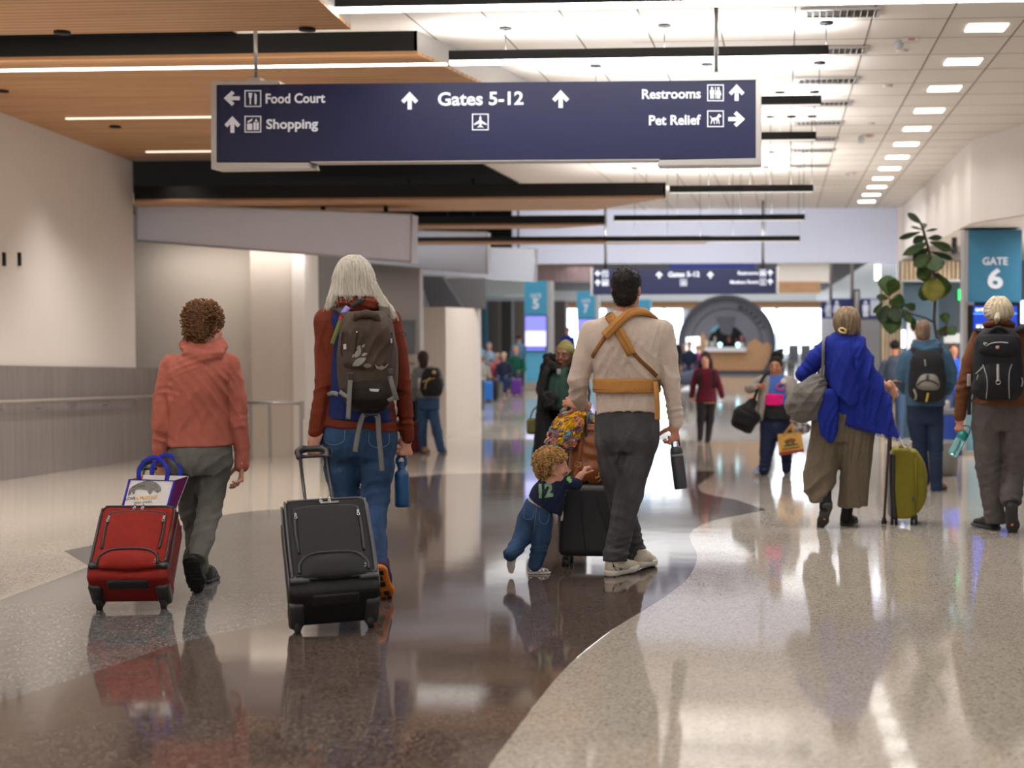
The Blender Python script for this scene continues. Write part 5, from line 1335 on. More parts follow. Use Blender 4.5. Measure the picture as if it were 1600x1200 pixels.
# tan leather bag on top of the case
LEA = mat('tan_leather', (136, 74, 34), .42, var=.14, vscale=9, bump=.25, bscale=25)
yb_ = yc_ + .10
zt2 = zt + .003
bag = thing('leather_bag', Vector((P(920, 757, yb_).x, yb_, zt2)), 'tan leather backpack standing on the black hard case, straps buckled', 'bag')
c = Clay(.03)
def stw(lst):
    o = []
    for (py, xl, xr, ry, dy) in lst:
        a, b = P(xl, py, yb_ + dy), P(xr, py, yb_ + dy); o.append((a.z, (a.x + b.x) / 2, yb_ + dy, (b.x - a.x) / 2, ry))
    return o
c.loft(stw([(756, 893, 952, .06, 0), (748, 890, 953, .085, 0), (715, 890, 951, .09, 0), (680, 896, 949, .075, 0), (662, 901, 944, .05, 0)]), 2.8)
lb, (lv, lf) = wclay('bag_body', c, .007, LEA, bag, lambda v: .004 * pn(v, 16, 3) + .003 * np.sin(v[:, 2] * 70 + 4 * pn(v, 6, 1)) * (v[:, 0] > P(915, 700, yb_).x))
lbv = BVHTree.FromPolygons([Vector(x) for x in lv], [tuple(map(int, x)) for x in lf])
mb = MB(); strap_on(mb, lbv, [(908, 672), (906, 700), (903, 720), (902, 745)], .036, .003, .004, 6, yb_); mb.build('strap', LEA, bag)
mb = MB(); strap_on(mb, lbv, [(895, 675), (915, 671), (930, 672)], .028, .006, .005, 6, yb_); mb.build('top_strap', LEA, bag)
GOLD = mat('brass', (214, 176, 110), .3, .9)
mb = MB(); hs_ = [on(lbv, x, y, .008, yb_)[0] for x, y in ((900, 721), (908, 723), (907, 730), (899, 728))]; mb.tube(hs_, .003, 6, closed=True); mb.build('buckle', GOLD, bag)
mb = MB()
for l in ([(936, 738), (939, 746), (934, 752)], [(930, 747), (938, 744), (940, 750)], [(936, 737), (934, 745), (930, 744)]): mb.tube(catmull([on(lbv, x, y, .008, yb_)[0] for x, y in l], 4), .004, 6)
mb.build('gold_charm', GOLD, bag)
mb = MB(); mb.tube(catmull([on(lbv, x, y, .01, yb_)[0] for x, y in ((894, 735), (890, 740), (886, 744))], 4), .006, 6); mb.build('strap_end', mat('cream_leather', (206, 186, 160), .6), bag)
# chunky knitted blanket over the bag
m = bpy.data.materials.new('multicolour_yarn'); m.use_nodes = True; nt = m.node_tree; bs = nt.nodes['Principled BSDF']; bs.inputs['Roughness'].default_value = .95
tc = nt.nodes.new('ShaderNodeTexCoord'); vo = nt.nodes.new('ShaderNodeTexVoronoi'); vo.inputs['Scale'].default_value = 26; sp = nt.nodes.new('ShaderNodeSeparateColor'); rp = nt.nodes.new('ShaderNodeValToRGB')
nt.links.new(tc.outputs['Object'], vo.inputs['Vector']); nt.links.new(vo.outputs['Color'], sp.inputs[0]); nt.links.new(sp.outputs[0], rp.inputs[0]); nt.links.new(rp.outputs[0], bs.inputs['Base Color'])
rp.color_ramp.interpolation = 'CONSTANT'; e = rp.color_ramp.elements
e[0].position = 0; e[0].color = rgb(218, 164, 24); e[1].position = .26; e[1].color = rgb(116, 152, 156)
for p_, c_ in ((.48, (108, 76, 84)), (.66, (214, 150, 118)), (.80, (218, 164, 24)), (.9, (134, 120, 130))): x = e.new(p_); x.color = rgb(*c_)
yk = yb_ - .03
bl = thing('blanket', P(890, 675, yk), 'chunky multicoloured knitted blanket draped over the leather bag', 'blanket')
c = Clay(.03); W_ = lambda l: [(P(x, y, yk + d), r / sc_) for x, y, d, r in l]
c.chain(W_([(926, 658, .06, 8), (908, 650, .02, 12), (890, 652, -.02, 13), (878, 668, -.05, 13), (870, 685, -.06, 13), (864, 702, -.06, 11)]), .03, (V(0, 1, 0), .6))
c.chain(W_([(905, 650, -.03, 12), (897, 664, -.06, 12), (889, 682, -.075, 12), (884, 698, -.07, 10)]), .03, (V(0, 1, 0), .6))
b1, (bv_, bf_) = wclay('knit_base', c, .008, m, bl, lambda v: .006 * pn(v, 45, 2))
rnd = random.Random(5); nr = vnormals(bv_, bf_); mb = MB()
for i in range(330):
    j = rnd.randrange(len(bv_)); p = Vector(bv_[j]); nn = Vector(nr[j]); d = Vector((-.4 + rnd.uniform(-.25, .25), 0, -.9)); d = (d - nn * d.dot(nn)).normalized(); s_ = d.cross(nn)
    L = rnd.uniform(.010, .018); mb.tube([p - d * L - s_ * .004, p + nn * .007, p + d * L + s_ * .004], [.004, .0075, .004], 6)
mb.build('yarn_loops', m, bl)

# ------------------------------------------------------------------ the toddler leaning on the case
D_ = Figure(838, 897, None, -12); s_ = .80
D_.empty('person', 'curly blond toddler in navy jersey and jeans leaning on the black hard case', 'person')
FACE = (.84, .50, -.10)
c = Clay(.02)
q, R = head_clay(c, D_.k(864, 728, .02), FACE, (-.05, .0, 1), .80, D_.k(860, 750))
c.chain(D_.ch([(860, 757, .02, 14), (848, 785, 0, 16), (838, 802, 0, 17)]))
c.chain(D_.ch([(878, 753, .05, 7), (897, 756, .06, 6.5), (908, 742, .08, 5.5)]), .012)
c.chain(D_.ch([(846, 815, 0, 11), (844, 850, 0, 9), (836, 884, 0, 6)])); c.chain(D_.ch([(824, 815, 0, 11), (815, 842, -.04, 9), (799, 862, -.15, 6)]))
hc = Clay(.008); hand_clay(hc, D_.k(909, 742, .08), (.35, .45, .8), (.6, .7, -.4), -1, .55, (40, 55, 40), tflex=30, k=.005)
D_.clay('body', c, .005, SKIN, extra=[hc.mesh(.0022, 1)])
mb = MB()
for sx in (-1, 1): mb.sphere(D_.M @ q(sx * .026 * 1, .088, .004), .0095, 12)
mb.build('eyes', mat('eye_white', (225, 222, 218), .25), D_.root)
JERS = fabric('navy_jersey', (24, 32, 58), .06)
c = Clay(.02); fl = (V(.0, 1, .2) / np.linalg.norm(V(0, 1, .2)), .78)
c.chain(D_.ch([(861, 757, .02, 18), (853, 773, .0, 23), (844, 792, 0, 24.5)]), .02, fl)
c.chain(D_.ch([(868, 768, .03, 15), (866, 790, .03, 14), (867, 806, .03, 11)]), .02)
c.chain(D_.ch([(872, 753, .04, 11), (888, 754, .055, 10.5), (900, 756, .06, 10)]), .012); c.chain(D_.ch([(852, 757, .02, 12), (850, 770, .10, 11)]), .01)
c.cut(D_.k(842, 784), (-.55, 0, -.83), .004)
jer, sD = D_.clay('jersey', c, .005, JERS, folds=[(858, 785, 60, 9, .004, 18), (885, 755, 70, 8, .003, 12), (868, 790, 75, 9, .004, 18)], base=.0015)
c = Clay(.015); c.chain(D_.ch([(845, 787, 0, 20), (838, 800, 0, 21.5)]), .02, fl); c.cut(D_.k(836, 796), (-.42, 0, -1), .004); D_.clay('white_undershirt', c, .005, fabric('white_cotton', (214, 208, 212), .03), base=.0015)
c = Clay(.02)
c.chain(D_.ch([(843, 790, 0, 23), (836, 806, 0, 24)]), .02, (V(0, 1, 0), .85))
c.cut(D_.k(843, 787), (.38, 0, 1), .004)
c.chain(D_.ch([(847, 812, 0, 17.5), (846, 840, .0, 15), (842, 860, 0, 13), (836, 882, 0, 11.5)]), .012)
c.chain(D_.ch([(825, 812, 0, 17.5), (817, 838, -.04, 14.5), (806, 856, -.11, 12.5), (797, 866, -.17, 11)]), .012)
jd, jD = D_.clay('jeans', c, .005, DENIM, folds=[(842, 862, 8, 8, .005, 16), (805, 855, 40, 8, .005, 14), (835, 815, 70, 9, .003, 14)], base=.0015)
jb = D_.bvh(jD)
for px in ([(820, 795), (818, 808), (826, 812), (833, 808), (834, 798)], [(843, 800), (843, 814), (851, 819), (857, 813), (858, 803)], [(838, 793), (836, 815), (834, 832)]): mb = MB(); strap_on(mb, jb, px, .003, .001, .001); mb.build('pocket_stitching', MATS['pale_stitch'], jd)
db = D_.bvh(sD)
mb = MB(); text_on(mb, db, '12', 850, 768, 28, .0055, .045, sx=.9, slant=-.12, shear=.12, default=D_.Y); mb.build('number_outline', mat('lime_print', (104, 176, 62), .6), jer)
mb = MB(); text_on(mb, db, '12', 850, 768, 28, .008, .008, sx=.9, slant=-.12, shear=.12, default=D_.Y); mb.build('number_fill', mat('number_grey', (96, 104, 112), .7, col2=(150, 156, 160), vscale=120), jer)
mb = MB(); decal(mb, db, [[(886, 746), (891, 745), (893, 750), (889, 753), (885, 750)]], .003); mb.build('sleeve_emblem', mat('lime_print', (0, 0, 0)), jer)
mb = MB(); decal(mb, db, [[(887, 751), (893, 748), (894, 753), (889, 755)]], .002); mb.build('sleeve_patch', mat('number_grey', (0, 0, 0)), jer)
c = Clay(.02); c.ell(q(0, -.022, .032), (.086, .1, .082), R); c.ell(q(-.01, -.05, -.03), (.078, .056, .06), R); c.ell(q(0, .105, -.035), (.085, .07, .085), R, .02, True); c.ell(q(.09, .02, -.01), (.03, .05, .04), R, .015, True)
vb, fb = c.mesh(.006, 1); C0_ = D_.k(864, 728, .02); fF = Vector(FACE).normalized(); ear = q(.088, .012, -.008); hb = link_mesh('hair', np_mesh('hair', vb + .003 * vnormals(vb, fb) * pn(vb, 70, 2)[:, None], fb), hair_mat('blond_hair', (170, 128, 76), (112, 78, 42)), D_.root)
curls(vb, fb, hair_mat('blond_strands', (206, 166, 108), (150, 108, 62)), hb, D_.M, 420, .010, .0026, 1.7, 8, lambda p: ((Vector(p) - C0_).dot(fF) < .022 or p[2] > C0_.z + .055) and (Vector(p) - ear).length > .034, name='curl_locks')
CAN = mat('white_canvas', (206, 200, 190), .8); m = bpy.data.materials.new('checkered_canvas'); m.use_nodes = True; nt = m.node_tree; ck = nt.nodes.new('ShaderNodeTexChecker'); ck.inputs['Scale'].default_value = 62; ck.inputs['Color1'].default_value = rgb(208, 202, 194); ck.inputs['Color2'].default_value = rgb(96, 92, 90)
tc = nt.nodes.new('ShaderNodeTexCoord'); nt.links.new(tc.outputs['Object'], ck.inputs[0]); nt.links.new(ck.outputs[0], nt.nodes['Principled BSDF'].inputs['Base Color'])
shoe(D_, D_.g(825, 897), (.92, .38, 0), (0, 0, 1), .135, m, CAN, collar=.085, W=1.1)
shoe(D_, D_.k(796, 861, -.19), (-.12, .30, -.95), (.1, .95, .28), .15, CAN, CAN, collar=.085, W=1.1)
# ================================================================== the walker in a blue shawl
BLUEWOOL = fabric('royal_blue_wool', (16, 34, 124), .10, 40, .5, 160)
TAUPE = fabric('taupe_linen', (92, 82, 68), .07)
GREYB = fabric('grey_canvas', (94, 90, 86), .07)
D = Figure(1318, 822, None, 0)
D.empty('person', 'person in a royal blue wool shawl and wide taupe trousers with a grey shoulder bag', 'person')
c = Clay(.03)
q, R = head_clay(c, D.k(1323, 504), (.12, 1, -.08), (0, .06, 1), 1.02, D.k(1322, 540))
c.loft(D.st([(535, 1296, 1350, .08, 0), (580, 1290, 1356, .1, 0), (650, 1292, 1352, .11, 0)]))
c.chain(D.ch([(1296, 545, 0, 8), (1256, 590, .02, 8), (1280, 605, .22, 6)])); c.chain(D.ch([(1346, 550, 0, 7), (1364, 595, .04, 6), (1388, 603, .12, 5)]))
c.chain(D.ch([(1336, 650, 0, 14), (1330, 740, 0, 10), (1323, 806, .0, 7)])); c.chain(D.ch([(1300, 650, 0, 14), (1296, 735, 0, 10), (1290, 785, -.16, 7)]))
hc = Clay(.01); hand_clay(hc, D.k(1392, 604, .14), (.35, .3, -.9), (-.2, 1, 0), -1, .95, (35, 55, 40))
D.clay('body', c, .01, SKIN, extra=[hc.mesh(.0045, 1)])
c = Clay(.025); c.chain(D.ch([(1300, 538, 0, 15), (1276, 560, 0, 15), (1257, 584, .02, 13.5), (1272, 600, .14, 12), (1284, 608, .22, 10)]))
D.clay('coat_sleeve', c, .009, BLUEWOOL, folds=[(1262, 575, -45, 10, .008, 18), (1280, 556, -45, 12, .005, 18)], base=.003)
c = Clay(.02)
c.loft(D.st([(519, 1303, 1342, .07, -.01), (527, 1294, 1350, .105, -.01), (538, 1288, 1357, .135, -.01), (565, 1287, 1367, .155, -.01), (600, 1290, 1383, .165, 0), (640, 1291, 1396, .17, .01), (690, 1292, 1408, .175, .02)]), 2.2)
c.cut(D.k(1300, 656), (-.28, .0, -1), .006)
sh, sD2 = D.clay('shawl', c, .009, BLUEWOOL, folds=[(1372, 620, 80, 22, .026, 60), (1330, 640, 84, 26, .018, 44), (1325, 560, 62, 22, .014, 34), (1362, 560, 70, 20, .014, 34)], base=.004, seed=5)
c = Clay(.02); c.loft(D.st([(532, 1300, 1340, .13, -.02), (555, 1296, 1342, .17, -.02), (590, 1294, 1344, .186, -.015), (640, 1292, 1346, .19, -.01)]), 2.4); c.cut(D.k(1312, 620), (-.72, 0, -.7), .005); c.cut(D.k(1338, 605), (.75, 0, .12), .01); c.cut(D.k(1330, 632), (.35, 0, -.9), .006)
D.clay('shawl_fold', c, .009, BLUEWOOL, folds=[(1318, 580, 72, 16, .008, 36)], base=.003, seed=7)
c = Clay(.02); c.chain(D.ch([(1298, 620, -.15, 13), (1294, 650, -.15, 14), (1295, 672, -.15, 12), (1298, 690, -.15, 4)]), .03, (V(0, 1, 0), .4)); D.clay('shawl_tail', c, .008, BLUEWOOL, folds=[(1295, 665, 75, 10, .007, 20)], base=.002)
sb = D.bvh(sD2); mb = MB(); rnd = random.Random(2)
for i in range(64):
    x = lerp(1306, 1404, i / 63); y = 656.5 + (x - 1300) * .28 - 2
    h = on(sb, x, y, .001, D.Y - .15)
    if h: mb.tube([h[0], h[0] + Vector((rnd.uniform(-.006, .006), 0, -.016)), h[0] + Vector((rnd.uniform(-.012, .012), 0, -.034))], [.003, .0025, .0015], 4)
mb.build('fringe', BLUEWOOL, sh)
c = Clay(.03)
c.loft(D.st([(640, 1272, 1368, .13, 0), (665, 1270, 1366, .135, 0), (690, 1270, 1364, .12, 0)]))
c.loft(D.st([(650, 1312, 1367, .13, 0), (700, 1310, 1365, .135, 0), (750, 1311, 1360, .14, 0), (793, 1308, 1356, .145, 0)]), 2.2, .03); c.loft(D.st([(650, 1269, 1318, .13, 0), (700, 1262, 1312, .13, -.02), (735, 1255, 1309, .135, -.05), (760, 1254, 1304, .13, -.08), (784, 1264, 1292, .10, -.12)]), 2.2, .03)
c.cut(D.k(1310, 793), (.09, 0, -1), .004)
D.clay('wide_trousers', c, .009, TAUPE, folds=[(1338, 740, 86, 16, .012, 55), (1275, 745, 40, 22, .012, 30), (1285, 690, 75, 18, .008, 36), (1352, 700, 84, 12, .006, 50)], base=.003, seed=11)
SOCK = fabric('black_sock', (24, 23, 24), .05)
c = Clay(.01); c.chain(D.ch([(1290, 760, -.13, 9), (1290, 784, -.17, 9), (1289, 792, -.18, 9)])); D.clay('sock', c, .008, SOCK)
c = Clay(.01); c.chain(D.ch([(1326, 780, 0, 9), (1322, 808, .01, 9)])); D.clay('sock', c, .008, SOCK)
SOLEG = mat('dark_grey_sole', (44, 42, 42), .7)
shoe(D, D.g(1317, 822), (.42, .9, 0), (0, 0, 1), .26, RUBBER, SOLEG)
shoe(D, D.k(1295, 789, -.24), (-.28, .5, -.80), (.1, .85, .5), .26, RUBBER, SOLEG, tread=(ORANGE, [(.012, .16, .02, .01)]))
HGREY = hair_mat('grey_blond_hair', (146, 124, 100), (92, 78, 62), 50)
st = D.st([(479, 1317, 1330, .03, -.01), (485, 1309, 1338, .07, -.01), (495, 1303, 1343, .10, -.015), (507, 1302, 1344, .105, -.02), (518, 1306, 1342, .095, -.025), (525, 1312, 1336, .07, -.03)])
c = Clay(.02); c.loft(st, 2.1); c.ell(q(0, .12, -.03), (.06, .06, .085), R, .02, True); v, f = c.mesh(.008, 1); az = np.arctan2(v[:, 1], v[:, 0] - st[2][1]); v = v + vnormals(v, f) * (.003 * np.sin(26 * az + 4 * pn(v, 8, 2)))[:, None]
hD = link_mesh('hair', np_mesh('hair', v, f), HGREY, D.root); locks(D, st, HGREY, hD, 110, 3, 175, 365, .003, .02, .004)
mb = MB(); mb.tube(catmull([D.w(1311, 515, -.125), D.w(1316, 513, -.14), D.w(1321, 516, -.13), D.w(1320, 520, -.13), D.w(1314, 519, -.14)], 4, True), .008, 8, closed=True); mb.build('hair_tie', mat('cream_hair_tie', (216, 186, 128), .6), hD)
# grey shoulder bag
KB = Worn(D, 'shoulder_bag', 'slouchy grey canvas shoulder bag hanging beside the blue shawl', 'bag', None, D.k(1258, 640, -.1))
c = Clay(.03); c.chain(D.ch([(1278, 598, -.08, 15), (1264, 618, -.1, 24), (1252, 634, -.1, 25)]), .04); c.chain(D.ch([(1238, 634, -.1, 12), (1256, 646, -.1, 12), (1278, 646, -.1, 9), (1286, 615, -.08, 10)]), .04)
gb, gB = KB.clay('bag_body', c, .008, GREYB, folds=[(1262, 615, 55, 16, .007, 34), (1255, 640, 10, 14, .005, 30), (1282, 592, 10, 8, .006, 14)], base=.003)
gbb = D.bvh(gB); mb = MB(); strap_on(mb, gbb, [(1243, 612), (1248, 622), (1252, 632)], .006, .001, .003, 4, D.Y - .2); mb.build('pocket_seam', GREYB, KB.root)
mb = MB(); mb.ribbon(catmull([D.w(1284, 592, -.12), D.w(1286, 565, -.13), D.w(1286, 545, -.13), D.w(1287, 533, -.08), D.w(1289, 530, .02), D.w(1284, 560, .12)], 5), [Vector((-.4, -1, .2))] * 26, .024, .004); mb.build('strap', GREYB, KB.root)
# cane
ct = D.w(1394, 606, .16); cb = D.w(1381.5, 787, .16); cb.z = fz(cb.y) + .005
cane = thing('walking_cane', cb, 'brown wooden walking cane beside the blue shawl, rubber-tipped', 'cane')
WOODC = wood_mat('cane_wood', (74, 46, 30), (104, 66, 42), (20, 20, 2))
mb = MB(); mb.cyl(cb + Vector((0, 0, .03)), ct, .011, 10); mb.build('shaft', WOODC, cane)
mb = MB(); mb.tube(catmull([ct, ct + Vector((-.01, 0, .03)), ct + Vector((.03, .02, .045)), ct + Vector((.07, .03, .03))], 4), .016, 8); mb.build('handle', WOODC, cane)
mb = MB(); mb.lathe([(.022, 0), (.022, .015), (.014, .05)], cb); mb.build('rubber_tip', RUBBER, cane)
# olive case, seen edge-on
EO = F(1420, 821); Ye = EO.y; se = FPX / (FWD.dot(EO - CAM))
OLV = fabric('olive_nylon', (112, 104, 30), .06)
oc = thing('suitcase', EO, 'olive green soft spinner suitcase with black back panel beside the cane', 'suitcase')
def ste(lst):
    o = []
    for (py, xl, xr) in lst:
        a, b = P(xl, py, Ye), P(xr, py, Ye); o.append((a.z, (a.x + b.x) / 2, Ye + .18, (b.x - a.x) / 2, .18))
    return o
c = Clay(.02); c.loft(ste([(811, 1398, 1424), (806, 1395, 1432), (790, 1393, 1434), (720, 1392, 1432), (708, 1393, 1428), (702, 1398, 1422)]), 5); wclay('body', c, .008, OLV, oc)
c = Clay(.03); c.loft([(z, x, y_, rx, ry * .86) for z, x, y_, rx, ry in ste([(804, 1422, 1436), (790, 1420, 1446), (760, 1418, 1451.5), (735, 1418, 1450), (715, 1418, 1442), (705, 1420, 1434)])], 3.2); wclay('front_pocket', c, .008, OLV, oc, lambda v: .003 * pn(v, 18, 2))
c = Clay(.015); c.loft([(z, x, y_, rx, ry * 1.01) for z, x, y_, rx, ry in ste([(811, 1391, 1406), (800, 1391, 1404), (780, 1390.5, 1401.5), (720, 1390.5, 1401), (708, 1391, 1401)])], 5); wclay('back_panel', c, .008, HARD, oc)
c = Clay(.02); c.chain([(P(1402, 706, Ye + .15), .025), (P(1412, 700, Ye + .15), .03), (P(1420, 706, Ye + .15), .025)], None, (V(0, 1, 0), 1.0)); wclay('top_handle', c, .007, OLV, oc)
mb = MB(); mb.ribbon([P(1430.5, 715, Ye - .004), P(1431, 760, Ye - .006), P(1431.5, 800, Ye - .004)], [Vector((0, -1, 0))] * 3, .012, .004); mb.build('zip', OLV, oc)
mb = MB(); mb.box(P(1427, 780, Ye - .008), (.018, .004, .03)); mb.build('side_label', mat('slate_label', (56, 62, 84), .6), oc)
mb = MB(); mb.ribbon(catmull([P(1404, 682, Ye + .05), P(1410, 694, Ye + .05), P(1417, 700, Ye + .05), P(1424, 689, Ye + .03)], 4), [Vector((.3, -1, .1))] * 13, .02, .002); mb.build('luggage_tag', mat('paper_white', (220, 210, 200), .7), oc)
mb = MB(); mb.cyl(P(1391.5, 716, Ye + .18), P(1391, 612, Ye + .18), .010, 8); mb.build('pole', PLAST, oc)
for x in (1397, 1428):
    for sy in (.03, .33):
        w_ = P(x, 820, Ye + sy); w_.z = fz(w_.y)
        mb = MB(); mb.cyl(w_ + Vector((0, 0, .045)), w_ + Vector((0, 0, .08)), .02, 10); ca = mb.build('caster', PLAST, oc)
        for o_ in (-.016, .016): mb = MB(); mb.tube([w_ + Vector((o_ - .01, 0, .028)), w_ + Vector((o_ + .01, 0, .028))], .028, 16); mb.build('wheel', RUBBER, ca)

# ================================================================== the walker in a brown jacket at the right edge
BRN = fabric('brown_fleece', (96, 58, 34), .10, 50, .4)
CARGO = fabric('grey_brown_cargo', (80, 74, 72), .08)
BKP = fabric('black_pack_nylon', (28, 28, 31), .1)
E = Figure(1556, 829, None, 0)
E.empty('person', 'white-haired person in brown jacket and cargo trousers at the right picture edge', 'person')
c = Clay(.03)
q, R = head_clay(c, E.k(1560, 490), (-.05, 1, -.04), (0, .05, 1), 1.02, E.k(1562, 520))
c.loft(E.st([(518, 1545, 1582, .07, 0), (560, 1532, 1602, .1, 0), (640, 1526, 1606, .11, 0)]))
c.chain(E.ch([(1532, 535, 0, 8), (1507, 610, 0, 7), (1500, 650, .02, 6)])); c.chain(E.ch([(1602, 530, 0, 8), (1618, 605, 0, 7), (1612, 650, .1, 6)]))
c.chain(E.ch([(1543, 650, 0, 12), (1545, 730, 0, 10), (1556, 808, .03, 6)])); c.chain(E.ch([(1586, 650, 0, 12), (1583, 730, 0, 10), (1581, 785, -.14, 7)]))
hc = Clay(.01); hand_clay(hc, E.k(1500, 652, .02), (-.05, .05, -1), (.6, .8, 0), -1, 1.0, (35, 48, 35), tflex=50)
hc2 = Clay(.01); hand_clay(hc2, E.k(1612, 652, .1), (0, .1, -1), (-.6, .8, 0), 1, 1.0, (35, 48, 35))
E.clay('body', c, .01, SKIN_T, extra=[hc.mesh(.004, 1), hc2.mesh(.005, 1)])
c = Clay(.025)
c.loft(E.st([(500, 1543, 1580, .075, 0), (510, 1540, 1584, .085, 0), (516, 1530, 1596, .105, 0), (528, 1522, 1608, .12, 0), (560, 1524, 1612, .13, 0), (600, 1523, 1611, .125, 0), (632, 1517, 1613, .135, 0), (645, 1517, 1613, .135, 0)]), 2.3); c.cut(E.k(1560, 633), (-.06, 0, -1), .004)
c.chain(E.ch([(1531, 528, 0, 14), (1516, 565, 0, 13), (1505, 608, 0, 12), (1500, 650, .02, 9.5)]), .014); c.chain(E.ch([(1603, 527, 0, 14), (1616, 565, 0, 13), (1620, 608, .02, 12), (1613, 650, .1, 9.5)]), .014)
ja, jE = E.clay('jacket', c, .009, BRN, folds=[(1508, 605, 15, 12, .006, 24), (1500, 640, 10, 11, .005, 16), (1530, 620, 30, 12, .005, 20)], base=.003)
c = Clay(.01); c.chain(E.ch([(1540, 507, -.06, 5), (1560, 503, -.1, 6), (1582, 507, -.06, 5)])); E.clay('collar', c, .007, BRN)
c = Clay(.03); c.loft(E.st([(622, 1519, 1612, .125, 0), (650, 1518, 1612, .135, 0), (672, 1521, 1608, .11, 0)]))
c.chain(E.ch([(1541, 665, 0, 23), (1543, 700, 0, 21), (1544, 730, 0, 19.5), (1550, 775, 0, 16.5), (1555, 817, 0, 15.5)]), .02); c.chain(E.ch([(1588, 665, 0, 23), (1585, 700, 0, 20.5), (1582, 735, 0, 18.5), (1581, 770, -.08, 16.5), (1580, 790, -.14, 16)]), .02); c.cut(E.k(1580, 788, -.14), (-.05, -.5, -.85), .004); c.chain(E.ch([(1544, 720, 0, 20), (1550, 775, 0, 16.5), (1556, 819, .02, 16)]), .01); c.cut(E.k(1556, 818, 0), (0, 0, -1), .004)
ct_, cE = E.clay('cargo_trousers', c, .009, CARGO, folds=[(1545, 735, 20, 14, .007, 24), (1584, 722, 10, 12, .009, 22), (1550, 795, 25, 14, .006, 24), (1560, 655, 65, 16, .004, 40), (1582, 775, -25, 12, .006, 18)], base=.003)
ceb = E.bvh(cE); mb = MB(); decal(mb, ceb, [[(1520, 676), (1526, 675), (1526, 686), (1520, 686)]], .004); mb.build('pocket_flap', CARGO, ct_)
shoe(E, E.g(1561, 828), (-.62, .78, 0), (0, 0, 1), .29, RUBBER, SOLEG)
shoe(E, E.k(1582, 789, -.24), (.06, .42, -.9), (0, .9, .42), .29, RUBBER, SOLEG, tread=(ORANGE, [(.0, .175, .02, .02)]))
WH2 = hair_mat('cream_white_hair', (214, 200, 176), (172, 152, 124), 50)
st = E.st([(463, 1553, 1568, .03, -.01), (469, 1545, 1575, .075, -.01), (480, 1538, 1582, .105, -.015), (492, 1538, 1583, .11, -.02), (500, 1544, 1577, .09, -.03)])
c = Clay(.02); c.loft(st, 2.1); c.ell(q(0, .12, -.03), (.075, .07, .085), R, .02, True)
for sx in (-1, 1): c.ell(q(sx * .088, .01, -.01), (.02, .028, .035), R, .01, True)
v, f = c.mesh(.008, 1); az = np.arctan2(v[:, 2] - st[2][0], v[:, 0] - st[2][1]); v = v + vnormals(v, f) * (.003 * np.sin(24 * az + 4 * pn(v, 8, 2)))[:, None]
hE = link_mesh('hair', np_mesh('hair', v, f), WH2, E.root); locks(E, st, WH2, hE, 90, 4, 180, 360, .0028, .015, .004)
c = Clay(.01); c.chain(E.ch([(1559, 492, -.125, 4), (1558, 498, -.14, 4.5), (1557, 505, -.13, 2)])); E.clay('hair_tail', c, .006, WH2, hE)
# black backpack
KE = Worn(E, 'backpack', 'black backpack with silver piping worn by the person in the brown jacket', 'backpack', 'backpacks being worn', E.k(1560, 625, -.25))
c = Clay(.02); c.loft(E.st([(513, 1540, 1580, .06, -.21), (522, 1529, 1590, .09, -.22), (550, 1521, 1596, .11, -.23), (590, 1520, 1598, .12, -.235), (618, 1522, 1594, .11, -.23), (625, 1532, 1586, .09, -.22)]), 2.8); _, kE1 = KE.clay('main_bag', c, .009, BKP, base=.002)
c = Clay(.015); c.loft(E.st([(523, 1533, 1586, .05, -.285), (535, 1530, 1590, .075, -.29), (552, 1529, 1591, .08, -.285), (560, 1536, 1586, .06, -.28)]), 2.6); _, kE2 = KE.clay('top_pocket', c, .008, BKP, base=.002)
c = Clay(.015); c.loft(E.st([(566, 1535, 1586, .06, -.29), (580, 1530, 1590, .09, -.295), (610, 1529, 1591, .09, -.295), (622, 1536, 1586, .07, -.285)]), 2.8); _, kE3 = KE.clay('front_pocket', c, .008, BKP, base=.002)
keb = E.bvh(kE1, kE2, kE3); SILV = mat('silver_piping', (150, 150, 150), .5)
mb = MB(); strap_on(mb, keb, [(1536, 570), (1541, 585), (1543, 600), (1541, 622)], .007, .004, .003, 5, E.Y - .35); mb.build('piping', SILV, KE.root)
mb = MB(); strap_on(mb, keb, [(1581, 569), (1577, 580), (1576, 600), (1577, 622)], .007, .004, .003, 5, E.Y - .35); mb.build('piping', SILV, KE.root)
mb = MB(); strap_on(mb, keb, [(1541, 541), (1548, 537), (1560, 535), (1575, 536)], .008, .004, .003, 5, E.Y - .35); mb.build('zip', SILV, KE.root)
mb = MB(); strap_on(mb, keb, [(1559, 570), (1559, 582), (1559.5, 596)], .02, .006, .004, 5, E.Y - .35); mb.build('daisy_strap', mat('grey_strap', (150, 146, 140), .6), KE.root)
mb = MB(); h = on(keb, 1559.5, 597, .008, E.Y - .35)[0]; mb.tube([h + Vector((.016 * math.cos(a), 0, .016 * math.sin(a))) for a in [k * PI / 6 for k in range(12)]], .004, 6, closed=True); mb.build('ring', CHROME, KE.root)
mb = MB(); decal(mb, keb, [[(1555.5, 540.5), (1561, 540), (1561, 544), (1558, 545.5), (1555.5, 544)]], .005); mb.build('emblem', mat('red_cream_emblem', (196, 100, 84), .5, col2=(214, 190, 170), vscale=60), KE.root)
for l in ([(1536, 574), (1530, 580), (1526, 584)], [(1530, 586), (1527, 594)], [(1595, 590), (1597, 597), (1595, 604)], [(1540, 540), (1537, 536), (1543, 537)]): mb = MB(); strap_on(mb, keb, l, .01, .006, .004, 4, E.Y - .33); mb.build('zip_pull', mat('grey_strap', (0, 0, 0)), KE.root)
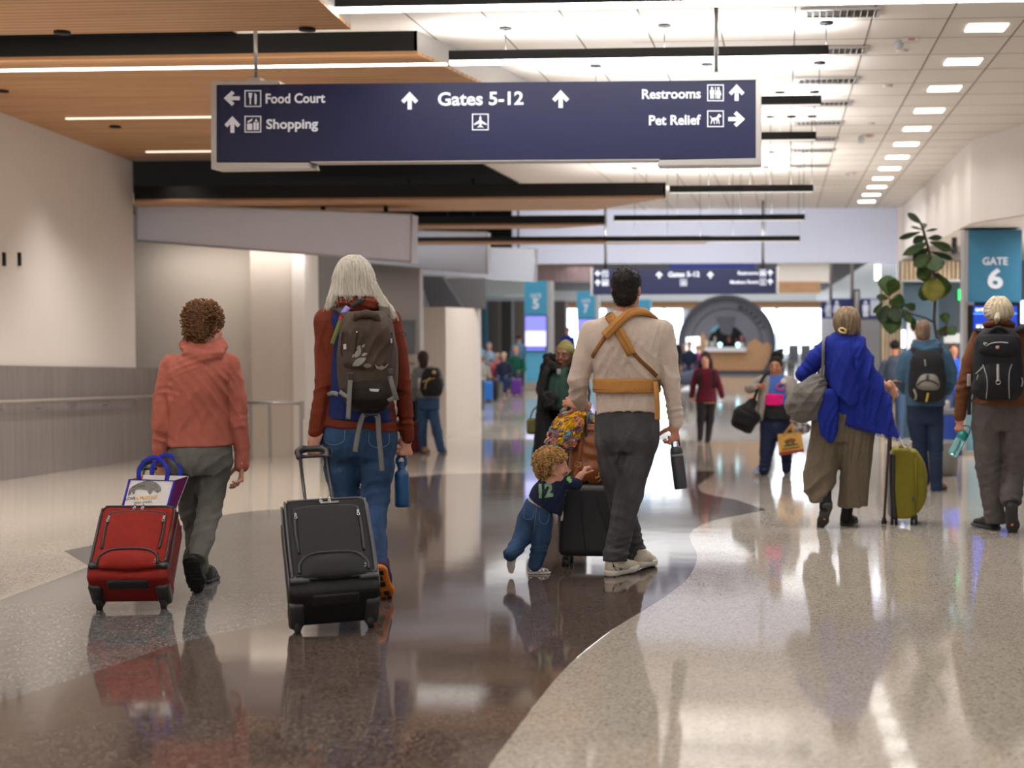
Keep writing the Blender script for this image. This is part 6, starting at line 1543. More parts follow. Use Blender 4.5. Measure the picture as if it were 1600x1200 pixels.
mb = MB(); mb.tube(catmull([E.w(1538, 530, -.27), E.w(1548, 518, -.29), E.w(1560, 512, -.3), E.w(1572, 518, -.29), E.w(1582, 532, -.27)], 5), .016, 8); mb.build('haul_handle', BKP, KE.root)
for (a, b) in (((1545, 520), (1530, 517)), ((1580, 519), (1594, 515))): mb = MB(); mb.ribbon(catmull([E.w(a[0], a[1], -.2), E.w(b[0], b[1] - 1, -.1), E.w(b[0] - 2, b[1] - 1, 0), E.w(b[0] - 2, b[1] + 12, .1)], 4), [Vector((0, -.4, 1))] * 13, .06, .012); mb.build('shoulder_strap', BKP, KE.root)
mb = MB(); mb.ribbon(catmull([E.w(1519, 600, -.2), E.w(1515, 620, -.16), E.w(1514, 648, -.14)], 4), [Vector((-.5, -1, 0))] * 9, .03, .004); mb.build('hanging_strap', BKP, KE.root)
mb = MB(); mb.box(E.w(1514, 594, -.2), (.03, .02, .09), None, .006); mb.build('bag_tag', mat('grey_strap', (0, 0, 0)), KE.root)
# clear teal bottle
tp, bt = E.w(1507, 676, .02), E.w(1488, 711, -.03); Mz = frame_along(bt, tp); Lb = (tp - bt).length
tb_ = thing('water_bottle', bt, 'clear teal plastic water bottle held tilted by the person in the brown jacket', 'water bottle')
glass = mat('clear_teal_plastic', (150, 214, 214), .08); g_ = glass.node_tree.nodes['Principled BSDF']; g_.inputs['Transmission Weight'].default_value = .75; g_.inputs['IOR'].default_value = 1.2
mb = MB(); mb.lathe([(.034, 0), (.039, .004), (.040, .02), (.040, Lb * .70), (.036, Lb * .78)], bt, Mz); mb.build('bottle_body', glass, tb_)
TEAL = mat('teal_plastic', (24, 130, 130), .4)
mb = MB(); mb.lathe([(.041, Lb * .70), (.041, Lb * .93), (.036, Lb)], bt, Mz); mb.build('lid', TEAL, tb_)
mb = MB(); T_ = lambda x, y, z: bt + Mz @ Vector((x, y, z)); mb.tube(catmull([T_(-.03, -.02, Lb * .95), T_(-.03, -.02, Lb + .04), T_(.02, -.02, Lb + .05), T_(.035, -.01, Lb * .9)], 5), .006, 8); mb.build('carry_loop', TEAL, tb_)

# ================================================================== the walker in a blue hoodie
DBLU = fabric('dusty_blue_hoodie', (56, 84, 106), .08)
DKDN = fabric('dark_denim', (28, 40, 64), .2, 9)
Fg = Figure(1450, 767, None, 0)
Fg.empty('person', 'grey-haired person in dusty blue hoodie and dark jeans beyond the olive suitcase', 'person')
c = Clay(.03)
q, R = head_clay(c, Fg.k(1442, 519), (.05, 1, -.02), (0, .03, 1), 1.02, Fg.k(1444, 545))
c.loft(Fg.st([(545, 1425, 1465, .07, 0), (580, 1418, 1476, .09, 0), (630, 1420, 1470, .1, 0)])); c.chain(Fg.ch([(1432, 640, 0, 9), (1440, 745, .1, 6)])); c.chain(Fg.ch([(1460, 640, 0, 9), (1463, 758, 0, 6)]))
c.chain(Fg.ch([(1418, 560, 0, 6), (1406, 598, 0, 5), (1416, 610, .2, 5)])); c.chain(Fg.ch([(1476, 560, 0, 6), (1487, 596, 0, 5), (1478, 610, .2, 5)]))
Fg.clay('body', c, .011, SKIN)
c = Clay(.025); c.loft(Fg.st([(540, 1428, 1466, .08, 0), (548, 1418, 1476, .1, 0), (558, 1410, 1484, .12, 0), (585, 1412, 1482, .125, 0), (615, 1414, 1478, .125, 0), (640, 1415, 1476, .13, 0)]), 2.3); c.cut(Fg.k(1446, 634), (0, 0, -1), .004)
c.chain(Fg.ch([(1416, 558, 0, 10), (1409, 580, 0, 9.5), (1406, 598, 0, 8.5), (1414, 608, .1, 8), (1420, 612, .2, 6.5)]), .012); c.chain(Fg.ch([(1478, 556, 0, 10), (1486, 580, 0, 9.5), (1487, 597, 0, 8.5), (1480, 610, .12, 8), (1474, 612, .2, 6.5)]), .012)
c.chain(Fg.ch([(1429, 541, -.03, 6), (1438, 547, -.09, 7), (1448, 548, -.1, 7), (1460, 545, -.08, 7), (1466, 538, -.03, 6)]), .02); c.chain(Fg.ch([(1430, 535, 0, 5), (1446, 538, -.07, 5), (1462, 534, 0, 5)]), .02)
Fg.clay('hoodie', c, .009, DBLU, folds=[(1447, 544, 10, 7, .006, 16), (1410, 598, 20, 9, .006, 14), (1485, 598, -20, 9, .006, 14), (1447, 622, 0, 10, .004, 26)], base=.003)
c = Clay(.03); c.loft(Fg.st([(628, 1416, 1475, .12, 0), (645, 1417, 1474, .125, 0), (662, 1419, 1472, .1, 0)])); c.chain(Fg.ch([(1432, 655, 0, 15), (1437, 700, .04, 11.5), (1444, 752, .1, 9)]), .015); c.chain(Fg.ch([(1460, 655, 0, 14.5), (1462, 700, 0, 11.5), (1463, 762, 0, 9.5)]), .015)
Fg.clay('jeans', c, .009, DKDN, folds=[(1438, 705, 5, 8, .006, 16), (1462, 710, -5, 8, .006, 16), (1463, 752, 0, 6, .005, 12)], base=.002)
TANSH = mat('tan_suede', (130, 88, 50), .7)
shoe(Fg, Fg.g(1460, 767), (.5, .87, 0), (0, 0, 1), .28, TANSH, RUBBER); shoe(Fg, Fg.g(1444, 757), (.1, 1, 0), (0, 0, 1), .28, TANSH, RUBBER)
c = Clay(.02); c.ell(q(0, -.016, .04), (.080, .100, .086), R); c.ell(q(0, -.045, -.02), (.074, .06, .07), R)
for sx in (-1, 1): c.ell(q(sx * .078, .0, -.008), (.02, .03, .036), R, .012, True)
c.ell(q(0, .105, -.02), (.09, .05, .075), R, .02, True); v, f = c.mesh(.007, 1); v = v + vnormals(v, f) * (.002 * pn(v, 90, 2))[:, None]; link_mesh('hair', np_mesh('hair', v, f), hair_mat('short_grey_hair', (128, 104, 86), (92, 76, 64), 70), Fg.root)
KF = Worn(Fg, 'backpack', 'black backpack with a grey pocket and yellow strap worn over the dusty blue hoodie', 'backpack', 'backpacks being worn', Fg.k(1448, 626, -.25))
c = Clay(.02); c.loft(Fg.st([(547, 1432, 1464, .05, -.2), (555, 1426, 1471, .09, -.21), (580, 1421, 1477, .115, -.22), (605, 1419, 1479, .12, -.22), (622, 1424, 1474, .1, -.21), (628, 1432, 1466, .07, -.2)]), 2.7); _, k1 = KF.clay('main_bag', c, .009, BKP, base=.002)
c = Clay(.015); c.loft(Fg.st([(582, 1437, 1464, .05, -.28), (592, 1433, 1467, .085, -.29), (606, 1432, 1468, .085, -.29), (610, 1436, 1466, .06, -.28)]), 2.7); _, k2 = KF.clay('front_pocket', c, .008, mat('warm_grey_nylon', (112, 106, 98), .7), base=.002)
kfb = Fg.bvh(k1, k2)
for px, w_, mm, nm in (([(1434, 602), (1440, 596), (1450, 594.5), (1460, 597), (1466, 602)], .016, ZIP, 'zip'), ([(1449, 586), (1449, 593)], .03, PLAST, 'pull_tab'), ([(1450, 614), (1449, 620), (1447, 627)], .022, mat('yellow_strap', (196, 158, 44), .7), 'strap'), ([(1445, 562), (1446, 572)], .012, mat('grey_strap', (0, 0, 0)), 'cord'), ([(1428, 608), (1432, 618), (1430, 624)], .02, mat('grey_strap', (0, 0, 0)), 'side_strap')):
    mb = MB(); strap_on(mb, kfb, px, w_, .005, .004, 4, Fg.Y - .33); mb.build(nm, mm, KF.root)
for (a, b, cc) in ((1432, 1427, TANSH), (1464, 1469, TANSH)): mb = MB(); mb.ribbon(catmull([Fg.w(a, 556, -.2), Fg.w(b, 546, -.11), Fg.w(b, 545, 0), Fg.w(b, 560, .12)], 4), [Vector((0, -.4, 1))] * 13, .055, .01); mb.build('shoulder_strap', BKP, KF.root)
# ================================================================== signs
M_NAVY = mat('sign_navy', (12, 17, 56), .5, spec=.35)
M_SIGNW = mat('sign_white', (226, 230, 240), .5)
def arrow(cx, cy, s, ang):                               # outline in pixels, pointing up for ang = 0
    p = [(0, -1), (.95, .02), (.62, .34), (.24, -.06), (.24, 1), (-.24, 1), (-.24, -.06), (-.62, .34), (-.95, .02)]
    a = math.radians(ang); return [(cx + s * (x * math.cos(a) - y * math.sin(a)), cy + s * (x * math.sin(a) + y * math.cos(a))) for x, y in p]
def flat_poly(mb, px, Y, d=.004): mb.prism([P(x, y, Y) for x, y in px], (0, d, 0)); return mb
def sign_text(name, body, x0, x1, yc, cap, Y, m, par, bold=.027, slope=-.012):
    vs, fs = text_mesh(body, 1.0, bold, 'LEFT', 0)
    xs = [v.x for v in vs]; xa, xb = min(xs), max(xs)
    hv, _ = text_mesh('H', 1.0, bold, 'LEFT', 0); ya, yb2 = min(v.y for v in hv), max(v.y for v in hv); k = cap / (yb2 - ya); ym = (ya + yb2) / 2
    mb = MB(); n = len(vs)
    out = [P(x0 + (v.x - xa) / (xb - xa) * (x1 - x0), yc - (v.y - ym) * k + slope * ((v.x - xa) / (xb - xa) - .5) * (x1 - x0), Y) for v in vs]
    mb.add(out, fs); return mb.build(name, m, par)
def circ(cx, cy, r, n=10, sx=1): return [(cx + r * sx * math.cos(2 * PI * k / n), cy + r * math.sin(2 * PI * k / n)) for k in range(n)]
def rect(x0, y0, x1, y1): return [(x0, y0), (x1, y0), (x1, y1), (x0, y1)]
def frame_px(mb, x0, y0, x1, y1, t, Y):
    for r in (rect(x0, y0, x1, y0 + t), rect(x0, y1 - t, x1, y1), rect(x0, y0 + t, x0 + t, y1 - t), rect(x1 - t, y0 + t, x1, y1 - t)): flat_poly(mb, r, Y)
def man(mb, cx, cy, h, Y, skirt=False):
    u = h / 10; flat_poly(mb, circ(cx, cy - 4 * u, 1.1 * u), Y)
    if skirt: flat_poly(mb, [(cx - 1.4 * u, cy - 2.6 * u), (cx + 1.4 * u, cy - 2.6 * u), (cx + 2.7 * u, cy + 2 * u), (cx - 2.7 * u, cy + 2 * u)], Y)
    else: flat_poly(mb, rect(cx - 1.9 * u, cy - 2.6 * u, cx + 1.9 * u, cy + 1.2 * u), Y)
    for s_ in (-1, 1): flat_poly(mb, rect(cx + s_ * .85 * u - .7 * u, cy + 1.2 * u, cx + s_ * .85 * u + .7 * u, cy + 5 * u), Y)
def picto(kind, cx, cy, r, Y, par):
    mb = MB(); frame_px(mb, cx - r, cy - r, cx + r, cy + r, max(1, r * .12), Y); u = r / 13
    if kind == 'food':
        flat_poly(mb, rect(cx - 5 * u, cy - 1 * u, cx - 3 * u, cy + 9 * u), Y); flat_poly(mb, [(cx - 7 * u, cy - 9 * u), (cx - 1 * u, cy - 9 * u), (cx - 2 * u, cy - 1 * u), (cx - 6 * u, cy - 1 * u)], Y)
        flat_poly(mb, [(cx + 2.5 * u, cy - 9 * u), (cx + 6 * u, cy - 6 * u), (cx + 6 * u, cy + 1 * u), (cx + 5.5 * u, cy + 9 * u), (cx + 2.8 * u, cy + 9 * u)], Y)
    elif kind == 'shop':
        flat_poly(mb, rect(cx - 9 * u, cy - 1 * u, cx - 1 * u, cy + 9 * u), Y); flat_poly(mb, [(cx - 9 * u, cy - 4 * u), (cx - 1 * u, cy - 9 * u), (cx - 1 * u, cy - 6 * u), (cx - 7 * u, cy - 2 * u)], Y)
        flat_poly(mb, rect(cx + 1 * u, cy - 3 * u, cx + 4.6 * u, cy + 9 * u), Y); flat_poly(mb, rect(cx + 5.6 * u, cy - 3 * u, cx + 9 * u, cy + 9 * u), Y); flat_poly(mb, [(cx + 3 * u, cy - 4 * u), (cx + 5 * u, cy - 9 * u), (cx + 7.5 * u, cy - 4 * u)], Y)
    elif kind == 'plane':
        flat_poly(mb, [(cx, cy - 10 * u), (cx + 1.6 * u, cy - 7 * u), (cx + 1.6 * u, cy + 7 * u), (cx, cy + 9 * u), (cx - 1.6 * u, cy + 7 * u), (cx - 1.6 * u, cy - 7 * u)], Y)
        for s_ in (-1, 1):
            flat_poly(mb, [(cx + s_ * 1.4 * u, cy - 3 * u), (cx + s_ * 10 * u, cy + 3 * u), (cx + s_ * 10 * u, cy + 5 * u), (cx + s_ * 1.4 * u, cy + 2.4 * u)][::s_], Y); flat_poly(mb, [(cx + s_ * 1.2 * u, cy + 5 * u), (cx + s_ * 4.5 * u, cy + 8 * u), (cx + s_ * 4.5 * u, cy + 9 * u), (cx + s_ * 1.2 * u, cy + 8 * u)][::s_], Y)
    elif kind == 'wc':
        man(mb, cx - 5.5 * u, cy, 18 * u, Y); man(mb, cx + 4.5 * u, cy, 18 * u, Y, True); flat_poly(mb, rect(cx - .7 * u, cy - 9 * u, cx + .4 * u, cy + 9 * u), Y)
    elif kind == 'dog':
        flat_poly(mb, [(cx - 7 * u, cy - 1 * u), (cx + 4 * u, cy - 3 * u), (cx + 5 * u, cy + 2 * u), (cx - 6 * u, cy + 3 * u)], Y); flat_poly(mb, [(cx + 2 * u, cy - 3 * u), (cx + 5 * u, cy - 8 * u), (cx + 9 * u, cy - 5 * u), (cx + 9 * u, cy - 3.5 * u), (cx + 5 * u, cy - 1 * u)], Y)
        for x_, dx in ((-6, -2), (-3.5, 1), (2, -1), (4, 1)): flat_poly(mb, [(cx + x_ * u, cy + 1 * u), (cx + (x_ + 1.8) * u, cy + 1 * u), (cx + (x_ + dx + 1.4) * u, cy + 8 * u), (cx + (x_ + dx) * u, cy + 8 * u)], Y)
        flat_poly(mb, [(cx - 7 * u, cy - 1 * u), (cx - 9 * u, cy - 4 * u), (cx - 8 * u, cy - 4.4 * u), (cx - 5 * u, cy - 1 * u)], Y)
    elif kind == 'baby':
        man(mb, cx, cy, 17 * u, Y, True)
    return mb.build('pictogram', M_SIGNW, par)
YS = 11.76
sg = thing('hanging_sign', P(760, 190, YS + .1), 'large navy hanging sign reading Gates 5-12 with Food Court and Restrooms, nearest the camera', 'sign', 'navy hanging signs')
f_ = YS
MB().prism([P(338, 132.5, f_), P(1181, 125, f_), P(1181, 247, f_), P(338, 253, f_)], (0, .22, 0)).build('panel', M_NAVY, sg)
def bracket(px, name='end_frame'):
    mb = MB()
    for q_ in px: mb.prism([P(x, y, f_ - .012) for x, y in q_], (0, .25, 0))
    return mb.build(name, M_SILVER, sg)
bracket([[(330, 127), (338, 132.5), (338, 255), (330, 264)], [(330, 127), (435, 126), (438, 132), (338, 132.5)], [(338, 254), (482, 254), (485, 262), (330, 264)]])
bracket([[(1181, 125), (1189, 115), (1189, 257), (1181, 248)], [(1079, 126), (1083, 117.5), (1189, 115), (1181, 124.5)], [(1030, 250), (1181, 247), (1189, 257), (1027, 258.5)]])
MB().prism([P(485, 252.5, f_), P(1030, 248.5, f_), P(1030, 250, f_), P(485, 254, f_)], (0, .2, 0)).build('bottom_rail', M_SILVER, sg)
for x, yt, yb3 in ((400, 48, 126), (1119, 13, 117)):
    b_ = P(x, yb3, YS + .11); t_ = Vector((b_.x, b_.y, ZC)); MB().cyl(b_, t_, .017, 12).build('hanging_rod', M_METAL, sg); MB().box(b_ + Vector((0, 0, -.004)), (.12, .12, .04), None, .008).build('rod_foot', M_METAL, sg)
yt_ = YS - .006
for nm, b_, x0, x1, yc2, cap in (('lettering', 'Food Court', 415, 508, 153.5, 15.5), ('lettering', 'Shopping', 416, 497, 193.5, 15.5), ('lettering', 'Gates 5-12', 684, 818, 154, 21), ('lettering', 'Restrooms', 1003, 1095, 146.5, 15.5), ('lettering', 'Pet Relief', 1014, 1095, 187.5, 15.5)): sign_text(nm, b_, x0, x1, yc2, cap, yt_, M_SIGNW, sg)
for (cx, cy2, s_, a) in ((362, 153.5, 12.5, -90), (363, 194.5, 13, 0), (640, 157, 14, 0), (876, 154.5, 14, 0), (1151, 144.5, 13, 0), (1151, 186, 13, 90)): flat_poly(MB(), arrow(cx, cy2, s_, a), yt_).build('arrow', M_SIGNW, sg)
for kd, cx, cy2 in (('food', 395, 154), ('shop', 395, 194), ('plane', 750.5, 190.5), ('wc', 1118, 145), ('dog', 1118, 185.5)): picto(kd, cx, cy2, 13, yt_, sg)
# the second sign, farther down the hall
Y2 = 30.5
s2 = thing('hanging_sign', P(1068, 438, Y2 + .2), 'smaller navy hanging sign behind the dark-haired head, reading Mothers Room at its right', 'sign', 'navy hanging signs')
MB().prism([P(926, 421, Y2), P(1213, 419, Y2), P(1213, 459, Y2), P(926, 460.5, Y2)], (0, .25, 0)).build('panel', M_NAVY, s2)
for l in ([(923, 419), (926, 419), (926, 462), (923, 462)], [(1213, 417), (1216.5, 416), (1216.5, 461), (1213, 460)]): MB().prism([P(x, y, Y2 - .02) for x, y in l], (0, .3, 0)).build('end_frame', M_SILVER, s2)
for x in (946, 1192): b_ = P(x, 420, Y2 + .12); MB().cyl(b_, Vector((b_.x, b_.y, ZC)), .03, 10).build('hanging_rod', M_METAL, s2)
y2 = Y2 - .008
for b_, x0, x1, yc2, cap in (('Gates 5-12', 1044, 1093, 428.5, 8), ('Restrooms', 1153, 1185, 426.5, 5.5), ('Mothers Room', 1141, 1185, 440.5, 5.5)): sign_text('lettering', b_, x0, x1, yc2, cap, y2, M_SIGNW, s2)
for (cx, cy2, s_, a) in ((934, 427, 5, -90), (934, 441.5, 5, 0), (1030, 429.5, 5.5, 0), (1110, 429.5, 5.5, 0), (1203.5, 426, 5, 0), (1203.5, 440, 5, 0)): flat_poly(MB(), arrow(cx, cy2, s_, a), y2).build('arrow', M_SIGNW, s2)
for kd, cx, cy2 in (('food', 945.5, 427.5), ('shop', 945.5, 441.5), ('plane', 1068, 441.5), ('wc', 1192, 426.5), ('baby', 1192, 440.5)): picto(kd, cx, cy2, 5, y2, s2)
# gate pillars with screens
GB = mat('gate_blue', (52, 116, 150), .45); GBL = mat('gate_light_blue', (92, 178, 214), .5); SCRB = mat('screen_black', (10, 10, 14), .25)
def scr(name, col, e): return mat(name, col, .3, emit=e)
def gate(num, x0, x1, yt, ys, yb, ybase, Y, blue, low, label, e, cap, gy):
    g = thing('gate_pillar', F((x0 + x1) / 2, ybase) if False else Vector((P((x0 + x1) / 2, 500, Y).x, Y, fz(Y))), label, 'pillar', 'blue gate pillars')
    a, b = P(x0, yt, Y), P(x1, yt, Y); W = b.x - a.x; cx = (a.x + b.x) / 2; D_p = .7
    z = lambda py: P((x0 + x1) / 2, py, Y).z
    MB().box((cx, Y + D_p / 2, (z(yt) + z(ys)) / 2), (W, D_p, z(yt) - z(ys))).build('sign_panel', blue, g)
    MB().box((cx, Y + D_p / 2 + .05, (z(ys) + fz(Y)) / 2), (W * .96, D_p - .1, z(ys) - fz(Y))).build('shaft', low, g)
    MB().box((cx, Y + D_p / 2 - .01, (z(ybase - (ybase - yb) * .0) + z(ybase - .09 * (ybase - yt))) / 2), (W, D_p + .04, abs(z(ybase - .075 * (ybase - yt)) - fz(Y)) + .02)).build('base', mat('beige_stone', (168, 158, 146), .5), g)
    MB().box((cx, Y + .03, (z(ys) + z(yb)) / 2), (W * .94, .12, z(ys) - z(yb)), None, .01).build('screen_housing', SCRB, g)
    MB().box((a.x - .03, Y + .2, z(yt) / 2), (.06, .4, z(yt))).build('corner_trim', M_SILVER, g) if num == '6' else MB().box((b.x + .06, Y + .3, z(yt) / 2), (.12, .6, z(yt))).build('corner_trim', M_SILVER, g)
    w = x1 - x0; c_ = (x0 + x1) / 2
    sign_text('lettering', 'GATE', c_ - w * .235, c_ + w * .235, gy[0], cap, Y - .008, M_SIGNW, g, .02, 0)
    sign_text('lettering', num, c_ - w * gy[2], c_ + w * gy[2], gy[1], cap * 2.6, Y - .008, M_SIGNW, g, .03, 0)
    return g, z, cx, W
g6, z6, cx6, W6 = gate('6', 1513, 1597, 359, 472, 605, 729, 21.5, GB, mat('gate_pale_blue', (120, 168, 190), .5), 'blue Gate 6 pillar with dark screen behind the white-haired man at right', 0, 12, (408, 435.5, .145))
YG = 21.5
MB().prism([P(1521, 478, YG - .035), P(1589, 478, YG - .035), P(1589, 595, YG - .035), P(1521, 595, YG - .035)], (0, .005, 0)).build('screen', scr('blue_screen', (20, 50, 156), .6), g6)
MB().prism([P(1521, 489, YG - .038), P(1589, 489, YG - .038), P(1589, 491, YG - .038), P(1521, 491, YG - .038)], (0, .003, 0)).build('screen_line', scr('cyan_line', (60, 130, 220), 1.2), g6)
sign_text('screen_text', 'GATE', 1524, 1538, 484, 4.5, YG - .04, scr('screen_white', (220, 230, 255), 1.2), g6, .02, 0); sign_text('screen_text', 'Kin', 1526, 1541, 511, 7.5, YG - .04, MATS['screen_white'], g6, .02, 0)
MB().box((P(1516, 474, YG).x, YG - .02, z6(474.5)), (.1, .06, .05)).build('screen_bracket', M_METAL, g6)
for num, x0, x1, yt, ys, yb, ybs, Y, gy, lab in (('5', 819, 855, 439, 492, 547, 611, 45, (462, 474.5, .14), 'light blue Gate 5 pillar with bright screen left of the person in the black coat'), ('7', 901, 930, 455, 497, 545, 590, 56, (470, 482, .13), 'light blue Gate 7 pillar half hidden by the tall walker')):
    g, z, cx, W = gate(num, x0, x1, yt, ys, yb, ybs, Y, mat('gate_sky_blue', (64, 150, 186), .5), GBL, lab, 1, 6.2 if num == '5' else 5, gy)
    w = x1 - x0
    MB().prism([P(x0 + .05 * w, ys + 2, Y - .04), P(x1 - .05 * w, ys + 2, Y - .04), P(x1 - .05 * w, yb - 5, Y - .04), P(x0 + .05 * w, yb - 5, Y - .04)], (0, .005, 0)).build('screen', scr('screen_violet', (120, 120, 226), .62), g)
    MB().prism([P(x0 + .06 * w, lerp(ys, yb, .46), Y - .05), P(x1 - .06 * w, lerp(ys, yb, .46), Y - .05), P(x1 - .06 * w, yb - 6, Y - .05), P(x0 + .06 * w, yb - 6, Y - .05)], (0, .004, 0)).build('screen_page', scr('screen_pale', (212, 214, 250), .62), g)
    MB().prism([P(x0 + .08 * w, yb - 3, Y - .04), P(x1 - .08 * w, yb - 3, Y - .04), P(x1 - .08 * w, yb, Y - .04), P(x0 + .08 * w, yb, Y - .04)], (0, .005, 0)).build('ticker', MATS['screen_violet'], g)
rectpx('trim_30', 985, 468, 1016, 490, 64, MATS['gate_sky_blue'], .6)
s3 = thing('hanging_sign', P(1115, 418, 42), 'farthest navy hanging sign, a thin strip above the smaller sign', 'sign', 'navy hanging signs')
MB().prism([P(1046, 411, 42), P(1180, 411, 42), P(1180, 426, 42), P(1046, 426, 42)], (0, .3, 0)).build('panel', mat('sign_mid_blue', (44, 62, 140), .4), s3)
for x in (1060, 1170): b_ = P(x, 412, 42.1); MB().cyl(b_, Vector((b_.x, b_.y, ZF)), .03, 8).build('hanging_rod', M_METAL, s3)
# restroom flags, post, slatted partition and teal wall at the right
YR_ = 34.0
for i, (x0, x1, y0, men, lab) in enumerate(((1283, 1299, 472, [(1294.5, True)], 'narrow navy restroom flag sign, left of the three'), (1299, 1332, 466.5, [(1307.5, True)], 'navy restroom flag sign behind the grey-haired head'), (1345, 1378, 466.5, [(1352.5, False)], 'navy restroom flag sign behind the fig leaves'))):
    Yi = YR_ + (1.0, .5, 0)[i]; t = thing('restroom_sign', P((x0 + x1) / 2, 497, Yi), lab, 'sign', 'restroom flag signs')
    MB().prism([P(x0, y0, Yi), P(x1, y0, Yi), P(x1, 497.5, Yi), P(x0, 497.5, Yi)], (0, .2, 0)).build('panel', mat('restroom_navy', (24, 36, 104), .45), t)
    mb = MB()
    for cx, sk in men: man(mb, cx, 482.5, 25, Yi - .01, sk)
    mb.build('pictogram', M_SIGNW, t)
    if i == 2: flat_poly(MB(), rect(1360, 468, 1374, 493), Yi - .01).build('white_card', mat('sign_card', (200, 206, 218), .5), t)
    if i < 2: p_ = P(x1 - 1, 497, Yi + .06); MB().cyl(p_, Vector((p_.x, p_.y, ZF)), .04, 8).build('mount', M_METAL, t)
rectpx('trim_31', 1333, 452, 1343, 612, 34.2, mat('dark_post', (60, 58, 60), .5), .3); rectpx('trim_32', 1336, 455, 1341, 612, 34.1, M_METAL, .1)
wallpx('wall_restroom', 1345, 1379, 497, 34.1, mat('grey_partition', (150, 148, 152), .6), .3)
wallpx('trim_33', 1283, 1334, 497, 36.5, mat('pale_partition', (196, 198, 206), .6), .3)
SLAT = wood_mat('pale_slat_wood', (168, 146, 118), (192, 170, 140), (3, 3, 1))
t = thing('slat_screen', Vector((P(1394, 500, 30).x, 30, 0)), 'pale vertical wood slat screen behind the lower fig leaves', 'screen')
for k in range(6):
    a = P(1381 + k * 5.6, 437, 30); MB().box((a.x, 30.05, a.z / 2), (.05, .1, a.z)).build('slat', SLAT, t)
MB().box((P(1395, 437, 30).x, 30.13, P(1395, 437, 30).z / 2), (.5, .04, P(1395, 437, 30).z)).build('backing', mat('slat_backing', (92, 84, 78), .7), t)
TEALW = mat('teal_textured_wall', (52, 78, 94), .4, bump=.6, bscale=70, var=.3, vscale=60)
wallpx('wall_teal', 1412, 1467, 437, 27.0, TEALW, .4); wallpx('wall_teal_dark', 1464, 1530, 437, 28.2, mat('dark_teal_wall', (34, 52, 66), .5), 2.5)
mb = MB(); a, b = P(1408, 407, 26.8), P(1512, 438, 26.8); mb.box(((a.x + b.x) / 2, 27.05, (a.z + b.z) / 2), (b.x - a.x, .5, a.z - b.z)); structure('trim_34', mb, mat('slat_band_backing', (70, 66, 64), .7))  # dark backing box behind the slat band
t = thing('slat_band', Vector((P(1460, 437, 26.7).x, 26.75, P(1460, 437, 26.7).z)), 'band of pale vertical slats above the teal wall', 'screen')
for k in range(16):
    if k == 7: continue
    a, b = P(1411 + k * 6.6, 408, 26.7), P(1411 + k * 6.6, 437, 26.7); MB().box((a.x, 26.77, (a.z + b.z) / 2), (.055, .09, a.z - b.z)).build('slat', SLAT, t)
MB().box((P(1460, 438, 26.7).x, 26.75, P(1460, 438.5, 26.7).z), (P(1512, 438, 26.7).x - P(1408, 438, 26.7).x, .1, .04)).build('lower_rail', M_SILVER, t)
ex = MB(); ex.prism([P(1498, 452, 28.1), P(1503, 452, 28.1), P(1503, 469, 28.1), P(1498, 469, 28.1)], (0, .11, 0)); tag(ex.build('exit_sign', mat('green_exit', (30, 190, 90), .4, emit=1.5)), 'small green lit exit sign in the dark teal doorway', 'exit sign')
for (x0, y0, x1, y1, Y, lab) in ((1475, 521, 1507, 536, 28.18, 'wide white notice on the dark teal wall'), (1417, 502, 1444, 552, 26.98, 'tall white notice behind the grey-haired head')):
    mb = MB(); mb.prism([P(x0, y0, Y), P(x1, y0, Y), P(x1, y1, Y), P(x0, y1, Y)], (0, .03, 0)); tag(mb.build('notice_board', mat('paper_notice', (206, 206, 208), .6)), lab, 'notice')
for (x0, y0, x1, y1, Y, lab) in ((1367, 414, 1376, 438, 33, 'upright glowing light panel high beside the header'), (1409, 516, 1414.5, 543, 26.95, 'small bright screen at the corner of the teal wall')):
    mb = MB(); mb.prism([P(x0, y0, Y), P(x1, y0, Y), P(x1, y1, Y), P(x0, y1, Y)], (0, .06, 0)); tag(mb.build('light_panel', mat('glow_panel', (226, 230, 255), .4, emit=3)), lab, 'light panel')
mb = MB(); mb.prism([P(1597, 470, 22), P(1640, 470, 22), P(1640, 505, 22), P(1597, 505, 22)], (0, .1, 0)); mb2 = mb; tag(mb.build('display_screen', scr('red_white_display', (250, 225, 225), 2)), 'bright display at the right picture edge beside Gate 6', 'screen')
mb = MB(); a = P(1490, 730, 21.6); bw = P(1503, 700, 21.6).x - P(1473, 700, 21.6).x; zt_ = P(1488, 648, 21.6).z
t = thing('recycling_bin', Vector((P(1488, 700, 21.6).x, 21.9, fz(21.9))), 'blue recycling bin beside the Gate 6 pillar', 'bin')
cx = P(1488, 700, 21.6).x; MB().box((cx, 21.9, (fz(21.9) + zt_) / 2), (bw, .5, zt_ - fz(21.9)), None, .03).build('body', mat('bin_blue', (20, 62, 158), .5), t)
MB().box((cx, 21.9, zt_ + .03), (bw + .02, .52, .07), None, .02).build('lid', mat('bin_grey', (120, 122, 128), .5), t)
MB().box((cx - .06, 21.9, zt_ + .13), (.1, .1, .14), None, .02).build('dispenser', M_WHITE, t)
# security dome above the fig
mb = MB(); p = P(1491, 391, 24); mb.sphere(p, .07, 12); mb.cyl(p, Vector((p.x, p.y, ZBK)), .045, 10); tag(mb.build('dome_camera', mat('dome_black', (24, 24, 34), .2)), 'small dark dome camera under the right soffit by the top of the fig', 'camera')
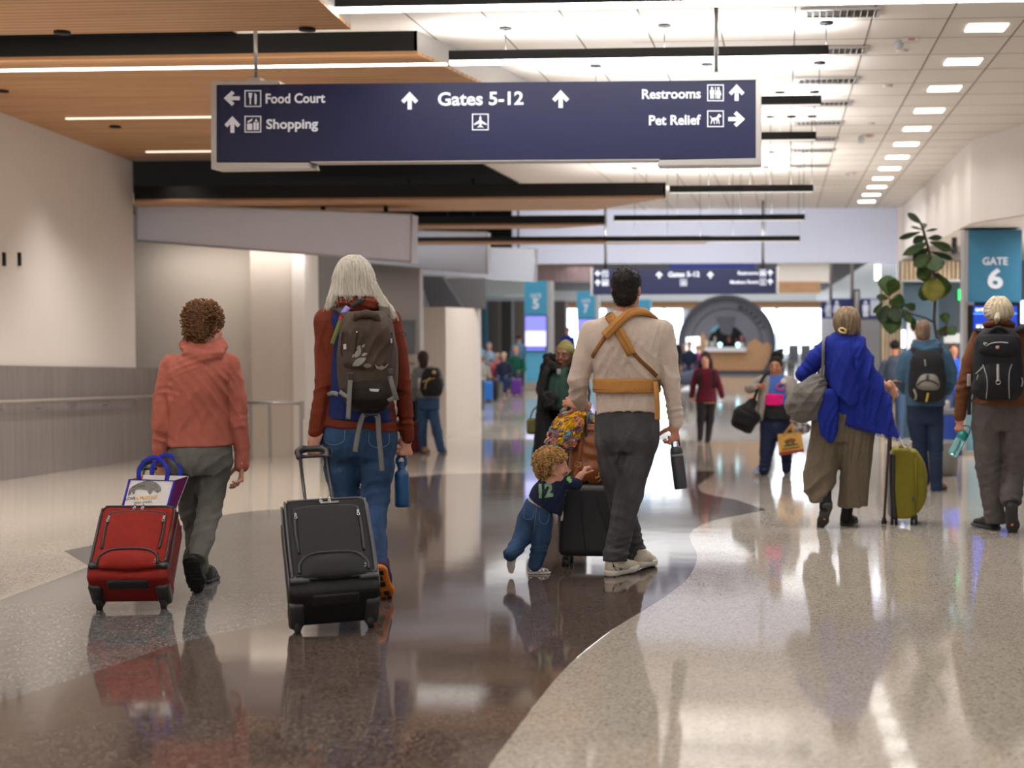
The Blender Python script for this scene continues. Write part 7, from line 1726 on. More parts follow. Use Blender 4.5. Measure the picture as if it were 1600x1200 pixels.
# vending cabinet and poster at the left recess
YV = 22.6
t = thing('vending_cabinet', Vector((P(496, 600, YV).x, YV, fz(YV))), 'tall black cabinet with a lit poster behind the white-haired walker', 'cabinet')
a, b = P(475, 497, YV), P(560, 497, YV); MB().box(((a.x + b.x) / 2, YV + .4, (a.z + fz(YV)) / 2), (b.x - a.x, .8, a.z - fz(YV)), None, .02).build('body', mat('cabinet_black', (26, 25, 26), .4), t)
MB().prism([P(484, 545, YV - .01), P(512, 545, YV - .01), P(512, 640, YV - .01), P(484, 640, YV - .01)], (0, .012, 0)).build('poster', mat('poster_cream', (206, 196, 176), .5, col2=(150, 148, 110), vscale=5), t)
t = thing('wall_display', P(615, 530, 24.8), 'grey wall display and menu board between the backpack and the standing traveller', 'display')
MB().prism([P(560, 500, 25.55), P(648, 500, 25.55), P(648, 552, 25.55), P(560, 552, 25.55)], (0, .1, 0)).build('screen', mat('grey_screen', (112, 114, 120), .4), t)
MB().prism([P(560, 555, 25.55), P(650, 555, 25.55), P(650, 640, 25.55), P(560, 640, 25.55)], (0, .1, 0)).build('menu_board', mat('menu_beige', (178, 168, 156), .6), t)
mb = MB()
for y in (566, 584): mb.prism([P(625, y, 25.5), P(648, y, 25.5), P(648, y + 4, 25.5), P(625, y + 4, 25.5)], (0, .02, 0))
mb.build('menu_lines', mat('menu_ochre', (150, 122, 70), .6), t)
# ------------------------------------------------------------------ fig tree
YT = 17.2
ft = thing('fig_tree', Vector((P(1467, 600, YT).x, YT, fz(YT))), 'tall fiddle-leaf fig in a pot behind the man in the dusty blue hoodie', 'plant')
pxc = lambda cx, cy2: (1360 + cx / 5.456, 320 + cy2 / 5.456)
BARK = mat('fig_bark', (62, 46, 38), .8, bump=.4, bscale=40)
def branch(name, l, r): MB().tube(catmull([P(*pxc(x, y), YT + d) for x, y, d in l], 5), [lerp(r[0], r[1], k / (5 * (len(l) - 1))) for k in range(5 * (len(l) - 1) + 1)], 8).build(name, BARK, ft)
pb = Vector((P(1467, 600, YT).x, YT, fz(YT) + .35))
MB().tube(catmull([pb, P(1466.5, 560, YT)] + [P(*pxc(x, y), YT) for x, y in ((575, 1180), (545, 1000), (552, 820), (548, 620), (500, 400), (465, 270), (440, 180))], 5), .018, 8).build('trunk', BARK, ft)
branch('branch', [(545, 1000, 0), (440, 955, -.03), (340, 925, -.06), (200, 850, -.08), (160, 780, -.08)], (.013, .006)); branch('branch', [(575, 1150, 0), (640, 1070, -.05), (652, 1010, -.06)], (.008, .005))
MB().lathe([(.16, 0), (.22, .02), (.26, .40), (.24, .41), (.235, .36)], Vector((pb.x, YT, fz(YT)))).build('pot', mat('grey_planter', (120, 118, 116), .6), ft)
LEAF = [mat('fig_leaf_%s' % n, c_, .55, var=.2, vscale=12, spec=.3) for n, c_ in (('dark', (26, 42, 18)), ('mid', (46, 68, 20)), ('pale', (58, 74, 42)), ('yellow', (96, 92, 20)))]
LV = [(440, 165, 315, 70, 45, 0), (450, 215, 345, 185, 18, 2), (452, 210, 450, 155, 50, 0), (470, 225, 575, 205, 18, 0), (430, 230, 240, 290, 38, 0), (465, 270, 360, 325, 62, 0), (490, 285, 615, 280, 40, 0), (505, 315, 695, 385, 60, 2), (490, 320, 275, 430, 62, 2), (490, 370, 360, 475, 72, 0), (515, 400, 705, 465, 38, 0), (505, 430, 370, 525, 92, 2), (535, 430, 560, 575, 130, 2), (520, 530, 395, 615, 110, 1), (500, 540, 420, 640, 100, 1), (515, 625, 445, 820, 100, 1), (540, 610, 530, 830, 150, 3), (560, 580, 625, 790, 140, 1), (160, 780, 130, 600, 125, 1), (170, 760, 215, 625, 95, 1), (150, 800, 50, 780, 50, 2), (110, 830, 25, 925, 38, 1), (155, 835, 295, 830, 115, 1), (150, 860, 80, 1005, 115, 0), (190, 880, 170, 1105, 130, 1), (285, 850, 388, 880, 55, 1), (290, 885, 340, 1010, 62, 1), (355, 950, 385, 1085, 55, 1), (650, 1015, 620, 920, 70, 1), (648, 1030, 600, 1115, 75, 1), (662, 1040, 722, 1110, 80, 1), (200, 850, 225, 1010, 110, 0)]
rnd = random.Random(12)
for (x0, y0, x1, y1, w_, ci) in LV:
    d0 = rnd.uniform(-.06, .06); d1 = d0 + rnd.choice((-1, 1)) * rnd.uniform(.04, .16); a, b = P(*pxc(x0, y0), YT + d0), P(*pxc(x1, y1), YT + d1)
    T = b - a; L = T.length; T.normalize(); S = T.cross(Vector((0, -1, 0))); S.normalize(); N = S.cross(T); W = w_ / 5.456 / (FPX / YT) * .5 * 1.3
    vs = []; fs = []; nU = 10
    for i in range(nU + 1):
        t_ = i / nU; prof = (math.sin(PI * min(1, t_ * .93 + .07) ** 1.25) ** .75) * (.72 + .45 * t_); prof = 0 if i == nU else prof
        for j in (-1, -.5, 0, .5, 1): vs.append(a + T * L * t_ + S * W * prof * j + N * (.25 * W * abs(j) * prof + .12 * L * math.sin(PI * t_) * .5 + .006 * math.sin(t_ * 22) * j))
    for i in range(nU):
        for j in range(4): fs.append((i * 5 + j, i * 5 + j + 1, i * 5 + j + 6, i * 5 + j + 5))
    mb = MB(); mb.add(vs, fs, True); o = mb.build('leaf', LEAF[ci], ft); sm = o.modifiers.new('thickness', 'SOLIDIFY'); sm.thickness = .003
# ================================================================== travellers coming the other way
def faced(fig, q, R, skin_eye=True):
    mb = MB()
    for sx in (-1, 1): mb.sphere(fig.M @ q(sx * .032, .0870, .003), .0125, 12, (1, .95, .42))
    e_ = mb.build('eyes', mat('sclera', (140, 128, 120), .6), fig.root); mb = MB()
    for sx in (-1, 1): mb.sphere(fig.M @ q(sx * .032, .0955, .003), .0055, 10, (1, .9, .8))
    mb.build('irises', mat('dark_iris', (30, 20, 16), .2), e_)
    mb = MB()
    for sx in (-1, 1): mb.tube([fig.M @ q(sx * .018, .098, .026), fig.M @ q(sx * .034, .098, .031), fig.M @ q(sx * .048, .088, .025)], [.003, .004, .002], 6)
    mb.build('eyebrows', mat('dark_brow', (34, 24, 20), .8), fig.root)
    mb = MB(); mb.tube([fig.M @ q(-.022, .099, -.063), fig.M @ q(-.008, .108, -.061), fig.M @ q(.008, .108, -.061), fig.M @ q(.022, .099, -.063)], [.003, .007, .007, .003], 8); mb.build('lips', mat('lips', (120, 62, 58), .5), fig.root)
def tube_part(fig, name, l, w, m, nrm=(0, -1, .1), parent=None, t=.006): pts = catmull([fig.w(x, y, d) for x, y, d in l], 4); mb = MB(); mb.ribbon(pts, [Vector(nrm)] * len(pts), w, t); return mb.build(name, m, fig.root if parent is None else parent)
# grey cardigan
G = Figure(1208, 742, None, 0)
G.empty('person', 'person in grey cardigan over blue shirt approaching with a black duffel and a gold tote', 'person')
c = Clay(.03); q, R = head_clay(c, G.k(1212, 573), (-.18, -1, .02), (0, 0, 1), 1.0, G.k(1214, 594))
c.loft(G.st([(593, 1203, 1228, .06, 0), (620, 1190, 1236, .12, 0), (650, 1190, 1238, .13, 0)])); c.chain(G.ch([(1193, 597, 0, 6), (1174, 607, -.04, 5.5), (1186, 604, -.22, 5)])); c.chain(G.ch([(1232, 597, 0, 6), (1243, 625, 0, 5.5), (1243, 655, -.05, 5)]))
c.chain(G.ch([(1204, 660, 0, 10), (1195, 730, -.1, 5)])); c.chain(G.ch([(1224, 660, 0, 10), (1229, 730, .1, 5)]))
hc = Clay(.01); hand_clay(hc, G.k(1181, 605, -.2), (1, -.1, .05), (0, 1, 0), 1, 1.0, (60, 70, 50)); hand_clay(hc, G.k(1243, 655, -.05), (0, 0, -1), (-1, 0, 0), -1, 1.0, (50, 60, 40))
G.clay('body', c, .01, SKIN_B, extra=[hc.mesh(.006, 1)]); faced(G, q, R)
c = Clay(.02); c.loft(G.st([(586, 1202, 1226, .08, 0), (594, 1194, 1232, .115, -.01), (612, 1190, 1236, .15, -.02), (634, 1190, 1238, .16, -.02)])); c.cut(G.k(1212, 586, -.14), (0, -.6, .8), .01); G.clay('shirt', c, .01, fabric('royal_shirt', (58, 92, 160), .05), base=.002)
c = Clay(.02)
for st_ in ([(588, 1190, 1206, .09, 0), (600, 1187, 1205, .15, -.01), (630, 1183, 1201, .16, -.01), (657, 1182, 1194, .13, 0)], [(588, 1220, 1238, .09, 0), (600, 1223, 1240, .15, -.01), (630, 1228, 1244, .16, -.01), (660, 1232, 1246, .13, 0)]): c.loft(G.st(st_), 2.6)
c.loft(G.st([(586, 1198, 1230, .05, .07), (600, 1190, 1238, .06, .09), (655, 1186, 1242, .06, .09)]))
c.chain(G.ch([(1193, 594, 0, 9), (1182, 600, 0, 8.5), (1172, 607, -.04, 8), (1181, 606, -.2, 6)]), .01); c.chain(G.ch([(1236, 597, 0, 9), (1243, 622, 0, 8), (1244, 652, -.04, 6.5)]), .01)
G.clay('cardigan', c, .01, fabric('light_grey_knit', (150, 142, 136), .07, 50, .5), base=.004)
c = Clay(.02); c.loft(G.st([(615, 1192, 1227, .13, -.08), (633, 1192, 1227, .135, -.08)])); G.clay('waist_pack', c, .01, fabric('hot_pink_nylon', (214, 24, 116), .08), base=.004)
c = Clay(.02); c.loft(G.st([(630, 1188, 1240, .175, -.02), (655, 1189, 1240, .18, -.02)])); G.clay('tied_jacket', c, .011, BKP, base=.008)
c = Clay(.03); c.loft(G.st([(645, 1188, 1240, .15, 0), (670, 1188, 1240, .15, 0), (685, 1192, 1238, .12, 0)])); c.chain(G.ch([(1202, 675, 0, 15), (1198, 705, -.05, 11), (1194, 735, -.1, 8.5)]), .02); c.chain(G.ch([(1226, 675, 0, 14), (1229, 705, .05, 10.5), (1229, 732, .12, 8)]), .02); G.clay('trousers', c, .011, fabric('navy_jogger', (24, 32, 58), .08), folds=[(1198, 725, 0, 8, .01, 14), (1228, 722, 0, 8, .01, 12)], base=.004)
BSN = mat('pale_blue_sneaker', (122, 148, 186), .6)
shoe(G, G.g(1194, 741), (-.35, -.93, .12), (0, .1, 1), .29, BSN, mat('sneaker_sole', (150, 152, 160), .6)); shoe(G, G.g(1229, 738), (.1, -1, 0), (0, 0, 1), .29, BSN, MATS['sneaker_sole'])
c = Clay(.02); c.ell(q(0, -.02, .035), (.084, .1, .088), R); c.ell(q(0, -.10, .12), (.075, .065, .075), None, .02); c.ell(q(0, .115, -.025), (.075, .06, .095), R, .02, True); G.clay('hair', c, .009, fabric('black_hair', (20, 16, 15), .2, 60, .6, 120), base=.004)
tube_part(G, 'bag_strap', [(1178, 625, -.2), (1185, 605, -.24), (1194, 588, -.12), (1202, 583, .05)], .035, BKP)
sb = Clay(.01); sb.ell(G.k(1222, 600, -.17), (.05, .012, .05), None); mbp = MB(); mbp.tube([G.w(1219 + 6 * math.cos(a), 604 + 5 * math.sin(a), -.185) for a in [k * .5 for k in range(11)]], .012, 6); mbp.build('pink_emblem', mat('pink_print', (196, 72, 130), .6), G.root); mbp = MB(); mbp.sphere(G.w(1224, 596, -.17), .035, 10, (1, .3, 1)); mbp.build('white_emblem', mat('white_print', (210, 208, 212), .6), G.root)
X = Worn(G, 'duffel_bag', 'black duffel bag hanging from the shoulder of the person in the grey cardigan', 'bag', None, G.k(1166, 675, -.15)); c = Clay(.03); c.chain(G.ch([(1176, 630, -.15, 8), (1164, 648, -.15, 17), (1162, 655, -.15, 17)]), .03); c.chain(G.ch([(1150, 660, -.15, 7), (1168, 668, -.15, 8), (1182, 652, -.15, 7)]), .04); X.clay('bag_body', c, .012, BKP, base=.01, bf=10)
X = Worn(G, 'tote_bag', 'gold tote bag with a bear print carried low by the person in the grey cardigan', 'bag', None, G.k(1236, 711, -.16))
fr = [G.w(1215, 679, -.2), G.w(1252, 676, -.2), G.w(1257, 706, -.2), G.w(1217, 712, -.2)]; dd = G.H * .14
mb = MB(); mb.prism(fr, dd); mb.build('bag_body', mat('gold_jute', (186, 142, 66), .8, var=.15, vscale=20), X.root)
mb = MB(); e_ = G.H * -.004; mb.prism([lerp(fr[3], fr[0], .16) + e_, lerp(fr[2], fr[1], .16) + e_, fr[2] + e_, fr[3] + e_], dd * 1.06); mb.build('red_base', mat('brick_red_trim', (128, 46, 34), .8), X.root)
uv = lambda u, v_: lerp(lerp(fr[3], fr[2], u), lerp(fr[0], fr[1], u), v_) - G.H * .006
def on_quad(pl, m, nm):
    mb = MB()
    for t_ in tri2(pl): mb.add([uv(*p) for p in t_], [(0, 1, 2)])
    mb.build(nm, m, X.root)
on_quad([(.25, .58), (.30, .70), (.42, .74), (.58, .76), (.68, .72), (.74, .66), (.70, .60), (.66, .58), (.66, .46), (.58, .46), (.56, .55), (.42, .54), (.40, .46), (.32, .46), (.32, .55)], mat('bear_brown', (98, 60, 30), .8), 'bear_print'); on_quad([(.22, .46), (.5, .48), (.8, .46), (.8, .40), (.22, .38)], mat('grass_green_print', (60, 84, 44), .8), 'grass_print'); on_quad([(.15, .30), (.85, .32), (.85, .25), (.15, .23)], mat('bear_brown', (0, 0, 0)), 'caption_print')
for k in (.25, .7): tube_part(X, 'handle', [(1215 + 37 * k, 680, -.2), (1238, 662, -.12), (1243, 658, -.08)], .03, mat('jute_handle', (150, 110, 56), .8))
X = Worn(G, 'patterned_bag', 'dark flower-patterned bag carried above the gold tote', 'bag', None, G.k(1243, 684, -.05)); c = Clay(.03); c.chain(G.ch([(1230, 672, -.04, 9), (1245, 670, -.04, 11), (1258, 668, -.04, 9)]), .03); X.clay('bag_body', c, .012, mat('dark_floral', (30, 34, 46), .7, col2=(170, 160, 158), vscale=16, detail=1), base=.006)
# burgundy tunic
Hh = Figure(1103, 690, 25.4, 0)
Hh.empty('person', 'person in burgundy tunic and dark leggings walking toward the camera, far down the hall', 'person')
c = Clay(.03); q, R = head_clay(c, Hh.k(1102, 561), (-.1, -1, .05), (0, 0, 1), 1.0, Hh.k(1103, 576)); c.loft(Hh.st([(576, 1095, 1112, .06, 0), (600, 1092, 1117, .1, 0), (630, 1092, 1118, .12, 0)]))
c.chain(Hh.ch([(1090, 582, 0, 4), (1083, 605, 0, 3.5), (1081, 622, 0, 3)])); c.chain(Hh.ch([(1117, 582, 0, 4), (1125, 605, 0, 3.5), (1128, 622, 0, 3)])); hc = Clay(.01); hand_clay(hc, Hh.k(1081, 619), (0, 0, -1), (1, 0, 0), -1, 1.0); hand_clay(hc, Hh.k(1128, 619), (0, 0, -1), (-1, 0, 0), 1, 1.0)
Hh.clay('body', c, .013, SKIN, extra=[hc.mesh(.008, 1)]); faced(Hh, q, R)
BURG = fabric('burgundy_knit', (86, 18, 34), .1); c = Clay(.03); c.loft(Hh.st([(575, 1090, 1116, .09, 0), (582, 1087, 1119, .12, 0), (600, 1090, 1118, .14, 0), (628, 1086, 1121, .16, 0)])); c.cut(Hh.k(1103, 580, -.12), (0, -.7, .7), .02)
c.chain(Hh.ch([(1089, 582, 0, 5.5), (1083, 603, 0, 5), (1080.5, 619, 0, 4.5)]), .015); c.chain(Hh.ch([(1117, 582, 0, 5.5), (1124, 603, 0, 5), (1128, 619, 0, 4.5)]), .015); Hh.clay('tunic', c, .013, BURG, base=.004)
c = Clay(.03); c.chain(Hh.ch([(1097, 619, 0, 10), (1095, 655, -.05, 6.5), (1094, 684, -.1, 4.5)])); c.chain(Hh.ch([(1110, 619, 0, 10), (1109, 657, .05, 6.5), (1106, 687, .0, 4.5)])); Hh.clay('leggings', c, .013, fabric('dark_leggings', (40, 32, 36), .3, 30), base=.002)
for x, y, dy in ((1094, 688, -.1), (1106, 690, 0)): shoe(Hh, Hh.g(x, y), (0, -1, 0), (0, 0, 1), .26, RUBBER, RUBBER)
c = Clay(.03); c.ell(q(0, -.016, .045), (.09, .108, .105), R); c.chain([(q(-.08, -.03, .0), .035), (q(-.10, -.02, -.14), .045)]); c.chain([(q(.08, -.03, .0), .035), (q(.10, -.02, -.14), .045)]); c.ell(q(0, .115, -.04), (.066, .06, .085), R, .02, True); Hh.clay('hair', c, .012, hair_mat('dark_brown_hair', (58, 38, 30), (30, 20, 18), 40), base=.006)
for x in (1094, 1114): tube_part(Hh, 'pack_strap', [(x, 577, -.05), (x - (2 if x < 1100 else -2), 590, -.17), (x, 606, -.17)], .05, BKP)
# black coat and olive beanie
I = Figure(868, 775, None, 0)
I.empty('person', 'person in long black coat, green sweater and olive beanie approaching behind the toddler', 'person')
c = Clay(.03); q, R = head_clay(c, I.k(882, 555), (-.22, -1, -.02), (.06, 0, 1), 1.02, I.k(882, 580)); c.loft(I.st([(580, 866, 898, .07, 0), (640, 858, 900, .12, 0)])); c.chain(I.ch([(862, 700, 0, 9), (860, 765, 0, 6)])); c.chain(I.ch([(880, 700, 0, 9), (880, 765, .1, 6)])); I.clay('body', c, .009, SKIN_D); faced(I, q, R)
c = Clay(.03); c.loft(I.st([(572, 870, 894, .08, 0), (582, 860, 900, .13, -.02), (610, 853, 900, .17, -.03), (638, 852, 898, .17, -.03)])); I.clay('sweater', c, .011, fabric('forest_green_knit', (34, 56, 46), .1), folds=[(872, 600, 80, 10, .008, 24)], base=.003)
c = Clay(.03)
for st_ in ([(566, 856, 870, .12, -.03), (580, 850, 866, .17, -.03), (610, 844, 859, .19, -.03), (660, 838, 866, .2, -.02), (735, 833, 872, .21, 0)], [(566, 890, 906, .12, -.02), (580, 893, 910, .17, -.02), (610, 892, 914, .19, -.02), (660, 880, 916, .2, -.02), (735, 868, 918, .21, 0)], [(566, 862, 902, .07, .08), (600, 850, 908, .08, .12), (735, 836, 914, .08, .14)]): c.loft(I.st(st_), 2.5)
c.chain(I.ch([(856, 575, 0, 12), (849, 610, 0, 12), (856, 628, -.15, 10), (866, 622, -.24, 8)]), .015); c.chain(I.ch([(904, 575, 0, 12), (911, 612, 0, 12), (908, 650, -.1, 9)]), .015); I.clay('coat', c, .011, fabric('black_wool_coat', (18, 18, 19), .15), base=.006)
c = Clay(.02); c.chain(I.ch([(854, 563, -.08, 6), (862, 572, -.14, 6), (872, 578, -.17, 5)])); c.chain(I.ch([(903, 560, -.06, 8), (899, 572, -.13, 7), (892, 580, -.17, 5)])); c.chain(I.ch([(856, 560, .08, 8), (880, 562, .14, 8), (902, 558, .08, 8)])); I.clay('fur_hood', c, .009, fabric('black_fur', (16, 15, 15), .3), base=.008, bf=30)
c = Clay(.02); c.chain(I.ch([(856, 620, -.28, 9), (858, 632, -.28, 8)])); I.clay('pompom', c, .01, MATS['black_fur'], base=.01, bf=40)
c = Clay(.01); c.chain([(q(-.055, .02, -.13), .02), (q(-.03, .09, -.16), .02), (q(.03, .09, -.16), .02), (q(.06, .02, -.13), .02)]); I.clay('headphones', c, .008, PLAST)
c = Clay(.01); c.box(I.k(873, 581, -.205), (.02, .01, .03), None, .008); I.clay('badge', c, .008, mat('pale_badge', (120, 122, 120), .6))
c = Clay(.02); c.ell(q(0, -.025, .045), (.092, .108, .088), R); c.ell(q(.02, -.07, .09), (.06, .06, .06), R); c.ell(q(0, .13, -.03), (.09, .075, .085), R, .015, True); I.clay('beanie', c, .009, fabric('olive_knit', (112, 104, 62), .1, 50, .5), base=.003)
for x, dx in ((862, 0), (882, .1)): shoe(I, I.k(x, 0, dx) * 0 + Vector((I.k(x, 760, dx).x, dx, fz(I.Y + dx) - I.B.z)), (0, -1, 0), (0, 0, 1), .27, RUBBER, RUBBER)
X = Worn(I, 'handbag', 'small olive handbag held low beside the black coat', 'bag', None, I.k(832, 676, -.1)); c = Clay(.02); c.box(I.k(832, 666, -.1), (.05, .07, .075), None, .025); X.clay('bag_body', c, .01, fabric('olive_leather', (82, 80, 44), .1)); tube_part(X, 'strap', [(838, 690, -.1), (834, 700, -.1), (832, 716, -.1), (831, 728, -.1)], .02, mat('slate_strap', (40, 52, 76), .7)); tube_part(X, 'handle', [(828, 655, -.1), (834, 640, -.1), (846, 632, -.1)], .015, MATS['olive_leather'])
# standing traveller by the cabinet
J = Figure(668, 708, None, 6)
J.empty('person', 'dark-haired person in grey hoodie and blue jeans standing by the beige menu board', 'person')
c = Clay(.03); q, R = head_clay(c, J.k(661, 560), (-.2, 1, 0), (0, 0, 1), 1.0, J.k(664, 578)); c.loft(J.st([(578, 655, 678, .07, 0), (625, 656, 684, .1, 0)])); c.chain(J.ch([(660, 640, 0, 6), (661, 700, 0, 5)])); c.chain(J.ch([(675, 640, 0, 6), (689, 700, 0, 5)])); J.clay('body', c, .013, SKIN)
c = Clay(.03); c.loft(J.st([(572, 654, 678, .09, 0), (580, 649, 684, .12, 0), (600, 650, 687, .13, 0), (622, 652, 688, .13, 0)])); c.chain(J.ch([(651, 580, 0, 6.5), (645, 603, .02, 6), (646, 622, .1, 5)]), .02); c.chain(J.ch([(683, 580, 0, 6.5), (688, 600, .1, 6), (684, 615, .2, 5)]), .02); J.clay('hoodie', c, .013, fabric('marl_grey', (112, 112, 114), .08), base=.005)
c = Clay(.03); c.loft(J.st([(618, 653, 687, .12, 0), (640, 653, 687, .13, 0)])); c.chain(J.ch([(661, 645, 0, 9), (660, 675, 0, 7), (661, 704, 0, 6.5)]), .02); c.chain(J.ch([(677, 645, 0, 9), (683, 675, 0, 7.5), (689, 702, 0, 6.5)]), .02); J.clay('jeans', c, .012, DENIM, base=.003)
for x, y in ((662, 709), (689, 708)): shoe(J, J.g(x, y), (.1, 1, 0), (0, 0, 1), .27, TANSH, RUBBER)
c = Clay(.03); c.ell(q(0, -.02, .02), (.088, .105, .10), R); c.chain([(q(0, -.06, -.02), .07), (q(0, -.06, -.12), .055)]); c.ell(q(0, .12, -.03), (.07, .06, .09), R, .02, True); J.clay('hair', c, .012, MATS['dark_brown_hair'], base=.006)
X = Worn(J, 'backpack', 'black backpack with gold zips worn over the grey hoodie by the menu board', 'backpack', 'backpacks being worn', J.k(676, 618, -.25)); c = Clay(.03); c.loft(J.st([(575, 664, 684, .06, -.2), (590, 658, 689, .12, -.22), (612, 658, 691, .13, -.22), (619, 662, 688, .1, -.2)]), 2.8); _, xk = X.clay('main_bag', c, .012, BKP, base=.003)
xb = J.bvh(xk)
for l in ([(660, 597), (674, 592), (688, 590)], [(664, 608), (666, 598), (672, 590)]): mb = MB(); strap_on(mb, xb, l, .012, .004, .004, 4, J.Y - .3); mb.build('gold_zip', GOLD, X.root)
mb = MB(); mb.sphere(J.w(678, 582, -.33), .03, 10); mb.build('gold_charm', GOLD, X.root); mb = MB(); mb.cyl(J.w(657, 606, -.25), J.w(657, 591, -.25), .035, 12); mb.build('side_bottle', mat('pale_bottle', (190, 188, 190), .4), X.root)
X = thing('suitcase', J.w(650, 706, .3), 'dark red suitcase standing in front of the grey hoodie traveller, half hidden', 'suitcase'); c = Clay(.03); c.box(J.w(650, 682, .3), (.11, .16, .24), None, .04); wclay('body', c, .015, fabric('dark_red_nylon', (88, 26, 28), .1), X); c = Clay(.03); c.box(J.w(646, 635, .3), (.08, .12, .22), None, .06); t = thing('travel_bag', J.w(646, 660, .3), 'dark bag stacked on the half hidden red suitcase', 'bag'); wclay('body', c, .015, BKP, t)
mb = MB(); mb.cyl(J.w(648, 704, .2), J.w(648, 709, .2), .03, 10); mb.build('wheel', RUBBER, X)

# ------------------------------------------------------------------ seated and standing crowd, far off
CN = [0]
def far_person(px, pyt, Y, pose, away, cols, label, group='travellers in the far seating', fl=None, cat='person'):
    sh, tr, ha, sk = cols; z0 = fz(Y) if fl is None else fl; top = P(px, pyt, Y); ht = top.z - z0; s_ = ht / (1.30 if pose == 'sit' else 1.70)
    t = thing('person', (top.x, Y, z0), label, cat, group); O_ = Vector((top.x, Y, z0)); d = 1 if away else -1
    w = lambda x, y, z: O_ + Vector((x * s_, y * s_ * d, z * s_)); hz = 1.19 if pose == 'sit' else 1.59; bz = .46 if pose == 'sit' else .88
    def col(n, c_, r=.8): return mat('far_%s_%d_%d_%d' % ((n,) + c_), c_, r, spec=.2)
    c = Clay(.04); C0 = w(0, 0, hz); c.ell(C0, (.075 * s_, .09 * s_, .11 * s_)); c.cone(C0 - Vector((0, 0, .08 * s_)), w(0, -.02, hz - .22), .05 * s_); c.cone(w(0, -.03, hz - .3), w(0, -.02, bz + .05), .1 * s_, .11 * s_)
    legs = [[(w(sx * .1, 0, .50), .07), (w(sx * .12, .42, .48), .055), (w(sx * .12, .40, .06), .035), (w(sx * .12, .52, .04), .032)] if pose == 'sit' else [(w(sx * .09, 0, .9), .08), (w(sx * .1, .02, .48), .055), (w(sx * .1, 0, .07), .035), (w(sx * .1, .12, .04), .032)] for sx in (-1, 1)]
    arms = [[(w(sx * .19, -.02, hz - .28), .04), (w(sx * .24, .0, hz - .55), .035), (w(sx * (.12 if pose == 'sit' else .24), .25 if pose == 'sit' else .08, hz - (.60 if pose == 'sit' else .80)), .03)] for sx in (-1, 1)]
    for l in legs + arms: c.chain([(p, r * s_) for p, r in l], .02)
    wclay('body', c, .022 * s_, sk, t)
    c = Clay(.04); c.chain([(w(0, -.03, hz - .28), .15 * s_), (w(0, -.03, hz - .45), .155 * s_), (w(0, -.01, bz + .08), .15 * s_)], None, (V(0, 1, 0), .8))
    for l in arms: c.chain([(p, (r + .022) * s_) for p, r in l[:2]] + [(lerp(l[1][0], l[2][0], .85), (l[2][1] + .02) * s_)], .02)
    wclay('top', c, .022 * s_, col('top', sh), t, lambda v: .008 * pn(v, 12, CN[0]))
    c = Clay(.03)
    for l in legs: c.chain([(p, (r + .02) * s_) for p, r in l[:3]], .03)
    wclay('trousers', c, .024 * s_, col('leg', tr), t)
    c = Clay(.03); c.ell(C0 + Vector((0, -.02 * d * s_, .035 * s_)), (.088 * s_, .1 * s_, .095 * s_)); c.ell(C0 + Vector((0, .11 * d * s_, -.02 * s_)), (.075 * s_, .06 * s_, .09 * s_), None, .02, True); wclay('hair', c, .02 * s_, col('hair', ha), t, lambda v: .006 * pn(v, 30, 1)); CN[0] += 1
    return t
bl_, br_, gy_, wh_ = (24, 20, 18), (70, 48, 34), (150, 144, 138), (214, 214, 216)
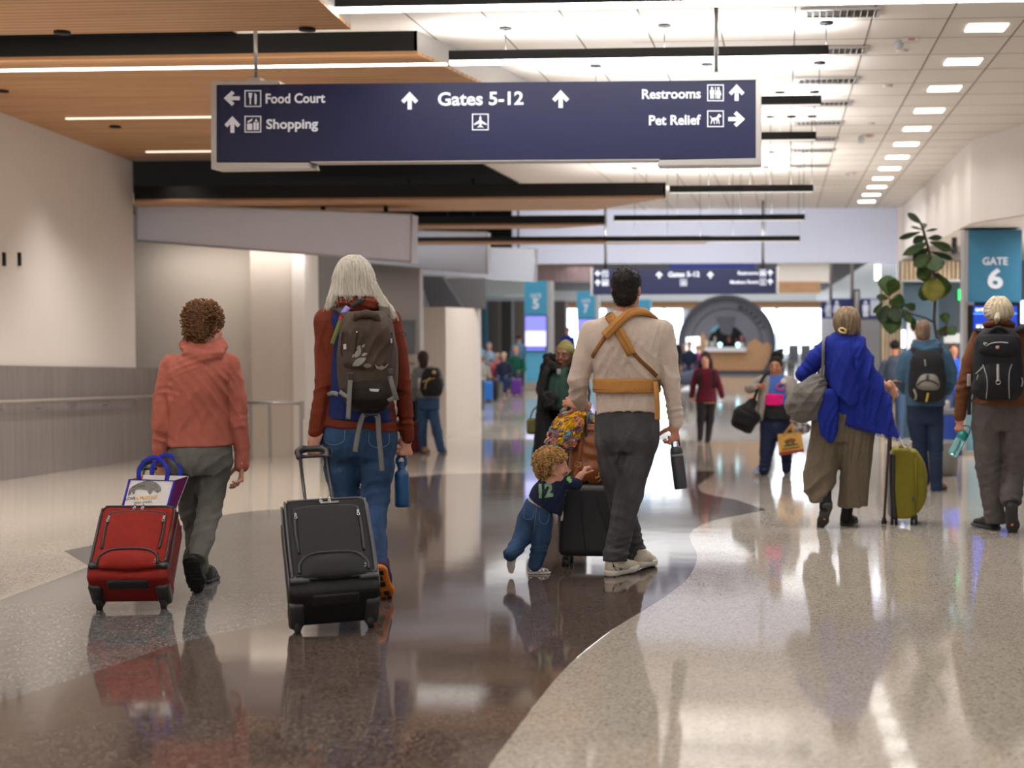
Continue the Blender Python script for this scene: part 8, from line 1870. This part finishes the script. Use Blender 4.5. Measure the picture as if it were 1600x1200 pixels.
for a in ((738, 555, 41.5, 'sit', 0, ((108, 112, 124), (40, 44, 60), wh_, SKIN), 'seated person in a white cap against the white column'),
          (754, 557, 41.0, 'sit', 1, ((156, 150, 138), (30, 32, 44), (120, 92, 80), SKIN), 'person in beige jacket seated with back turned above the blue suitcase'),
          (767, 562, 43.0, 'sit', 0, ((136, 48, 62), (26, 26, 30), bl_, SKIN_T), 'person in maroon sweater seated above the black suitcase'),
          (787, 551, 42.0, 'sit', 0, ((40, 46, 62), (34, 58, 96), (176, 164, 140), SKIN), 'fair-haired seated person in navy vest and jeans'),
          (806, 541, 44.0, 'sit', 0, ((24, 84, 66), (60, 62, 76), (170, 140, 70), SKIN), 'person in green jacket and yellowish hat close to the Gate 5 pillar'),
          (764, 536, 50.0, 'sit', 0, ((150, 172, 190), (40, 44, 60), gy_, SKIN), 'grey-haired person in pale blue seated in the second row'),
          (750, 533, 52.0, 'sit', 0, ((120, 164, 190), (40, 44, 60), bl_, SKIN_D), 'dark-haired person in sky blue seated in the second row'),
          (777, 552, 47.0, 'sit', 0, ((206, 112, 116), (40, 40, 50), (196, 160, 130), SKIN), 'person in coral pink top seated behind the maroon sweater'),
          (741, 538, 54.0, 'sit', 0, ((170, 186, 196), (50, 54, 70), gy_, SKIN), 'pale-clothed person in the second row beside the white column'),
          (811, 523, 47.0, 'stand', 1, ((94, 128, 160), (40, 44, 60), br_, SKIN), 'standing person in light blue shirt left of the Gate 5 screen'),
          (872, 543, 58.0, 'sit', 0, ((180, 170, 168), (60, 60, 70), gy_, SKIN), 'seated person between the Gate 5 pillar and the olive beanie'),
          (887, 512, 58.5, 'stand', 0, ((26, 40, 130), (30, 30, 40), bl_, SKIN_T), 'standing person in royal blue between the gate pillars'),
          (1077, 534, 50.0, 'sit', 0, ((34, 42, 62), (70, 76, 92), bl_, SKIN), 'person in navy jacket seated on the white bench before the market stall'),
          (1090, 540, 51.5, 'sit', 0, ((190, 60, 140), (60, 60, 80), br_, SKIN), 'person in magenta top seated beside the navy jacket'),
          (1055, 527, 54.0, 'stand', 0, ((30, 36, 48), (30, 30, 38), br_, SKIN), 'standing person in dark coat left of the market stall'),
          (1288, 516, 40.0, 'stand', 1, ((60, 60, 70), (40, 40, 50), (120, 100, 92), SKIN), 'person mostly hidden behind the blue shawl, grey head at its left shoulder'),
          (1490, 537, 26.0, 'stand', 0, ((28, 66, 170), (40, 52, 84), br_, SKIN_B), 'person in bright blue shirt in the dark doorway under the notice'),
          (1398, 532, 26.2, 'stand', 1, ((58, 66, 80), (56, 74, 100), bl_, SKIN_T), 'person in dark clothes by the slat screen, right of the shawl')):
    far_person(*a)
for a in ((1139, 526, 62.2, 'stand', 0, ((40, 38, 40), (30, 30, 30), br_, SKIN), 'fair-faced worker behind the white market counter', 'market workers'), (1151, 528, 62.4, 'stand', 0, ((52, 40, 38), (30, 30, 30), bl_, SKIN_B), 'dark-haired worker behind the white market counter', 'market workers')): far_person(*a)
def lug(px0, px1, py0, py1, Y, c_, label, name='suitcase', cat='suitcase', group=None):
    a, b = P(px0, py0, Y), P(px1, py1, Y); z0 = fz(Y); t = thing(name, ((a.x + b.x) / 2, Y, z0), label, cat, group); z1 = z0 + (a.z - b.z); W = b.x - a.x
    c = Clay(.02); c.box(((a.x + b.x) / 2, Y, (z0 + .05 + z1) / 2), (W / 2, .14, (z1 - z0 - .05) / 2), None, .05); wclay('body', c, .02, mat('far_case_%d_%d_%d' % c_, c_, .45), t)
    for x in (a.x + .06, b.x - .06):
        mb = MB(); mb.tube([(x - .02, Y, z0 + .028), (x + .02, Y, z0 + .028)], .028, 10); mb.build('wheel', RUBBER, t)
    mb = MB(); mb.tube([(a.x + W * .3, Y, z1 - .01), (a.x + W * .3, Y, z1 + .05), (a.x + W * .7, Y, z1 + .05), (a.x + W * .7, Y, z1 - .01)], .012, 6); mb.build('handle', PLAST, t)
lug(757.5, 769, 600, 633, 38.2, (18, 108, 196), 'bright blue suitcase beside the grey trash can'); lug(770, 779, 596, 631, 38.8, (22, 24, 26), 'black suitcase between the blue and the purple ones'); lug(800, 815, 594, 621, 41.5, (84, 20, 128), 'purple suitcase at the foot of the Gate 5 pillar')
YB = 35.0
t = thing('trash_can', (P(747, 640, YB).x, YB, 0), 'dark grey trash can at the base of the white column', 'trash can'); a = P(737, 597, YB); b = P(757, 647, YB); hh = a.z - b.z; r_ = (b.x - a.x) / 2
MB().lathe([(r_ * .88, 0), (r_, hh * .9), (r_, hh * .92)], (P(747, 640, YB).x, YB, 0)).build('body', mat('can_grey', (64, 64, 68), .5), t); MB().lathe([(r_ * 1.04, hh * .90), (r_ * 1.04, hh * .96), (r_ * .8, hh)], (P(747, 640, YB).x, YB, 0)).build('rim', mat('can_rim', (150, 150, 154), .5), t)
Yw = 32.6; zc = lambda y: P(735, y, Yw).z; z0 = 0; t = thing('wet_floor_sign', (P(735, 650, Yw).x, Yw, 0), 'yellow wet floor cone sign in front of the trash can', 'floor sign'); YEL = mat('safety_yellow', (222, 168, 14), .5)
L_, R_ = P(726.5, 650, Yw).x, P(743, 650, Yw).x; l2, r2 = P(731.5, 603, Yw).x, P(739.5, 603, Yw).x; zt_ = zc(603) - zc(650)
for sy in (-1, 1): MB().prism([(L_, Yw + sy * .16, 0), (R_, Yw + sy * .16, 0), (r2, Yw + sy * .02, zt_), (l2, Yw + sy * .02, zt_)], (0, .012, 0)).build('leaf_panel', YEL, t)
mb = MB()
for k in (.28, .42, .56, .7): x_ = (L_ + R_) / 2; mb.box((x_, Yw - .16 + .14 * k - .006, zt_ * k), (.10, .006, .055))
mb.build('warning_marks', mat('sign_black', (40, 34, 20), .6), t)
# market stall: a round-fronted kiosk
YK = 60.0; ks = thing('market_kiosk', Vector((P(1136, 584, YK).x, YK + .6, 0)), 'round grey market kiosk with wood counter front at the far end of the hall', 'kiosk')
KC = (1135.5, 537); KR = 76.5
def kc(r, a): return (KC[0] + r * math.cos(a), KC[1] - r * math.sin(a))
def kprism(pl, y0, d, m, nm, mbx=None): mb = MB() if mbx is None else mbx; [mb.prism([P(x, y, y0) for x, y in t_], (0, d, 0)) for t_ in pl]; return mb.build(nm, m, ks) if mbx is None else None
N = 40; ring = lambda r0, r1, a0, a1, n=N: [[kc(r1, lerp(a0, a1, k / n)), kc(r1, lerp(a0, a1, (k + 1) / n)), kc(r0, lerp(a0, a1, (k + 1) / n)), kc(r0, lerp(a0, a1, k / n))] for k in range(n)]
A0 = -math.asin(47 / KR)
kprism(ring(70.5, KR, A0, PI - A0), YK - .3, 1.6, mat('kiosk_rim', (62, 68, 80), .5), 'outer_rim'); KG = mat('kiosk_grey', (112, 112, 124), .6)
kprism(ring(29, 71, -.14, PI + .14), YK, .3, KG, 'upper_face'); kprism(ring(54, 55.5, .05, PI - .05), YK - .03, .04, MATS['kiosk_rim'], 'face_groove')
wood = [(1060, 584), (1061, 536), (1070, 538), (1078, 531), (1085, 545), (1091, 533), (1098, 519), (1104, 530), (1107, 546), (1166, 546), (1168, 536), (1180, 529), (1192, 538), (1200, 534), (1207, 541), (1211, 560), (1206, 584)]
kprism(tri2(wood), YK - .06, .3, M_WOODF, 'wood_front'); kprism([rect(1064, 579, 1205, 586)], YK - .1, .3, MATS['kiosk_rim'], 'plinth')
kprism([rect(1101, 543, 1166, 549.5)], YK - .45, .8, mat('counter_white', (222, 220, 226), .4), 'counter'); kprism([rect(1096, 498, 1172, 548)], YK + 3.0, .1, mat('kiosk_dark', (30, 27, 27), .7), 'back_wall')
kprism([[kc(14 + 26 * (0), 1.1), kc(44, 1.25), kc(44, 1.95), kc(18, 2.05)]], YK - .05, .06, mat('kiosk_emblem_grey', (84, 84, 96), .6), 'emblem'); kprism([[(1109, 520), (1113, 512), (1122, 507), (1129, 506.5), (1122, 512), (1116, 519)]], YK - .02, .05, mat('kiosk_blue_glass', (110, 160, 186), .2), 'blue_pane')
mb = MB()
for i, ch_ in enumerate('MARKET'):
    a = lerp(1.20, .42, i / 5); c_ = kc(60, a); vs_, fs_ = text_mesh(ch_, 11, .03, 'CENTER', 0); th = a - PI / 2; ct2, st2 = math.cos(th), math.sin(th)
    mb.add([P(c_[0] + v.x * ct2 - v.y * st2, c_[1] - (v.x * st2 + v.y * ct2), YK - .06) for v in vs_], fs_)
mb.build('lettering', mat('kiosk_letter', (60, 60, 68), .6), ks)
for i, (x, y, w_, h_, c_) in enumerate(((1104, 532, 6, 11, (206, 190, 160)), (1112, 534, 5, 9, (200, 196, 196)), (1117, 526, 3, 17, (176, 168, 160)), (1159, 524, 4, 14, (150, 86, 92)), (1160, 536, 6, 7, (186, 184, 186)))):
    mb = MB(); a = P(x, y, YK - .25); b = P(x, y + h_, YK - .25); mb.cyl(Vector((a.x, a.y, P(x, 542.9, YK - .25).z)), a, w_ / 37 * .5, 10); tag(mb.build('counter_jar', mat('jar_%d' % i, c_, .4)), 'container on the white market counter, ' + ('leftmost, cream', 'second from left, pale', 'tall thin grey one', 'tall dusty pink one', 'rightmost, short and grey')[i], 'container', 'containers on the market counter')
for i, x in enumerate((1125, 1153)): mb = MB(); p = P(x, 538.5, YK - .25); mb.sphere(p, .09, 12); mb.cyl(Vector((p.x, p.y, P(x, 542.9, YK - .25).z)), p, .03, 8); tag(mb.build('counter_lamp', mat('cyan_lamp', (170, 230, 240), .4, emit=2)), 'small glowing pale blue lamp on the market counter, ' + ('left', 'right') [i] + ' one', 'lamp', 'counter lamps')
mb = MB(); mb.prism([P(1072, 527, YK - 1.4), P(1093, 526, YK - 1.4), P(1093, 552, YK - 1.4), P(1072, 552, YK - 1.4)], (0, .08, 0)); t = thing('menu_screen', Vector((P(1083, 584, YK).x, YK - 1.4, 0)), 'bright white menu screen on a post in front of the kiosk left side', 'screen'); mb.build('screen', scr('menu_white', (225, 232, 236), 1.2), t); MB().cyl(P(1083, 552, YK - 1.35), Vector((P(1083, 552, YK - 1.35).x, YK - 1.35, 0)), .05, 8).build('post', M_METAL, t)
# bench, far seats and planting
t = thing('bench', Vector((P(1072, 640, 36).x, 38, 0)), 'white-topped bench left of the burgundy tunic', 'bench'); a, b = P(1062, 604, 36), P(1082, 606, 36); MB().box(((a.x + b.x) / 2, 38, .42), (b.x - a.x, 4, .07), None, .02).build('top', mat('bench_white', (206, 212, 220), .4), t)
for y in (36.4, 39.6): MB().box(((a.x + b.x) / 2, y, .2), (.08, .1, .40)).build('leg', M_METAL, t)
t = thing('duffel_bag', Vector((P(1076, 600, 39).x, 39, .455)), 'slate grey duffel lying on the white bench', 'bag'); c = Clay(.05); c.chain([(P(1070, 592, 39), .19), (P(1086, 588, 39), .19)]); wclay('bag_body', c, .025, fabric('slate_nylon', (84, 86, 104), .1), t)
for k in range(3):
    Yc = 64; p = P(1240 + k * 19, 560, Yc); t = thing('lounge_chair', Vector((p.x, Yc, 0)), 'grey lounge chair, %s from the left in the row under the big bright window' % ('first', 'second', 'third')[k], 'chair', 'lounge chairs under the window')
    cg = mat('lounge_grey', (104, 106, 112), .6); MB().box((p.x, Yc, .40), (.46, .5, .12), None, .03).build('seat', cg, t); MB().box((p.x, Yc + .24, .80), (.46, .1, .75), None, .03).build('backrest', cg, t)
    for sx in (-.2, .2):
        for sy in (-.2, .2): MB().cyl((p.x + sx, Yc + sy, 0), (p.x + sx, Yc + sy, .36), .02, 6).build('leg', M_BLACKM, t)
for k, (x, y, hgt) in enumerate(((1220, 546, 16), (1236, 547, 8))):
    Yp = (62.5, 67)[k]; p = P(x, y, Yp); t = thing('potted_plant', Vector((p.x, Yp, 0)), ('taller leafy green plant' if k == 0 else 'shorter leafy green plant') + ' right of the round kiosk', 'plant', 'plants by the kiosk'); MB().lathe([(.18, 0), (.24, .5), (.2, .5)], (p.x, Yp, 0)).build('pot', MATS['grey_planter'], t)
    mb = MB(); rnd = random.Random(k); base = Vector((p.x, Yp, .5)); topz = P(x, y - hgt * .5, Yp).z
    for i in range(60):
        a = rnd.uniform(0, 6.28); L = rnd.uniform(.4, 1) * (topz - .5); d = Vector((math.cos(a) * .35, math.sin(a) * .35, 1)); d = d.normalized() * L; s_ = Vector((-math.sin(a), math.cos(a), 0)) * .06
        mb.add([base, base + d * .6 + s_, base + d, base + d * .6 - s_], [(0, 1, 2, 3)])
    mb.build('leaves', LEAF[1], t)
